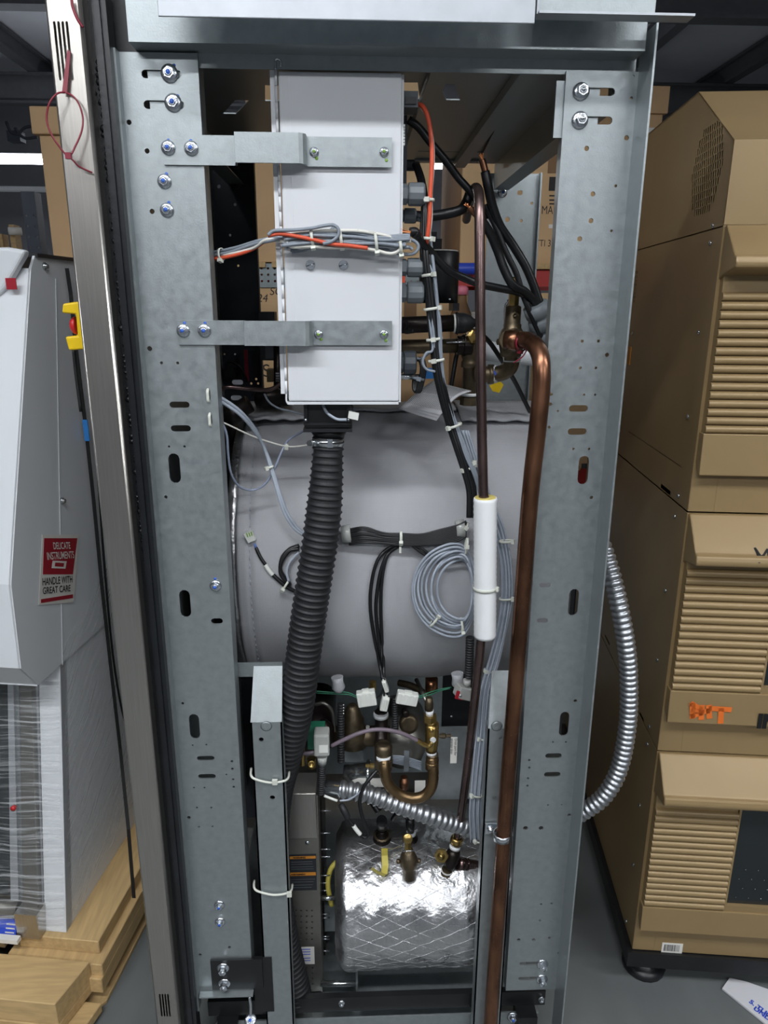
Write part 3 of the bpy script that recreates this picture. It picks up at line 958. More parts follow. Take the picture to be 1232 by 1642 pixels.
mb.box((bx0 + 0.4 * (bx1 - bx0) - 0.001, -0.038, zb), (bx0 + 0.4 * (bx1 - bx0) + 0.001, -0.026, zt))
mb.box((bx0 + 0.72 * (bx1 - bx0), -0.034, zb), (bx1, -0.006, zt))
put('body', mb, 'black_frame', ch)
gk = MB()
for i in range(90):
    z = zt - 0.1 - i * 0.0085
    gk.lathe((bx0 + 0.010 + random.uniform(-0.003, 0.003), -0.031, z), (0, -1, 0), [(0, random.uniform(0.003, 0.006)), (0.003, 0.0028), (0.004, 0)], 7)
o = put('foam_gasket', gk, 'black_plastic', ch)
o['kind'] = 'stuff'
for (x, y) in ((151, 150), (153, 215), (156, 250), (170, 382), (172, 398), (174, 425), (178, 450), (182, 495)):
    p = P(x, y, -0.031)
    put('silicone_blob', MB().lathe((p.x, -0.028, p.z), (0, -1, 0), [(0, 0.0045), (0.003, 0.004), (0.005, 0.0)], 10), 'black_plastic', ch)

# bright top panels over the opening
tp = thing('top_panel', 'brushed aluminium top panel edge across the head of the machine', 'panel', (0, -0.1, P(600, 40, -0.11).z))
z0t = P(556, 32, -0.11).z
xa_, xb_ = P(254, 30, -0.11).x, P(858, 30, -0.11).x
bev(put('face', MB().box((xa_, -0.11, z0t), (xb_, -0.107, z0t + 0.12)), 'aluminium', tp), 0.001)
tq = thing('side_top_sheet', 'thin bright folded sheet edge jutting past the right post head', 'sheet', P(985, 26, -0.09))
a, b = P(862, 23, -0.09), P(1110, 28, -0.09)
put('face', MB().box((a.x, -0.085, a.z), (b.x - 0.05, -0.082, a.z + 0.1)), 'galv', tq)
put('lip', MB().box((a.x, -0.10, a.z - 0.0015), (b.x, -0.075, a.z + 0.0015)), 'aluminium', tq)
put('edge', MB().box((a.x - 0.0015, -0.092, a.z), (a.x + 0.0015, -0.082, a.z + 0.1)), 'aluminium', tq)
# head block behind the right post top
put('head_post', MB().box((P(985, 75, 0.02).x, 0.012, RZT - 0.03), (RXR - 0.001, 0.03, FZ + 0.05)), 'galv', fr)

# ================================================================== stacked ovens on the right
OA = math.radians(6.6)
EX, EY, EZ = V3((math.cos(OA), -math.sin(OA), 0)), V3((math.sin(OA), math.cos(OA), 0)), V3((0, 0, 1))
CO = P(1056, 1190, 0.25)
CO = V3((CO.x, 0.25, 0))
def OV(u, v, z):
    return CO + EX * u + EY * v + EZ * z
def ohit(px, py, off=0.0):
    p = hit(px, py, CO - EY * off, EY) - CO
    return p.dot(EX), p.z
def shit(px, py, off=0.0):                     # on the side panel: depth, height
    p = hit(px, py, CO - EX * off, EX) - CO
    return p.dot(EY), p.z
ZJ0, ZJ1, ZJ2 = shit(1014, 1522)[1], shit(1054, 1203)[1], shit(1104, 822)[1]
OW, OD = 0.95, 1.05
UWIN = (ohit(1222, 1050, 0.02)[0] + ohit(1176, 1390, 0.02)[0]) / 2
def oven(z0, z1, label, marks, holes_px, y_visor_lip, y_louv0, y_louv1, y_panel, x_l, top=False, y_vis_top=None):
    t = thing('deck_oven', label, 'oven', OV(OW / 2, OD / 2, z0), 'tan ovens stacked on the right')
    g = 0.002
    zt = z1 - g
    zvt = zt if y_vis_top is None else ohit(*y_vis_top, 0.0)[1]
    if top:
        v_ap, z_ap = shit(1121, 147)
        z_ch = shit(1180, 223)[1]
        prof = [(0.0, z0 + g), (OD, z0 + g), (OD, z_ap), (v_ap, z_ap), (0.0, z_ch)]
    else:
        prof = [(0.0, z0 + g), (OD, z0 + g), (OD, zt), (0.0, zt)]
    # side skin with its real slots
    mb = MB().plate(CO, EY, EZ, -EX, prof, holes_px, 0.0008)
    put('side_panel', mb, 'tan', t)
    # body inside the skin
    mb = MB()
    inner = [(v + (0.004 if v < 0.01 else -0.0), z) for v, z in prof]
    mb.prism([OV(0.16, v, z) for v, z in inner], EX * (OW - 0.16))
    put('body', mb, 'tan', t)
    zr_ = max(z for v, z in prof)
    put('rear_panel', MB().prism([OV(0.001, OD, z0 + g), OV(0.16, OD, z0 + g), OV(0.16, OD, zr_), OV(0.001, OD, zr_)], EY * 0.002), 'tan', t)
    # front face pieces
    if top:
        put('chamfer_panel', MB().prism([OV(0.0, v_ap, z_ap), OV(0.0, 0, z_ch), OV(0.0, 0.006, z_ch), OV(0.0, v_ap + 0.006, z_ap)], EX * OW), 'tan', t)
        put('top_fascia', MB().prism([OV(0.0, -0.001, z_ch), OV(0.0, -0.001, zvt + 0.001), OV(0.0, 0.004, zvt + 0.001), OV(0.0, 0.004, z_ch)], EX * OW), 'tan', t)
        put('top_panel', MB().prism([OV(0.0, v_ap, z_ap), OV(0, OD, z_ap), OV(0, OD, z_ap - 0.004), OV(0, v_ap, z_ap - 0.004)], EX * OW), 'tan', t)
    put('front_skin', MB().prism([OV(0.0008, -0.0005, z0 + g), OV(OW, -0.0005, z0 + g), OV(OW, -0.0005, zvt), OV(0.0008, -0.0005, zvt)], EY * 0.004), 'tan', t)
    zl = ohit(*y_visor_lip, 0.08)[1]
    zs0, zs1 = ohit(x_l, y_louv0, 0.02)[1], ohit(x_l, y_louv1, 0.02)[1]
    zp = ohit(x_l, y_panel, 0.028)[1]
    ul = 0.007
    # sloping visor
    vp = [(0.0, zvt), (-0.008, zvt), (-0.068, zl + 0.012 + (zvt - zl) * 0.12), (-0.076, zl + 0.020), (-0.080, zl + 0.008), (-0.078, zl), (-0.070, zl - 0.003), (-0.02, zl - 0.012), (0.0, zl - 0.02)]
    o = put('visor', MB().prism([OV(ul * 0.4, v, z) for v, z in vp], EX * (OW - ul)), 'tan', t)
    bev(o, 0.003, 2, 25)
    # louvre panel: backing then one half-round slat after another
    put('louvre_backing', MB().prism([OV(ul, 0.0, zl), OV(ul, -0.016, zl), OV(ul, -0.016, zs1), OV(ul, 0.0, zs1)], EX * ((OW if top else UWIN) - ul)), 'tan', t)
    n = 16
    h = (zs0 - zs1) / n
    ln = (OW if top else UWIN) - ul
    me = None
    for i in range(n):
        zc = zs0 - (i + 0.5) * h
        if me is None:
            mb = MB()
            pf = [(-0.015, h * 0.5), (-0.020, h * 0.45), (-0.0245, h * 0.30), (-0.0265, 0.06 * h), (-0.026, -h * 0.20), (-0.023, -h * 0.40), (-0.015, -h * 0.48)]
            pts = [EX * 0 + EY * v + EZ * z for v, z in pf]
            k = len(pts)
            mb.add(pts + [p + EX * ln for p in pts], [(i2, i2 + 1, i2 + 1 + k, i2 + k) for i2 in range(k - 1)], True)
            mb.add(pts, [tuple(range(k))], False)
            mb.add([p + EX * ln for p in pts], [tuple(range(k))[::-1]], False)
            me = mb.mesh('slat')
            me.materials.append(MATS['tan'])
        put('slat', me, None, t, OV(ul, 0, zc))
    # printed panel under the louvres, jutting out
    o = put('lower_panel', MB().prism([OV(ul * 0.5, 0, zs1), OV(ul * 0.5, -0.026, zs1), OV(ul * 0.5, -0.03, zp), OV(ul * 0.5, -0.026, zp - 0.002), OV(ul * 0.5, 0, zp + 0.02)], EX * (OW - ul)), 'tan', t)
    bev(o, 0.0015, 2)
    # recessed strip below with a joint
    us = 0.052
    put('base_strip', MB().prism([OV(0.001, -0.001, z0 + g), OV(us, -0.001, z0 + g), OV(us, -0.001, zp + 0.02), OV(0.001, -0.001, zp + 0.02)], EY * 0.004), 'tan', t)
    put('base_strip', MB().prism([OV(us + 0.0022, -0.001, z0 + g), OV(OW, -0.001, z0 + g), OV(OW, -0.001, zp + 0.02), OV(us + 0.0022, -0.001, zp + 0.02)], EY * 0.004), 'tan', t)
    if not top:
        # dark door window right of the louvres
        put('door_frame', MB().plate(OV(0, -0.022, 0), EX, EZ, -EY, rect(UWIN + 0.001, zs1, OW, zl - 0.005), [rect(UWIN + 0.006, zs1 + 0.016, OW - 0.05, zl - 0.02)], 0.02), 'tan', t)
        put('door_glass', MB().prism([OV(UWIN + 0.004, -0.012, zs1 + 0.012), OV(OW - 0.04, -0.012, zs1 + 0.012), OV(OW - 0.04, -0.012, zl - 0.015), OV(UWIN + 0.004, -0.012, zl - 0.015)], EY * 0.005), 'glass_dark', t)
        for q in range(4):
            zz = zs1 + 0.035 + q * 0.028
            for r_ in range(5):
                c = OV(UWIN + 0.03 + r_ * 0.03 + (q % 2) * 0.012, -0.0126, zz)
                put('rivet', MB().lathe(c, -EY, [(0, 0.0016), (0.001, 0.001), (0.0012, 0)], 6), 'zinc', t)
    # screws on the side
    for (x, y) in marks:
        v, z = shit(x, y)
        put('screw', MB().lathe(OV(0, v, z), -EX, [(0, 0.0055), (0.002, 0.005), (0.0035, 0.003), (0.0038, 0)], 10), 'chrome', t)
    return t, zl, zs0, zs1, zp
# round vent of staggered slits
cv, cz = shit(1133, 273)
def grille(cv, cz, R, pv, pz, sw, sh):
    hs = []
    nz = int(R / pz)
    for j in range(-nz, nz + 1):
        z = cz + j * pz
        for i in range(-9, 10):
            v = cv + (i + (0.5 if j % 2 else 0)) * pv
            if math.hypot((v - cv), (z - cz)) < R:
                hs.append(rect(v - sw / 2, z - sh / 2, v + sw / 2, z + sh / 2))
    return hs
g1 = grille(cv, cz, 0.092, 0.0125, 0.0155, 0.0075, 0.0125)
def grid_px(x, y, nv, nz, pv, pz):
    v, z = shit(x, y)
    return [rect(v + i * pv - pv * 0.28, z - j * pz - pz * 0.34, v + i * pv + pv * 0.28, z - j * pz + pz * 0.34) for i in range(nv) for j in range(nz)]
def quad_px(x0, y0, x1, y1):
    v0, za = shit(x0, y0)
    v1, zb_ = shit(x1, y1)
    return rect(min(v0, v1), min(za, zb_), max(v0, v1), max(za, zb_))
hp = g1 + grid_px(1022, 437, 3, 8, 0.014, 0.011) + grid_px(999, 643, 3, 9, 0.014, 0.011) + [quad_px(1060, 775, 1075, 795), quad_px(1001, 734, 1009, 746)]
zs_ = shit(1166, 361)[1]
hp = [h for h in hp if not (min(p[1] for p in h) < zs_ + 0.003 and max(p[1] for p in h) > zs_ - 0.003)]
hp.append(rect(0.004, zs_ - 0.0012, OD - 0.02, zs_ + 0.0012))
va_, za_ = shit(1092, 748)
hp.append(rect(va_, za_ - 0.001, shit(1003, 700)[0], za_ + 0.001))
t3, zl3, *_ = oven(ZJ2, 0, 'topmost tan oven of the stack with slanted front edge and round side vent', [(1121, 533), (1104, 668), (1089, 795), (1140, 390), (1144, 362), (1015, 535)], hp, (1190, 428), 468, 695, 762, 1140, True, (1166, 361))
hm = [quad_px(1026, 1140, 1032, 1160), quad_px(970, 1020, 978, 1032)]
t2, zl2, zs20, zs21, zp2 = oven(ZJ1, ZJ2, 'middle tan oven of the stack with an orange sprayed mark under its louvres', [(1083, 828), (1068, 947), (1055, 1058), (1042, 1165)], hm, (1120, 908), 912, 1106, 1158, 1085)
t1, zl1, zs10, zs11, zp1 = oven(ZJ0, ZJ1, 'lowest tan oven of the stack on a black wheeled base with barcode sticker', [(1039, 1193), (1027, 1291), (1016, 1386), (1005, 1477)], [], (1068, 1294), 1296, 1452, 1492, 1040)
q = shit(1035, 385)
put('rating_plate', MB().obox(OV(-0.001, q[0] + 0.12, q[1] - 0.01), EX * 0.001, EY * 0.05, EZ * 0.022), 'label_dark', t3)
q = shit(1009, 570)
put('warning_sticker', MB().obox(OV(-0.001, q[0], q[1]), EX * 0.001, EY * 0.02, EZ * 0.025), 'label_orange', t3)
# markings
def opt(px, py, off):
    u, z = ohit(px, py, off)
    return OV(u, -off, z)
def spray(pxs, wd, par, mat, off, name='sprayed_mark'):
    mb = MB()
    for s in pxs:
        mb.tube([opt(x, y, off) for x, y in s], wd, 8, 6, flat=1.0)
    o = put(name, mb, mat, par)
    return o
def stroke(pxs, wd, par, mat, off, name):
    mb = MB()
    for s in pxs:
        mb.ribbon(spline([opt(x, y, off) for x, y in s], 5), wd, -EY)
    return put(name, mb, mat, par)
stroke([[(1111, 1129), (1111, 1150)], [(1111, 1139), (1124, 1142)], [(1126, 1133), (1125, 1152)], [(1124, 1142), (1136, 1140)], [(1137, 1133), (1138, 1150)], [(1139, 1136), (1171, 1138)], [(1157, 1138), (1156, 1158)], [(1110, 1129), (1124, 1137)], [(1110, 1148), (1124, 1144)]], 0.0125, t2, 'spray_orange', 0.0305, 'sprayed_mark')
text('lettering', 'IN', 0.048, opt(1213, 1166, 0.0305), EX, -EY, 'ink_black', t2, bold=0.003, squeeze=0.95)
zv = ohit(1215, 890, 0.06)
def vis(px, py):
    # point on the sloping visor plane of the middle oven
    A = OV(0, -0.008, ZJ2 - 0.002); B = OV(0, -0.068, zl2 + 0.012 + (ZJ2 - 0.002 - zl2) * 0.12)
    nrm = EX.cross(B - A).normalized()
    return hit(px, py, A + nrm * (0.0006 if nrm.dot(CAM - A) > 0 else -0.0006), nrm), nrm
mb = MB()
for s in ([(1211, 879), (1215, 888), (1218, 902)], [(1212, 880), (1222, 892), (1231, 881)], [(1231, 881), (1236, 900), (1246, 884)]):
    pp = [vis(x, y)[0] for x, y in s]
    mb.ribbon(spline(pp, 5), 0.0045, vis(1215, 890)[1])
put('marker_scrawl', mb, 'ink_black', t2)
# barcode sticker on the lowest oven
a = opt(1060, 1531, 0.0025); u0, zz0 = ohit(1060, 1531, 0.002); u1, zz1 = ohit(1096, 1514, 0.002)
put('barcode_sticker', MB().prism([OV(u0, -0.002, zz0), OV(u1, -0.002, zz0), OV(u1, -0.002, zz1), OV(u0, -0.002, zz1)], EY * 0.001), 'label_white', t1)
mb = MB()
for i in range(14):
    uu = u0 + (u1 - u0) * (0.12 + 0.055 * i)
    ww = random.choice((0.0006, 0.0011, 0.0015))
    mb.obox(OV(uu, -0.0022, zz0 + (zz1 - zz0) * 0.62), EX * ww * 0.6, EY * 0.0003, EZ * (zz1 - zz0) * 0.26)
o = put('barcode_lines', mb, 'ink_black', t1)
o['kind'] = 'stuff'
# black base with round feet
put('base_frame', MB().prism([OV(-0.012, -0.01, ZJ0 - 0.001), OV(OW, -0.01, ZJ0 - 0.001), OV(OW, OD, ZJ0 - 0.001), OV(-0.012, OD, ZJ0 - 0.001)], EZ * -0.045), 'black_paint', t1)
for (u, v) in ((0.055, 0.06), (OW - 0.07, 0.06), (0.055, OD - 0.08), (OW - 0.07, OD - 0.08)):
    c = OV(u, v, 0)
    put('foot', MB().lathe(c, (0, 0, 1), [(0, 0.055), (0.012, 0.057), (0.02, 0.046), (0.03, 0.028), (ZJ0 - 0.044, 0.026)], 18), 'black_plastic', t1)

# cardboard scrap with printing lying on the floor
cs = [PZ(1158, 1588), PZ(1170, 1571), PZ(1196, 1577), PZ(1262, 1600), PZ(1290, 1650), PZ(1240, 1655)]
cs = [V3((p.x, p.y, 0.002)) for p in cs]
sc_ = thing('cardboard_scrap', 'torn pale corrugated cardboard scrap with blue print on the floor by the oven', 'cardboard', cs[0])
put('sheet', MB().prism(cs, (0, 0, 0.005)), 'paper', sc_)
def flo(x, y):
    p = PZ(x, y, 0.0075)
    return p
U_ = (flo(1232, 1624) - flo(1200, 1600)).normalized()
text('lettering', '5. TUG', 0.018, flo(1201, 1607), U_, (0, 0, 1), 'blue_plastic', sc_, bold=0.0008, lift=0.0004)
text('lettering', 'UNDER', 0.018, flo(1208, 1618), U_, (0, 0, 1), 'blue_plastic', sc_, bold=0.0008, lift=0.0004)

# ================================================================== wrapped machine on a pallet, left
LA = math.radians(8.0)
LEX, LEY = V3((math.cos(LA), -math.sin(LA), 0)), V3((math.sin(LA), math.cos(LA), 0))
ZDK = 0.165                                     # pallet deck
CL = PZ(107, 1494, ZDK)
CL = V3((CL.x, CL.y, 0))
def LV(u, v, z):
    return CL + LEX * u + LEY * v + EZ * z
def lsid(px, py, off=0.0):
    p = hit(px, py, CL + LEX * off, LEX) - CL
    return p.dot(LEY), p.z
def lfro(px, py, off=0.0):
    p = hit(px, py, CL - LEY * off, LEY) - CL
    return p.dot(LEX), p.z
VK, ZK = lsid(97, 1066)
LEAN = VK / (ZK - ZDK)                          # the cabinet front leans back
def LS(u, v, z):
    return LV(u, v + LEAN * (z - ZDK), z)
def lfr(px, py, off=0.0):                       # on the leaning front
    n = (LEY - EZ * LEAN).normalized()
    p = hit(px, py, CL + EZ * ZDK - LEY * off, n) - CL
    return p.dot(LEX), p.z
wm = thing('wrapped_machine', 'white and grey cabinet machine wrapped in clear stretch film on a wooden pallet', 'machine', LV(-0.4, 0.4, ZDK))
LD, LW = 1.0, 0.75
# lower cabinet: white front corner post, grey side
zlow = lsid(100, 1085)[1]
put('corner_panel', MB().prism([LS(lfr(73, 1490)[0], -0.002, ZDK), LS(0.0, -0.002, ZDK), LS(0.0, -0.002, zlow + 0.05), LS(lfr(64, 1110)[0], -0.002, zlow + 0.05)], LEY * 0.03), 'cab_white', wm)
put('side_panel', MB().prism([LS(0.0, 0.0, ZDK), LV(0.0, LD, ZDK), LV(0.0, LD, zlow + 0.6), LS(0.0, 0.0, zlow + 0.3)], LEX * -0.02), 'cab_white', wm)
put('cabinet_core', MB().prism([LV(-0.03, 0.22, ZDK), LV(-LW, 0.22, ZDK), LV(-LW, LD, ZDK), LV(-0.03, LD, ZDK)], EZ * (zlow - ZDK)), 'cab_white', wm)
# upper hood with a folded front
hp_ = [(56, 410), (50, 430), (18, 938), (34, 1072), (62, 1098), (97, 1066)]
hs = [lsid(x, y, 0.004) for x, y in hp_]
ztop = lsid(52, 412)[1]
hs2 = [(LD, hs[-1][1]), (LD, ztop)]
put('hood_side', MB().prism([LV(0.004, v, z) for v, z in hs + hs2], LEX * -0.006), 'cab_white', wm)
hf = [hs[1], hs[2], hs[3], hs[4]]
mb = MB()
for a, b in zip(hf, hf[1:]):
    mb.prism([LV(0.002, a[0], a[1]), LV(0.002, b[0], b[1]), LV(0.002, b[0] + 0.01, b[1]), LV(0.002, a[0] + 0.01, a[1])], LEX * -LW)
put('hood_front', mb, 'cab_white', wm)
put('hood_top', MB().prism([LV(0.01, hs[0][0], ztop), LV(-LW, hs[0][0], ztop), LV(-LW, LD, ztop), LV(0.01, LD, ztop)], EZ * 0.008), 'label_dark', wm)
put('hood_floor', MB().prism([LV(0.0, hs[4][0], hs[4][1]), LV(-LW, hs[4][0], hs[4][1]), LV(-LW, LD, hs[5][1]), LV(0.0, LD, hs[5][1])], EZ * -0.004), 'cab_white', wm)
v_, z_ = lsid(83, 455)
put('side_seam', MB().bar(LV(0.0055, lsid(86, 447)[0], lsid(86, 447)[1]), LV(0.0055, lsid(97, 1066)[0], lsid(97, 1066)[1]), 0.0012, 0.0012), 'cab_white', wm)
# soft white bag slumped over the hood top
vv, zz = hs[0]
mb = MB()
bag = [(-0.02, 0.03), (-0.06, 0.06), (-0.14, 0.045), (-0.22, 0.02)]
pcv = [hit(x, y, LV(0, hs[1][0] - 0.03, 0), LEY) for x, y in ((40, 401), (36, 412), (20, 440), (8, 462), (-8, 480), (-60, 520), (-60, 398), (10, 396))]
bev(put('plastic_cover', MB().prism(pcv, LEY * 0.025), 'cab_white', wm), 0.008, 3)
q = lsid(70, 428, 0.004)
for (x, y) in ((71, 427), (99, 803)):
    v, z = lsid(x, y, 0.004)
    put('screw', MB().lathe(LV(0.004, v, z), LEX, [(0, 0.009), (0.004, 0.008), (0.006, 0.005), (0.009, 0.005), (0.0095, 0)], 12), 'chrome', wm)
v, z = lfro(20, 455, 0.06)
# red sticker on the front
p0 = hit(18, 455, LV(0, hs[1][0] - 0.034, 0), LEY)
put('red_sticker', MB().obox(p0, LEX * 0.012, LEY * 0.0008, EZ * 0.012), 'label_red', wm)
# front uprights of the lower cabinet
for (x0, x1, y0, xb0, xb1, mt, dv) in ((50, 62, 1105, 62, 71, 'aluminium', 0.0), (32, 50, 1105, 37, 62, 'stainless_dull', 0.02), (22, 31, 1105, 31, 38, 'galv', 0.0), (13, 22, 1105, 18, 31, 'aluminium', 0.01)):
    ua, ub, uc, ud = lfr(x0, y0, dv)[0], lfr(x1, y0, dv)[0], lfr(xb0, 1500, dv)[0], lfr(xb1, 1500, dv)[0]
    put('front_upright', MB().prism([LS(uc, -dv, ZDK + 0.004), LS(ud, -dv, ZDK + 0.004), LS(ub, -dv, zlow + 0.03), LS(ua, -dv, zlow + 0.03)], LEY * 0.03), mt, wm)
put('glass_front', MB().prism([LS(-LW, 0.03, ZDK + 0.06), LS(lfr(30, 1480)[0], 0.03, ZDK + 0.06), LS(lfr(20, 1105)[0], 0.03, zlow), LS(-LW, 0.03, zlow)], LEY * 0.006), 'glass_dark', wm)
p = LS(lfr(24, 1293, 0.03)[0], -0.03, lfr(24, 1293, 0.03)[1])
put('red_knob', MB().lathe(p, -LEY, [(0, 0.006), (0.01, 0.007), (0.012, 0)], 10), 'red', wm)
# stainless foot box and blue carton edge at the bottom left
u0, z0_ = lfro(37, 1526, 0.02); u1, z1_ = lfro(62, 1465, 0.02)
put('foot_box', MB().prism([LV(u0, -0.03, ZDK), LV(u1, -0.03, ZDK), LV(u1 + 0.0, 0.05, ZDK), LV(u0, 0.05, ZDK)], EZ * 0.075), 'stainless', wm)
put('mesh_roller', MB().lathe(LV(u0 - 0.3, 0.0, ZDK + 0.062), LEX, [(0, 0.02), (0.295, 0.02)], 16), 'stainless_dull', wm)
bc = thing('blue_leaflet', 'blue and white printed packet lying on the pallet beside the stainless foot', 'packet', LV(u0 - 0.05, -0.02, ZDK))
put('packet', MB().prism([LV(u0 - 0.004, -0.035, ZDK + 0.004), LV(u0 - 0.3, -0.035, ZDK + 0.004), LV(u0 - 0.3, -0.015, ZDK + 0.036), LV(u0 - 0.004, -0.015, ZDK + 0.036)], LEY * 0.006), 'blue_plastic', bc)
for i in range(3):
    zz = ZDK + 0.014 + 0.008 * i
    vv2 = -0.0365 + (zz - ZDK - 0.004) * 0.625
    put('printed_line', MB().obox(LV(u0 - 0.02, vv2, zz), LEX * 0.012, LEY * 0.0006, EZ * 0.0018), 'label_white', bc)
put('white_edge', MB().prism([LV(u0 + 0.012, -0.05, ZDK), LV(u0 - 0.3, -0.05, ZDK), LV(u0 - 0.3, -0.034, ZDK), LV(u0 + 0.012, -0.034, ZDK)], EZ * 0.012), 'label_white', bc)
# shipping label on the side
def lsp(px, py, off=0.006):
    v, z = lsid(px, py, off)
    return LV(off, v, z)
LU = (lsp(120, 960) - lsp(66, 967)); LN = LEX
lb = thing('shipping_label', 'red and white handle with great care label on the wrapped machine side', 'label', lsp(95, 965))
def quadl(c, par, mat, off, name):
    put(name, MB().prism([lsp(x, y, off) for x, y in c], LEX * -0.0006), mat, par)
quadl([(68, 858), (127, 857), (118, 966), (62, 970)], lb, 'label_white', 0.0066, 'sheet')
quadl([(71, 863), (124, 863), (117, 921), (69, 921)], lb, 'label_red', 0.0072, 'red_field')
quadl([(66, 961), (117, 953), (117, 959), (66, 967)], lb, 'label_red', 0.0072, 'red_bar')
quadl([(85, 899), (107, 900), (105, 912), (83, 911)], lb, 'label_white', 0.0076, 'hand_symbol')
quadl([(89, 902), (103, 903), (102, 909), (88, 908)], lb, 'label_red', 0.008, 'hand_symbol')
def ltext(s, x0, y0, x1, y1, h, mat, sh=0.0):
    a, b = lsp(x0, y0, 0.0074), lsp(x1, y1, 0.0074)
    o = text('lettering', s, 1.0, (0, 0, 0), (1, 0, 0), (0, -1, 0), mat, lb, shear=sh, bold=0.012, lift=0)
    xs = [v.co.x for v in o.data.vertices]
    zs = [v.co.z for v in o.data.vertices]
    wx = max(xs) - min(xs)
    U = (b - a); U.z = 0
    H = h * mpp(a)
    sx = U.length / wx
    Un = U.normalized()
    skew = (b.z - a.z) / U.length
    for v in o.data.vertices:
        du = (v.co.x - min(xs)) * sx
        dz = (v.co.z - min(zs)) / (max(zs) - min(zs)) * H
        v.co = a + Un * du + EZ * (dz + skew * du) + LEX * 0.0006
ltext('DELICATE', 86, 881, 113, 880, 12, 'label_white')
ltext('INSTRUMENTS', 76, 898, 119, 895, 13, 'label_white')
ltext('HANDLE WITH', 68, 939, 117, 934, 13, 'ink_black', 0.25)
ltext('GREAT CARE', 69, 953, 114, 948, 12, 'ink_black', 0.25)
# straps and handle
st_ = [(104, 430), (110, 470), (119, 562), (135, 690), (147, 800), (160, 935), (176, 1080), (190, 1200), (203, 1330), (212, 1440)]
mb = MB()
pts = [lsp(x, y, 0.012 + 0.112 * max(0.0, min(1.0, (y - 1200) / 130.0))) for x, y in st_]
for a, b in zip(pts, pts[1:]):
    mb.prism([a, a + LEX * 0.0095, b + LEX * 0.0095, b], LEY * 0.0016)
sp_ = put('strap', mb, 'ink_black'); tag(sp_, 'black packing strap running down the side of the wrapped machine to the pallet', 'strap')
quadt = [lsp(132, 673, 0.0115), lsp(132, 673, 0.0115) + LEX * 0.013, lsp(136, 707, 0.0115) + LEX * 0.013, lsp(136, 707, 0.0115)]
tb_ = put('tape_flag', MB().prism([q - LEY * 0.0008 for q in quadt], LEY * 0.0032), 'blue_tape', sp_)
mb = MB()
pts = spline([lsp(x, y, 0.014) for x, y in ((147, 672), (155, 760), (165, 900), (178, 1040), (190, 1120), (200, 1162))], 5)
for a, b in zip(pts, pts[1:]):
    mb.prism([a, a + LEX * 0.006, b + LEX * 0.006, b], LEY * 0.0016)
tag(put('strap', mb, 'ink_black'), 'thin black strap tail ending loose beside the stainless edge', 'strap')
# yellow pull handle on the facade side
yh = thing('emergency_handle', 'yellow guarded switch box with a red button beside the stainless facade', 'switch', P(118, 560, -0.02))
Yh = 0.0
def yhp(pts, d, name, mat):
    return bev(put(name, MB().prism([P(x, y, Yh) for x, y in pts], (0, d, 0)), mat, yh), 0.003, 3)
yhp([(100, 487), (127, 483), (136, 485), (139, 560), (110, 562), (104, 540), (124, 538), (121, 504), (99, 502)], 0.06, 'guard', 'yellow')
put('button', MB().lathe(P(124, 522, 0.02), (-1, 0, 0), [(0, 0.014), (0.004, 0.014), (0.009, 0.010), (0.010, 0)], 16), 'red', yh)
put('cable', MB().tube([P(118, 560, 0.03), P(122, 600, 0.03), P(130, 660, 0.03)], 0.003, 8), 'ink_black', yh)

# stretch film sheets, slightly loose around the cabinet
def film(rows, nu, nv, amp, name):
    mb = MB()
    vs, fs, uv = [], [], []
    for j in range(nv + 1):
        for i in range(nu + 1):
            s, t_ = i / nu, j / nv
            p = rows(s, t_)
            vs.append(p)
    for j in range(nv):
        for i in range(nu):
            fs.append((j * (nu + 1) + i, j * (nu + 1) + i + 1, (j + 1) * (nu + 1) + i + 1, (j + 1) * (nu + 1) + i))
    me = bpy.data.meshes.new(name)
    me.from_pydata(vs, [], fs)
    uvl = me.uv_layers.new(name='UVMap')
    for poly in me.polygons:
        for li in poly.loop_indices:
            vi = me.loops[li].vertex_index
            i, j = vi % (nu + 1), vi // (nu + 1)
            a, b = i / nu, j / nv
            uvl.data[li].uv = (a * 1.0, b * 1.0 + a * amp)
    for p in me.polygons:
        p.use_smooth = True
    return put(name, me, 'film', fw)
fw = thing('stretch_film', 'clear stretch film with shiny drawn streaks wrapped around the machine', 'film', LV(-0.1, 0.2, ZDK))
zf0, zf1 = ZDK + 0.03, lsid(60, 900)[1]
def fs1(s, t_):
    return LS(0.009 + 0.003 * math.sin(s * 23 + t_ * 17), 0.0 + s * (LD - 0.3), zf0 + (zf1 - zf0) * t_ * (1 - 0.25 * (1 - s)) + 0.10 * s)
film(fs1, 24, 24, -0.45, 'side_film')
def fs2(s, t_):
    return LS(-LW + s * (LW + 0.012), -0.035 + 0.004 * math.sin(s * 31 + t_ * 9) , zf0 + (zlow + 0.02 - zf0) * t_)
film(fs2, 24, 24, -0.06, 'front_film')

# pallet of sawn boards
pl = thing('pallet', 'sawn timber pallet of stepped boards under the wrapped machine', 'pallet', LV(-0.3, 0.4, 0))
def board(c, d, mat='wood_side'):
    return bev(put('board', MB().prism(c, d), mat, pl), 0.002, 1)
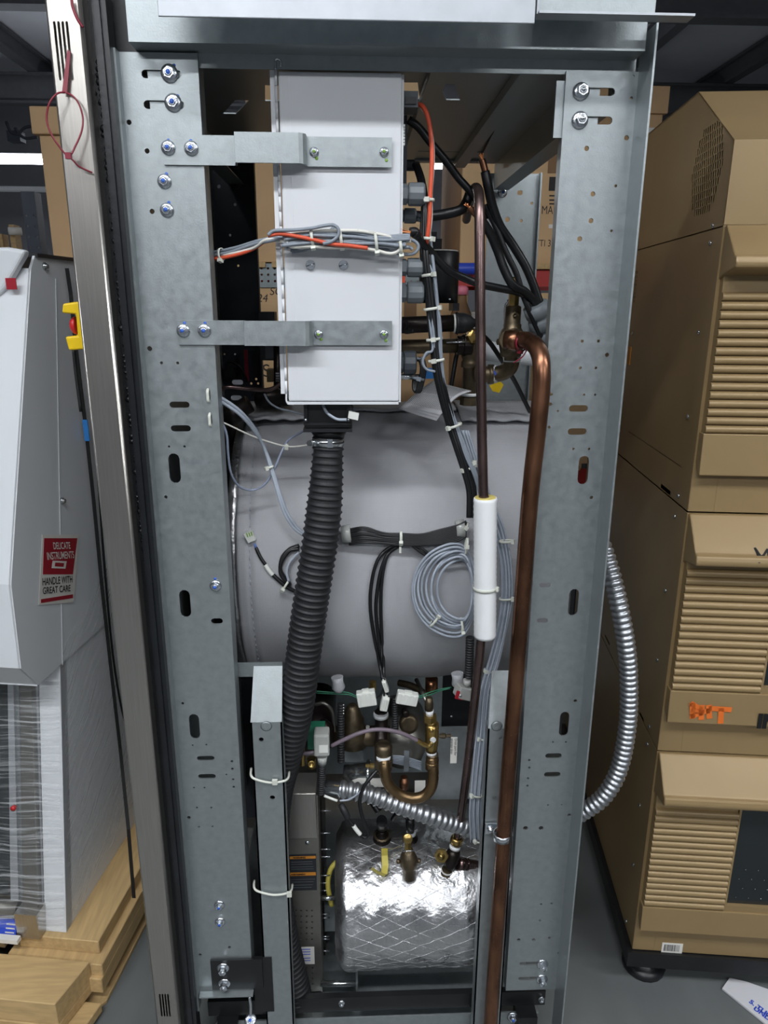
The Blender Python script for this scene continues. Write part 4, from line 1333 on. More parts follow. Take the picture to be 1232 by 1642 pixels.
# deck runner beside the cabinet
zr = ZDK
board([LV(-0.12, -0.02, zr - 0.04), LV(0.095, -0.02, zr - 0.04), LV(0.095, LD + 0.1, zr - 0.04), LV(-0.12, LD + 0.1, zr - 0.04)], EZ * 0.0395)
board([LV(-0.14, -0.05, zr - 0.075), LV(0.115, -0.05, zr - 0.075), LV(0.115, LD + 0.12, zr - 0.075), LV(-0.14, LD + 0.12, zr - 0.075)], EZ * 0.0345)
board([LV(0.07, -0.06, 0.045), LV(0.115, -0.06, 0.045), LV(0.115, LD + 0.12, 0.045), LV(0.07, LD + 0.12, 0.045)], EZ * (zr - 0.075 - 0.0455))
# front cross timber
u2 = lfro(116, 1590, 0.08)[0]
for j, (va, vb, za, zb2) in enumerate(((-0.17, -0.052, zr - 0.095, zr - 0.03), (-0.172, -0.05, zr - 0.125, zr - 0.0955))):
    board([LV(-LW, va, za), LV(0.06, va, za), LV(0.085, vb, za), LV(-LW, vb, za)], EZ * (zb2 - za), 'wood')
board([LV(-LW, -0.2, 0.012), LV(0.10, -0.2, 0.012), LV(0.12, -0.08, 0.012), LV(-LW, -0.08, 0.012)], EZ * 0.027, 'wood')
board([LV(-LW, LD, zr - 0.075), LV(-0.15, LD, zr - 0.075), LV(-0.15, LD + 0.1, zr - 0.075), LV(-LW, LD + 0.1, zr - 0.075)], EZ * 0.07, 'wood')
board([LV(-0.18, 0, zr - 0.075), LV(-LW, 0, zr - 0.075), LV(-LW, LD, zr - 0.075), LV(-0.18, LD, zr - 0.075)], EZ * 0.07, 'wood')
board([LV(-LW, -0.2, 0.0), LV(0.115, -0.2, 0.0), LV(0.115, -0.12, 0.0), LV(-LW, -0.12, 0.0)], EZ * 0.0115, 'wood')
board([LV(0.03, -0.18, 0.0), LV(0.115, -0.05, 0.0), LV(0.115, LD, 0.0), LV(0.03, LD, 0.0)], EZ * 0.0115)
# blue drum base seen past the pallet
pb = PZ(226, 1445, 0.0)
tag(put('blue_block', MB().lathe((pb.x + 0.02, pb.y + 0.03, 0), (0, 0, 1), [(0, 0.05), (0.06, 0.052), (0.066, 0.04), (0.067, 0)], 16), 'blue_plastic'), 'round blue plastic foot on the floor beyond the pallet', 'foot')

# ================================================================== white control box
bx0, bx1 = P(456, 380, 0).x, P(643, 380, 0).x
zb_, zt_ = P(548, 644, 0).z, P(548, 114, 0).z
BD = 0.30
cbx = thing('control_box', 'white painted steel control box with a piano hinge bolted to two brackets', 'box', ((bx0 + bx1) / 2, 0.15, zb_))
YF = 0.004
bev(put('cover', MB().box((bx0 - 0.002, YF, zb_), (bx1, BD, zt_)), 'white_paint', cbx), 0.003, 3)
put('cover_seam', MB().box((bx0 + 0.0135, YF - 0.0006, zb_ + 0.004), (bx0 + 0.0145, YF + 0.001, zt_ - 0.004)), 'hinge_white', cbx)
# right side flange and bottom lip
put('side_flange', MB().box((bx1, YF + 0.004, zb_ - 0.002), (bx1 + 0.003, YF + 0.02, zt_ - 0.001)), 'white_paint', cbx)
put('bottom_lip', MB().box((bx0 - 0.004, YF - 0.002, zb_ - 0.005), (bx1 - 0.001, YF + 0.02, zb_ - 0.001)), 'white_paint', cbx)
# piano hinge knuckles on the left edge
hx = bx0 - 0.0055
hz0, hz1 = zb_ + 0.012, zt_ + 0.002
nk = 22
hm_ = None
h_ = (hz1 - hz0) / nk
for i in range(nk):
    if hm_ is None:
        hm_ = MB().lathe((0, 0, -h_ / 2 + 0.0004), (0, 0, 1), [(0, 0.0022), (h_ - 0.0005, 0.0022)], 10).mesh('hinge_knuckle')
        hm_.materials.append(MATS['hinge_white'])
    put('hinge_knuckle', hm_, None, cbx, (hx, YF + 0.002, hz0 + (i + 0.5) * h_))
put('hinge_leaf', MB().box((hx - 0.009, YF + 0.004, hz0), (hx, YF + 0.006, hz1)), 'hinge_white', cbx)
put('hinge_pin', MB().tube([(hx, YF + 0.002, hz1), (hx, YF + 0.002, hz1 + 0.012), (hx + 0.004, YF + 0.002, hz1 + 0.014), (hx + 0.008, YF + 0.002, hz1 + 0.011), (hx + 0.008, YF + 0.002, hz1 + 0.004)], 0.0016, 8), 'zinc', cbx)
put('hinge_pin', MB().tube([(hx, YF + 0.002, hz0), (hx, YF + 0.002, hz0 - 0.012), (hx + 0.004, YF + 0.001, hz0 - 0.016), (hx + 0.012, YF + 0.001, hz0 - 0.017)], 0.0016, 8), 'hinge_white', cbx)
# slotted pan-head screws
for (x, y) in ((498, 425), (551, 425)):
    p = P(x, y, YF)
    mb = MB().lathe((p.x, YF, p.z), (0, -1, 0), [(0, 0.0076), (0.0018, 0.0075), (0.0019, 0)], 16)
    for sg in (0, PI):                          # two halves of the head leave the driver slot open
        pts = [(0.0071 * math.cos(0.14 + sg + 0.286 * k), 0.0071 * math.sin(0.14 + sg + 0.286 * k)) for k in range(11)]
        mb.prism([(p.x + a_ * 0.96 - b_ * 0.28, YF - 0.0015, p.z + a_ * 0.28 + b_ * 0.96) for a_, b_ in pts], (0, -0.0024, 0))
    put('screw', mb, 'zinc', cbx)
# dome on the top
p = P(538, 112, 0.1)
put('top_dome', MB().lathe((p.x, 0.12, zt_), (0, 0, 1), [(0, 0.055), (0.006, 0.05), (0.009, 0.03), (0.0095, 0)], 20), 'plastic_white', cbx)
# cable glands on the right side (axis +X)
def gland(px0, px1, py0, py1, Y, mat='plastic_grey', hexed=True):
    a = P(px0, (py0 + py1) / 2, Y)
    b = P(px1, (py0 + py1) / 2, Y)
    r = abs(P(px0, py1, Y).z - P(px0, py0, Y).z) / 2
    L = b.x - bx1
    mb = MB()
    mb.lathe((bx1, Y, a.z), (1, 0, 0), [(0, r * 0.94), (L * 0.30, r * 0.94)], 6, False, PI / 6)
    mb.lathe((bx1 + L * 0.30, Y, a.z), (1, 0, 0), [(0, r * 0.8), (L * 0.06, r * 0.8)], 14)
    n = 14
    mb.lathe((bx1 + L * 0.36, Y, a.z), (1, 0, 0), [(0, r * 1.0), (L * 0.05, r * 1.04), (L * 0.55, r * 1.04), (L * 0.62, r * 0.92), (L * 0.64, r * 0.6)], 12, False)
    return put('cable_gland', mb, mat, cbx)
gland(648, 682, 293, 330, 0.06)
gland(648, 668, 334, 358, 0.10)
gland(648, 680, 414, 444, 0.06)
gland(648, 680, 452, 486, 0.06)
gland(648, 668, 563, 600, 0.08, 'plastic_dgrey')
gland(648, 666, 256, 274, 0.14, 'black_plastic')
# dark power inlet
p0, p1 = P(649, 172, 0.03), P(671, 146, 0.03)
ip = put('power_inlet', MB().box((bx1, 0.03, p0.z), (p1.x, 0.075, p1.z)), 'plastic_dgrey', cbx)
put('inlet_socket', MB().box((bx1 + 0.006, 0.027, p0.z + 0.004), (p1.x - 0.003, 0.031, p1.z - 0.009)), 'black_plastic', ip)
# toothed terminal strip along the side
for i in range(7):
    p = P(648, 201 + i * 5, 0.02)
    put('terminal_tab', MB().box((bx1 + 0.0005, 0.02, p.z - 0.0016), (bx1 + 0.006, 0.028, p.z + 0.0016)), 'plastic_white', cbx)
# side connector body black (upper)
p0, p1 = P(650, 290, 0.10), P(668, 180, 0.10)
put('relay_block', MB().box((bx1 + 0.001, 0.12, p0.z), (bx1 + 0.016, 0.2, p1.z)), 'plastic_dgrey', cbx)
p = P(655, 604, 0.08)
put('steel_stub', MB().cyl((bx1, 0.08, p.z), (P(666, 604, 0.08).x, 0.08, p.z), 0.005, 12), 'chrome', cbx)
p = P(656, 448, 0.02)
put('orange_clip', MB().box((bx1 + 0.001, 0.02, p.z - 0.005), (bx1 + 0.009, 0.03, p.z + 0.005)), 'wire_orange', cbx)

# ------------------------------------------------------------------ fan duct under the box + corrugated drain hose
dz = zb_ - 0.006
dk = thing('hose_adapter', 'black plastic duct adapter under the control box feeding the corrugated hose', 'adapter', P(528, 690, 0.06))
x0, x1 = P(490, 670, 0.05).x, P(562, 670, 0.05).x
zq = P(525, 690, 0.05).z
mb = MB().box((x0, 0.035, zq + 0.006), (x1, 0.115, dz))
bev(put('body', mb, 'black_plastic', dk), 0.002, 2)
put('flange', MB().box((x0 - 0.003, 0.030, zq), (x1 + 0.003, 0.118, zq + 0.006)), 'black_plastic', dk)
put('flange', MB().box((x0 - 0.002, 0.031, zq + 0.012), (x1 + 0.002, 0.118, zq + 0.016)), 'black_plastic', dk)
for xx in (x0 - 0.001, x1 - 0.006):
    put('clip', MB().box((xx, 0.026, zq + 0.018), (xx + 0.006, 0.033, dz)), 'black_plastic', dk)
    put('clip_screw', MB().lathe((xx + 0.003, 0.026, zq + 0.022), (0, -1, 0), [(0, 0.0022), (0.001, 0.002), (0.0012, 0)], 8), 'zinc', dk)
HT = P(527, 702, 0.055)
put('funnel', MB().lathe((HT.x, 0.072, zq), (0, 0, -1), [(0, 0.036), (0.012, 0.028), (0.03, 0.026)], 20), 'black_plastic', dk)
hose_px = [(527, 702, 0.06), (526, 725, 0.058), (523, 780, 0.052), (516, 850, 0.045), (504, 930, 0.04), (492, 1010, 0.04), (482, 1090, 0.042), (473, 1150, 0.05), (458, 1212, 0.07), (444, 1270, 0.085), (438, 1340, 0.09), (442, 1420, 0.09), (454, 1500, 0.088), (468, 1560, 0.085), (478, 1602, 0.08)]
hose = thing('corrugated_hose', 'thick black corrugated drain hose hanging in front of the grey chamber jacket', 'hose', P(484, 1600, 0.06))
hp3 = [P(*q) for q in hose_px]
put('hose', MB().ribbed(hp3, lambda t: 0.0258 + 0.0052 * min(1.0, max(0.0, (t - 0.02) / 0.08)), 0.0125, 0.0030, 28, 8, 'wire'), 'rubber', hose)
# worm-drive clamp
mb = MB().band(P(526, 708, 0.06), (0.05, 0, 1), (1, 0, 0), 0.0268, 0.0268, 0.013, 0.0014, 28)
hc = put('hose_clamp', mb, 'chrome', hose)
p = P(502, 712, 0.05)
put('worm_screw', MB().cyl(p + V3((-0.004, -0.012, 0.004)), p + V3((0.006, 0.016, 0.002)), 0.0055, 12).hexa(p + V3((-0.006, -0.018, 0.0045)), p + V3((-0.004, -0.012, 0.004)), 0.005), 'chrome', hc)
put('clamp_plate', MB().box((P(528, 708, 0.03).x - 0.003, 0.0305, p.z - 0.003), (P(528, 708, 0.03).x + 0.006, 0.0325, p.z + 0.012)), 'zinc', hc)
for i in range(9):
    xx = P(512 + i * 1.6, 702, 0.03).x
    if i < 4:
        put('clamp_slot', MB().box((xx, 0.0345 + 0.0004 * (4 - i), p.z + 0.0), (xx + 0.0007, 0.0375, p.z + 0.009)), 'chrome', hc)
# connector lead at the adapter
ld = thing('fan_lead', 'short pale sleeved lead with a white plug at the hose adapter', 'lead', P(550, 668, 0.02))
put('lead', wire([(518, 650, 0.03), (525, 662, 0.02), (540, 672, 0.018), (556, 673, 0.018)], 0.0026), 'wire_lgrey', ld)
p = P(567, 666, 0.018)
put('plug', MB().obox(p, V3((0.0085, 0, -0.002)), V3((0, 0.005, 0)), V3((0.001, 0, 0.006))), 'plastic_white', ld)
put('lead', wire([(568, 661, 0.02), (567, 655, 0.025), (563, 648, 0.03)], 0.0022), 'plastic_dgrey', ld)

# ================================================================== insulated chamber
CY, CZc, CR = 0.417, CAM.z - 0.535, 0.316
cx0, cx1 = P(372, 880, 0.12).x, P(880, 880, 0.12).x + 0.03
chm = thing('insulated_chamber', 'horizontal steel chamber wrapped in a quilted grey silicone cloth jacket', 'chamber', ((cx0 + cx1) / 2, CY, CZc - CR))
nu, nv = 90, 72
vs, fs = [], []
rnd = random.Random(3)
def bump(x, a):
    u = (x - cx0) / (cx1 - cx0)
    e = min(u, 1 - u)
    r = CR
    r += 0.004 * math.sin(7 * u + 2.0 * math.sin(a * 1.5)) * math.cos(a * 2.2 + 3 * u)
    r += 0.0022 * math.sin(31 * u + 5 * a) * math.sin(4 * a + 9 * u)
    r -= 0.0045 * math.exp(-((x - cx0 - 0.035) / 0.0035) ** 2)        # stitched seam
    r -= 0.003 * math.exp(-((a - 1.02) / 0.012) ** 2)
    if e < 0.02:
        r -= 0.05 * (1 - e / 0.02) ** 2.2
    return r
for i in range(nu + 1):
    u = i / nu
    # denser columns near the ends and the seam
    x = cx0 + (cx1 - cx0) * (u ** 1.35 if True else u)
    for j in range(nv):
        a = 2 * PI * j / nv
        r = bump(x, a if a < PI else a - 2 * PI)
        vs.append((x, CY - r * math.cos(a), CZc + r * math.sin(a)))
for i in range(nu):
    for j in range(nv):
        fs.append((i * nv + j, i * nv + (j + 1) % nv, (i + 1) * nv + (j + 1) % nv, (i + 1) * nv + j))
mb = MB()
mb.add(vs, fs, True)
mb.add([vs[j] for j in range(nv)], [tuple(range(nv))], False)
mb.add([vs[nu * nv + j] for j in range(nv)], [tuple(range(nv))[::-1]], False)
jk = put('jacket', mb, 'jacket', chm)
# seam threads
mb = MB()
for j in range(56):
    a0 = -1.35 + j * 0.05
    pp = []
    for a in (a0, a0 + 0.028):
        r = bump(cx0 + 0.035, a) + 0.0018
        pp.append((cx0 + 0.035, CY - r * math.cos(a), CZc + r * math.sin(a)))
    mb.tube(pp, 0.0008, 5, 1)
o = put('stitching', mb, 'wire_lgrey', chm)
o['kind'] = 'stuff'
# closure flap along the top: a cloth strip lying over the jacket, edge lifted
def flap(x0, x1, a0, a1, lift0, lift1, name='flap'):
    n, m = 24, 6
    vs, fs = [], []
    for i in range(n + 1):
        x = x0 + (x1 - x0) * i / n
        for j in range(m + 1):
            a = a0 + (a1 - a0) * j / m
            l = lift0 + (lift1 - lift0) * (j / m) ** 2 + 0.002 * math.sin(i * 0.9) * (j / m)
            r = CR + l
            vs.append((x, CY - r * math.cos(a), CZc + r * math.sin(a)))
    for i in range(n):
        for j in range(m):
            fs.append((i * (m + 1) + j, (i + 1) * (m + 1) + j, (i + 1) * (m + 1) + j + 1, i * (m + 1) + j + 1))
    mb = MB()
    mb.add(vs, fs, True)
    o = put(name, mb, 'jacket', chm)
    md = o.modifiers.new('thick', 'SOLIDIFY')
    md.thickness = 0.004
    md.offset = 1
    return o
def ang_of(px, py):
    # angle on the cylinder seen at a photo pixel
    d = ray(px, py); o_ = CAM
    A = d.y ** 2 + d.z ** 2
    B = 2 * (d.y * (o_.y - CY) + d.z * (o_.z - CZc))
    C_ = (o_.y - CY) ** 2 + (o_.z - CZc) ** 2 - (CR + 0.002) ** 2
    D = B * B - 4 * A * C_
    t_ = -B / (2 * A) if D < 0 else (-B - math.sqrt(D)) / (2 * A)
    p = o_ + d * t_
    return math.atan2(p.z - CZc, -(p.y - CY)), p
def onjk(px, py, off=0.004):
    a, p = ang_of(px, py)
    return V3((p.x, CY - (CR + off) * math.cos(a), CZc + (CR + off) * math.sin(a)))
aF, _ = ang_of(600, 684)
xL, xM, xR = onjk(388, 684).x, onjk(490, 684).x, onjk(715, 684).x
flap(xL, xM, 1.62, aF + 0.02, 0.006, 0.014)
flap(onjk(740, 684).x, cx1 - 0.01, 1.62, aF + 0.01, 0.008, 0.012)
flap(xM + 0.002, onjk(738, 684).x, 1.62, aF + 0.2, 0.004, 0.005)
# foil edge and dark end ring on the left
put('end_ring', MB().lathe((cx0 - 0.012, CY, CZc), (1, 0, 0), [(0, CR - 0.05), (0.002, CR - 0.012), (0.02, CR - 0.01), (0.03, CR - 0.05)], 56), 'foil', chm)
put('end_plate', MB().lathe((cx0 - 0.05, CY, CZc), (1, 0, 0), [(0, CR - 0.1), (0.002, CR - 0.03), (0.04, CR - 0.03)], 48), 'iron_dark', chm)
# ================================================================== copper pipes
cp = thing('copper_riser', 'thick copper pipe bending down from the safety valve to the floor', 'pipe', P(787, 1660, -0.02))
pp = [P(818, 545, 0.06), P(834, 545, 0.05), P(848, 547, 0.03), P(860, 556, 0.005), P(867, 572, -0.012), P(869, 595, -0.022), P(868, 630, -0.026), P(862, 690, -0.028), P(850, 800, -0.028), P(838, 960, -0.028), P(826, 1110, -0.028), P(814, 1260, -0.028), P(802, 1430, -0.028), P(788, 1625, -0.028)]
bot = V3((pp[-1].x, -0.028, 0.0))
put('pipe', MB().tube(pp + [bot], 0.0148, 20, 8), 'copper', cp)
put('solder_cup', MB().lathe(P(812, 545, 0.063), P(834, 546, 0.05) - P(812, 545, 0.063), [(0, 0.0175), (0.02, 0.0175), (0.022, 0.0155)], 18), 'copper', cp)
p = P(805, 1340, -0.028)
cl_ = put('pipe_clamp', MB().band(p, (0.02, 0, 1), (1, 0, 0), 0.0155, 0.0155, 0.014, 0.002, 22), 'zinc', cp)
q = P(787, 1328, -0.004)
put('clamp_ear', MB().box((q.x - 0.011, -0.006, q.z - 0.012), (q.x + 0.016, -0.003, q.z + 0.012)), 'zinc', cl_)
put('clamp_bolt', MB().lathe((q.x - 0.001, -0.006, q.z), (0, -1, 0), [(0, 0.007), (0.002, 0.007), (0.002, 0.0055), (0.008, 0.0055), (0.009, 0.003), (0.0092, 0)], 8), 'zinc', cl_)
# tag tie at the elbow
tie(cp, P(838, 548, 0.046), P(850, 548, 0.03) - P(832, 545, 0.05), 0.0155, mat='tie_red', head=(0.2, -0.5, -1), name='red_tag_tie')
put('red_tie_tail', wire([(845, 561, 0.03), (838, 572, 0.03), (824, 582, 0.035)], 0.0012), 'tie_red', cp)

thin = thing('dark_copper_pipe', 'slim tarnished copper pipe hooked at the top and running down to the foil tank', 'pipe', P(730, 1350, 0.2))
pp = [P(748, 352, 0.34), P(752, 330, 0.27), P(757, 312, 0.20), P(762, 302, 0.14), P(767, 306, 0.09), P(769, 325, 0.06), P(769.5, 380, 0.045), P(770.5, 520, 0.03), P(772, 640, 0.015), P(775, 780, 0.004), P(777, 800, 0.003)]
p2 = [P(777, 820, 0.003), P(774, 960, 0.003), P(771, 1030, 0.005), P(765, 1090, 0.015), P(753, 1200, 0.06), P(742, 1290, 0.10), P(734, 1345, 0.128)]
put('pipe', MB().tube(pp + p2, 0.0087, 16, 8), 'copper_dark', thin)
ins = thing('pipe_insulation', 'white jacketed yellow foam insulation sleeve around the slim copper pipe', 'insulation', P(777, 1022, 0.003))
a, b = P(778.5, 798, 0.003), P(778, 1021, 0.003)
d = b - a
n = 26
prof = [(0.0, 0.0198)]
for i in range(1, 2 * n):
    prof.append((d.length * i / (2 * n), 0.0203 + (0.0006 if i % 2 else 0)))
prof.append((d.length, 0.0195))
put('jacket', MB().lathe(a, d, prof, 30), 'insul_white', ins)
put('foam_end', MB().lathe(a - d.normalized() * 0.0012, d, [(0, 0.0182), (0.002, 0.0186)], 24), 'foam_yellow', ins)
tie(ins, P(778, 942, 0.003), d, 0.0213, width=0.006, head=(0.9, -0.5, 0.1))

# ================================================================== flexible metal conduit
cd1 = thing('outer_conduit', 'bright flexible metal conduit bulging out beyond the right post', 'conduit', P(945, 1310, 0.06))
pp = [P(905, 858, 0.20), P(938, 852, 0.17), P(962, 868, 0.12), P(978, 910, 0.08), P(992, 965, 0.06), P(1004, 1030, 0.05), P(1009, 1090, 0.05), P(1007, 1160, 0.05), P(994, 1230, 0.05), P(970, 1275, 0.05), P(938, 1300, 0.06), P(905, 1318, 0.08)]
put('conduit', MB().ribbed(pp, 0.0160, 0.0122, 0.0042, 22, 9, 'round'), 'conduit', cd1)
p = P(962, 855, 0.11)
put('connector', MB().cyl(P(888, 862, 0.215), P(912, 857, 0.195), 0.017, 16), 'brass', cd1)
cd2 = thing('inner_conduit', 'flexible metal conduit crossing above the foil wrapped tank', 'conduit', P(650, 1300, 0.12))
pp = [P(545, 1266, 0.10), P(565, 1268, 0.10), P(600, 1276, 0.10), P(640, 1291, 0.10), P(690, 1308, 0.10), P(735, 1322, 0.115), P(780, 1334, 0.13), P(860, 1345, 0.13)]
put('conduit', MB().ribbed(pp, 0.0180, 0.0145, 0.0044, 22, 9, 'round'), 'conduit', cd2)
put('connector', MB().lathe(P(520, 1263, 0.10), P(548, 1266, 0.10) - P(520, 1263, 0.10), [(0, 0.0155), (0.03, 0.0155), (0.031, 0.0175), (0.036, 0.0175)], 20), 'zinc', cd2)

# ================================================================== foil wrapped tank
TY, TR = 0.20, 0.158
TZ = CAM.z - 1.352
tx0, tx1 = P(536, 1440, 0.06).x, P(856, 1440, 0.06).x
tk = thing('foil_tank', 'horizontal tank wrapped in shiny reinforced aluminium foil above the base', 'tank', ((tx0 + tx1) / 2, TY, TZ - TR))
nu, nv = 60, 60
vs, fs = [], []
rnd = random.Random(11)
for i in range(nu + 1):
    u = i / nu
    x = tx0 + (tx1 - tx0) * u
    e = min(u, 1 - u)
    for j in range(nv):
        a = 2 * PI * j / nv
        r = TR + 0.0022 * math.sin(9 * u + 3 * a) * math.sin(5 * a + 2) + rnd.uniform(-0.0012, 0.0012) + 0.0018 * math.sin(40 * u + 7 * math.sin(4 * a))
        if e < 0.06:
            r -= 0.03 * (1 - e / 0.06) ** 2
        # a little squared-off like wrapped board
        r *= 1 + 0.02 * math.cos(4 * (a - 0.4))
        vs.append((x + rnd.uniform(-0.0015, 0.0015), TY - r * math.cos(a), TZ + r * math.sin(a)))
for i in range(nu):
    for j in range(nv):
        fs.append((i * nv + j, i * nv + (j + 1) % nv, (i + 1) * nv + (j + 1) % nv, (i + 1) * nv + j))
mb = MB()
mb.add(vs, fs, True)
mb.add([vs[j] for j in range(nv)], [tuple(range(nv))], False)
mb.add([vs[nu * nv + j] for j in range(nv)], [tuple(range(nv))[::-1]], False)
put('foil_jacket', mb, 'foil', tk)
# scrim threads in a diamond net
mb = MB()
def tp(u, a, off=0.0012):
    j = (a / (2 * PI) * nv) % nv
    i = max(0, min(nu - 0.001, u * nu))
    i0, j0 = int(i), int(j)
    fi, fj = i - i0, j - j0
    def at(i_, j_):
        return V3(vs[i_ * nv + j_ % nv])
    p = at(i0, j0) * (1 - fi) * (1 - fj) + at(i0 + 1, j0) * fi * (1 - fj) + at(i0, j0 + 1) * (1 - fi) * fj + at(i0 + 1, j0 + 1) * fi * fj
    c = V3((p.x, TY, TZ))
    return p + (p - c).normalized() * 0.0004
for sgn in (1, -1):
    for k in range(-10, 15):
        pts = []
        for s in range(0, 41):
            u = 0.04 + 0.92 * s / 40
            a = -0.75 + 0.215 * k + sgn * u * 1.25
            if -0.75 < a < 1.5:
                pts.append(tp(u, a % (2 * PI)))
        if len(pts) > 2:
            mb.tube(pts, 0.0005, 4, 1)
o = put('scrim_threads', mb, 'foil_thread', tk)
o['kind'] = 'stuff'

# ================================================================== inner sheets and plates of the machine
put('side_shade_sheet', MB().box((LX0 - 0.022, 0.06, 0.22), (LX0 - 0.02, 0.86, ZP)), 'galv', fr)  # added to block light from the left and darken the interior
put('rear_shade_sheet', MB().box((LX0 - 0.02, 0.856, 0.22), (RXR - 0.02, 0.86, CZc - 0.02)), 'galv', fr)  # added to keep the lower interior dark
q0, q1 = P(735, 1290, 0.30), P(790, 1172, 0.30)
put('bulkhead', MB().box((P(690, 1290, 0.32).x, 0.32, q0.z), (q1.x + 0.02, 0.323, q1.z)), 'galv', fr)
q0, q1 = P(708, 1170, 0.34), P(762, 1060, 0.34)
dp = put('dark_plate', MB().box((q0.x, 0.34, q0.z), (q1.x, 0.343, q1.z + 0.02)), 'black_paint', fr)
p = P(724, 1149, 0.34); put('plate_rivet', MB().lathe((p.x, 0.34, p.z), (0, -1, 0), [(0, 0.0035), (0.001, 0.003), (0.0012, 0)], 10), 'zinc', dp)

# ================================================================== cable bundle tied across the control box
cbn = thing('cable_bundle', 'looped bundle of grey white and orange cables tied across the control box', 'cables', P(545, 385, -0.02))
YW = -0.012
def cw(pts, r, mat, dy=0.0, name='cable'):
    put(name, wire([(x, y, (YW + dy) if len(q) < 3 else q[2]) for q in pts for x, y in [q[:2]]], r, n=8), mat, cbn)
cw([(330, 412, 0.06), (370, 404, 0.03), (410, 391, 0.0), (440, 385), (462, 379), (480, 373), (505, 372), (522, 374), (530, 370), (536, 364), (534, 376), (528, 386), (515, 391), (492, 392)], 0.0026, 'wire_grey', -0.006)
cw([(330, 407, 0.064), (375, 398, 0.03), (415, 386, 0.0), (450, 380), (470, 384), (500, 380), (540, 372), (580, 378), (620, 385), (655, 384), (668, 389), (671, 398), (662, 407), (645, 407), (610, 400), (570, 388)], 0.0026, 'wire_grey', 0.0)
cw([(430, 377), (440, 370), (470, 369), (500, 366), (520, 362), (535, 361), (543, 368), (542, 378), (532, 387), (518, 391)], 0.0026, 'wire_grey', -0.022)
cw([(329, 416, 0.06), (360, 413, 0.035), (400, 402, 0.01), (435, 382, 0), (470, 378), (500, 383), (520, 388), (545, 392), (570, 396)], 0.0028, 'wire_orange', 0.001)
cw([(430, 378), (450, 375), (476, 379), (505, 385), (530, 391), (560, 394), (590, 398)], 0.003, 'wire_orange', -0.019)
cw([(330, 410, 0.066), (370, 407, 0.03), (405, 398, 0.006), (430, 384), (462, 391), (480, 397), (500, 395)], 0.0026, 'wire_white', -0.002)
cw([(460, 389), (462, 380), (475, 373), (500, 370), (530, 370), (570, 370), (600, 374), (625, 380), (640, 390), (641, 400), (632, 406), (620, 406), (600, 401), (560, 397), (530, 397), (495, 395), (470, 396), (462, 391), (460, 384)], 0.0026, 'wire_white', -0.013)
cw([(548, 380), (575, 378), (600, 386), (620, 395), (635, 398), (655, 396), (662, 400)], 0.0026, 'wire_grey', -0.006)
cw([(548, 386), (565, 391), (590, 390), (610, 384), (630, 384), (650, 392)], 0.0026, 'wire_grey', -0.003)
cw([(545, 376), (570, 373), (600, 380), (630, 390), (648, 398)], 0.0026, 'wire_grey', -0.004)
cw([(500, 376), (520, 378), (545, 382), (570, 384), (600, 396), (625, 400)], 0.0026, 'wire_grey', 0.0)
for k in range(7):
    rr_ = random.Random(40 + k)
    y_ = 374 + k * 3.2
    cw([(455 + rr_.uniform(-6, 6), y_ + 4), (490, y_ + rr_.uniform(-3, 3)), (530, y_ + rr_.uniform(-4, 3)), (570, y_ + 1 + rr_.uniform(-3, 4)), (610, y_ + 4 + rr_.uniform(-4, 2)), (640, y_ + 4), (655 + rr_.uniform(-4, 6), y_ + 3)], 0.0026, 'wire_grey' if k != 3 else 'wire_white', -0.010 - 0.003 * (k % 3))
cw([(466, 401), (480, 400), (495, 393), (520, 390), (550, 391)], 0.003, 'wire_grey', 0.002)
cw([(468, 405), (484, 402), (500, 396), (530, 395), (560, 396)], 0.003, 'wire_grey', 0.004)
put('cable_lettering', MB().ribbon([P(560, 369.2, -0.027), P(575, 369, -0.027)], 0.0004, (0, -1, 0)).ribbon([P(590, 371, -0.027), P(604, 373, -0.027)], 0.0004, (0, -1, 0)), 'ink', cbn)
for (x, y0, y1) in ((501, 366, 398), (547, 368, 398), (603, 372, 406), (642, 384, 410)):
    c = P(x, (y0 + y1) / 2, YW - 0.003)
    rz = abs(P(x, y0, YW).z - P(x, y1, YW).z) / 2
    tie(cbn, c - V3((0, 0.004, 0)), (1, 0, 0.12), rz * 0.95, 0.0135, wide=(0, 0, 1), width=0.0045, head=(0, -0.4, -1 if x < 640 else -1))
tie(cbn, P(355, 408, 0.04), P(370, 404, 0.03) - P(340, 410, 0.055), 0.009, 0.006, wide=(0, 0, 1), head=(0, -0.5, -1))

# ================================================================== orange lead, black harness down the right of the box
ol = thing('orange_lead', 'orange and white wire pair dropping from the power inlet of the control box', 'wire', P(690, 260, 0.04))
put('orange_wire', wire([(672, 167, 0.05), (680, 173, 0.045), (687, 190, 0.04), (691, 215, 0.036), (693, 245, 0.034), (692, 280, 0.033), (690, 315, 0.032), (689, 350, 0.032), (686, 378, 0.034), (683, 394, 0.04)], 0.0036, n=10), 'wire_orange', ol)
put('white_wire', wire([(673, 170, 0.056), (684, 185, 0.05), (691, 207, 0.044), (695, 235, 0.042), (695, 270, 0.04), (692, 310, 0.038), (692, 350, 0.038), (688, 380, 0.04), (684, 398, 0.046)], 0.0022), 'wire_white', ol)
hn = thing('wire_harness', 'tied harness of black and grey wires running from the control box over the chamber', 'wires', P(720, 640, 0.03))
def hw_(pts, r, mat, name='wire'):
    put(name, wire(pts, r, n=7), mat, hn)
offs = [(-6, 0.006), (-2.5, -0.002), (1.5, -0.003), (5, 0.003), (0, 0.008)]
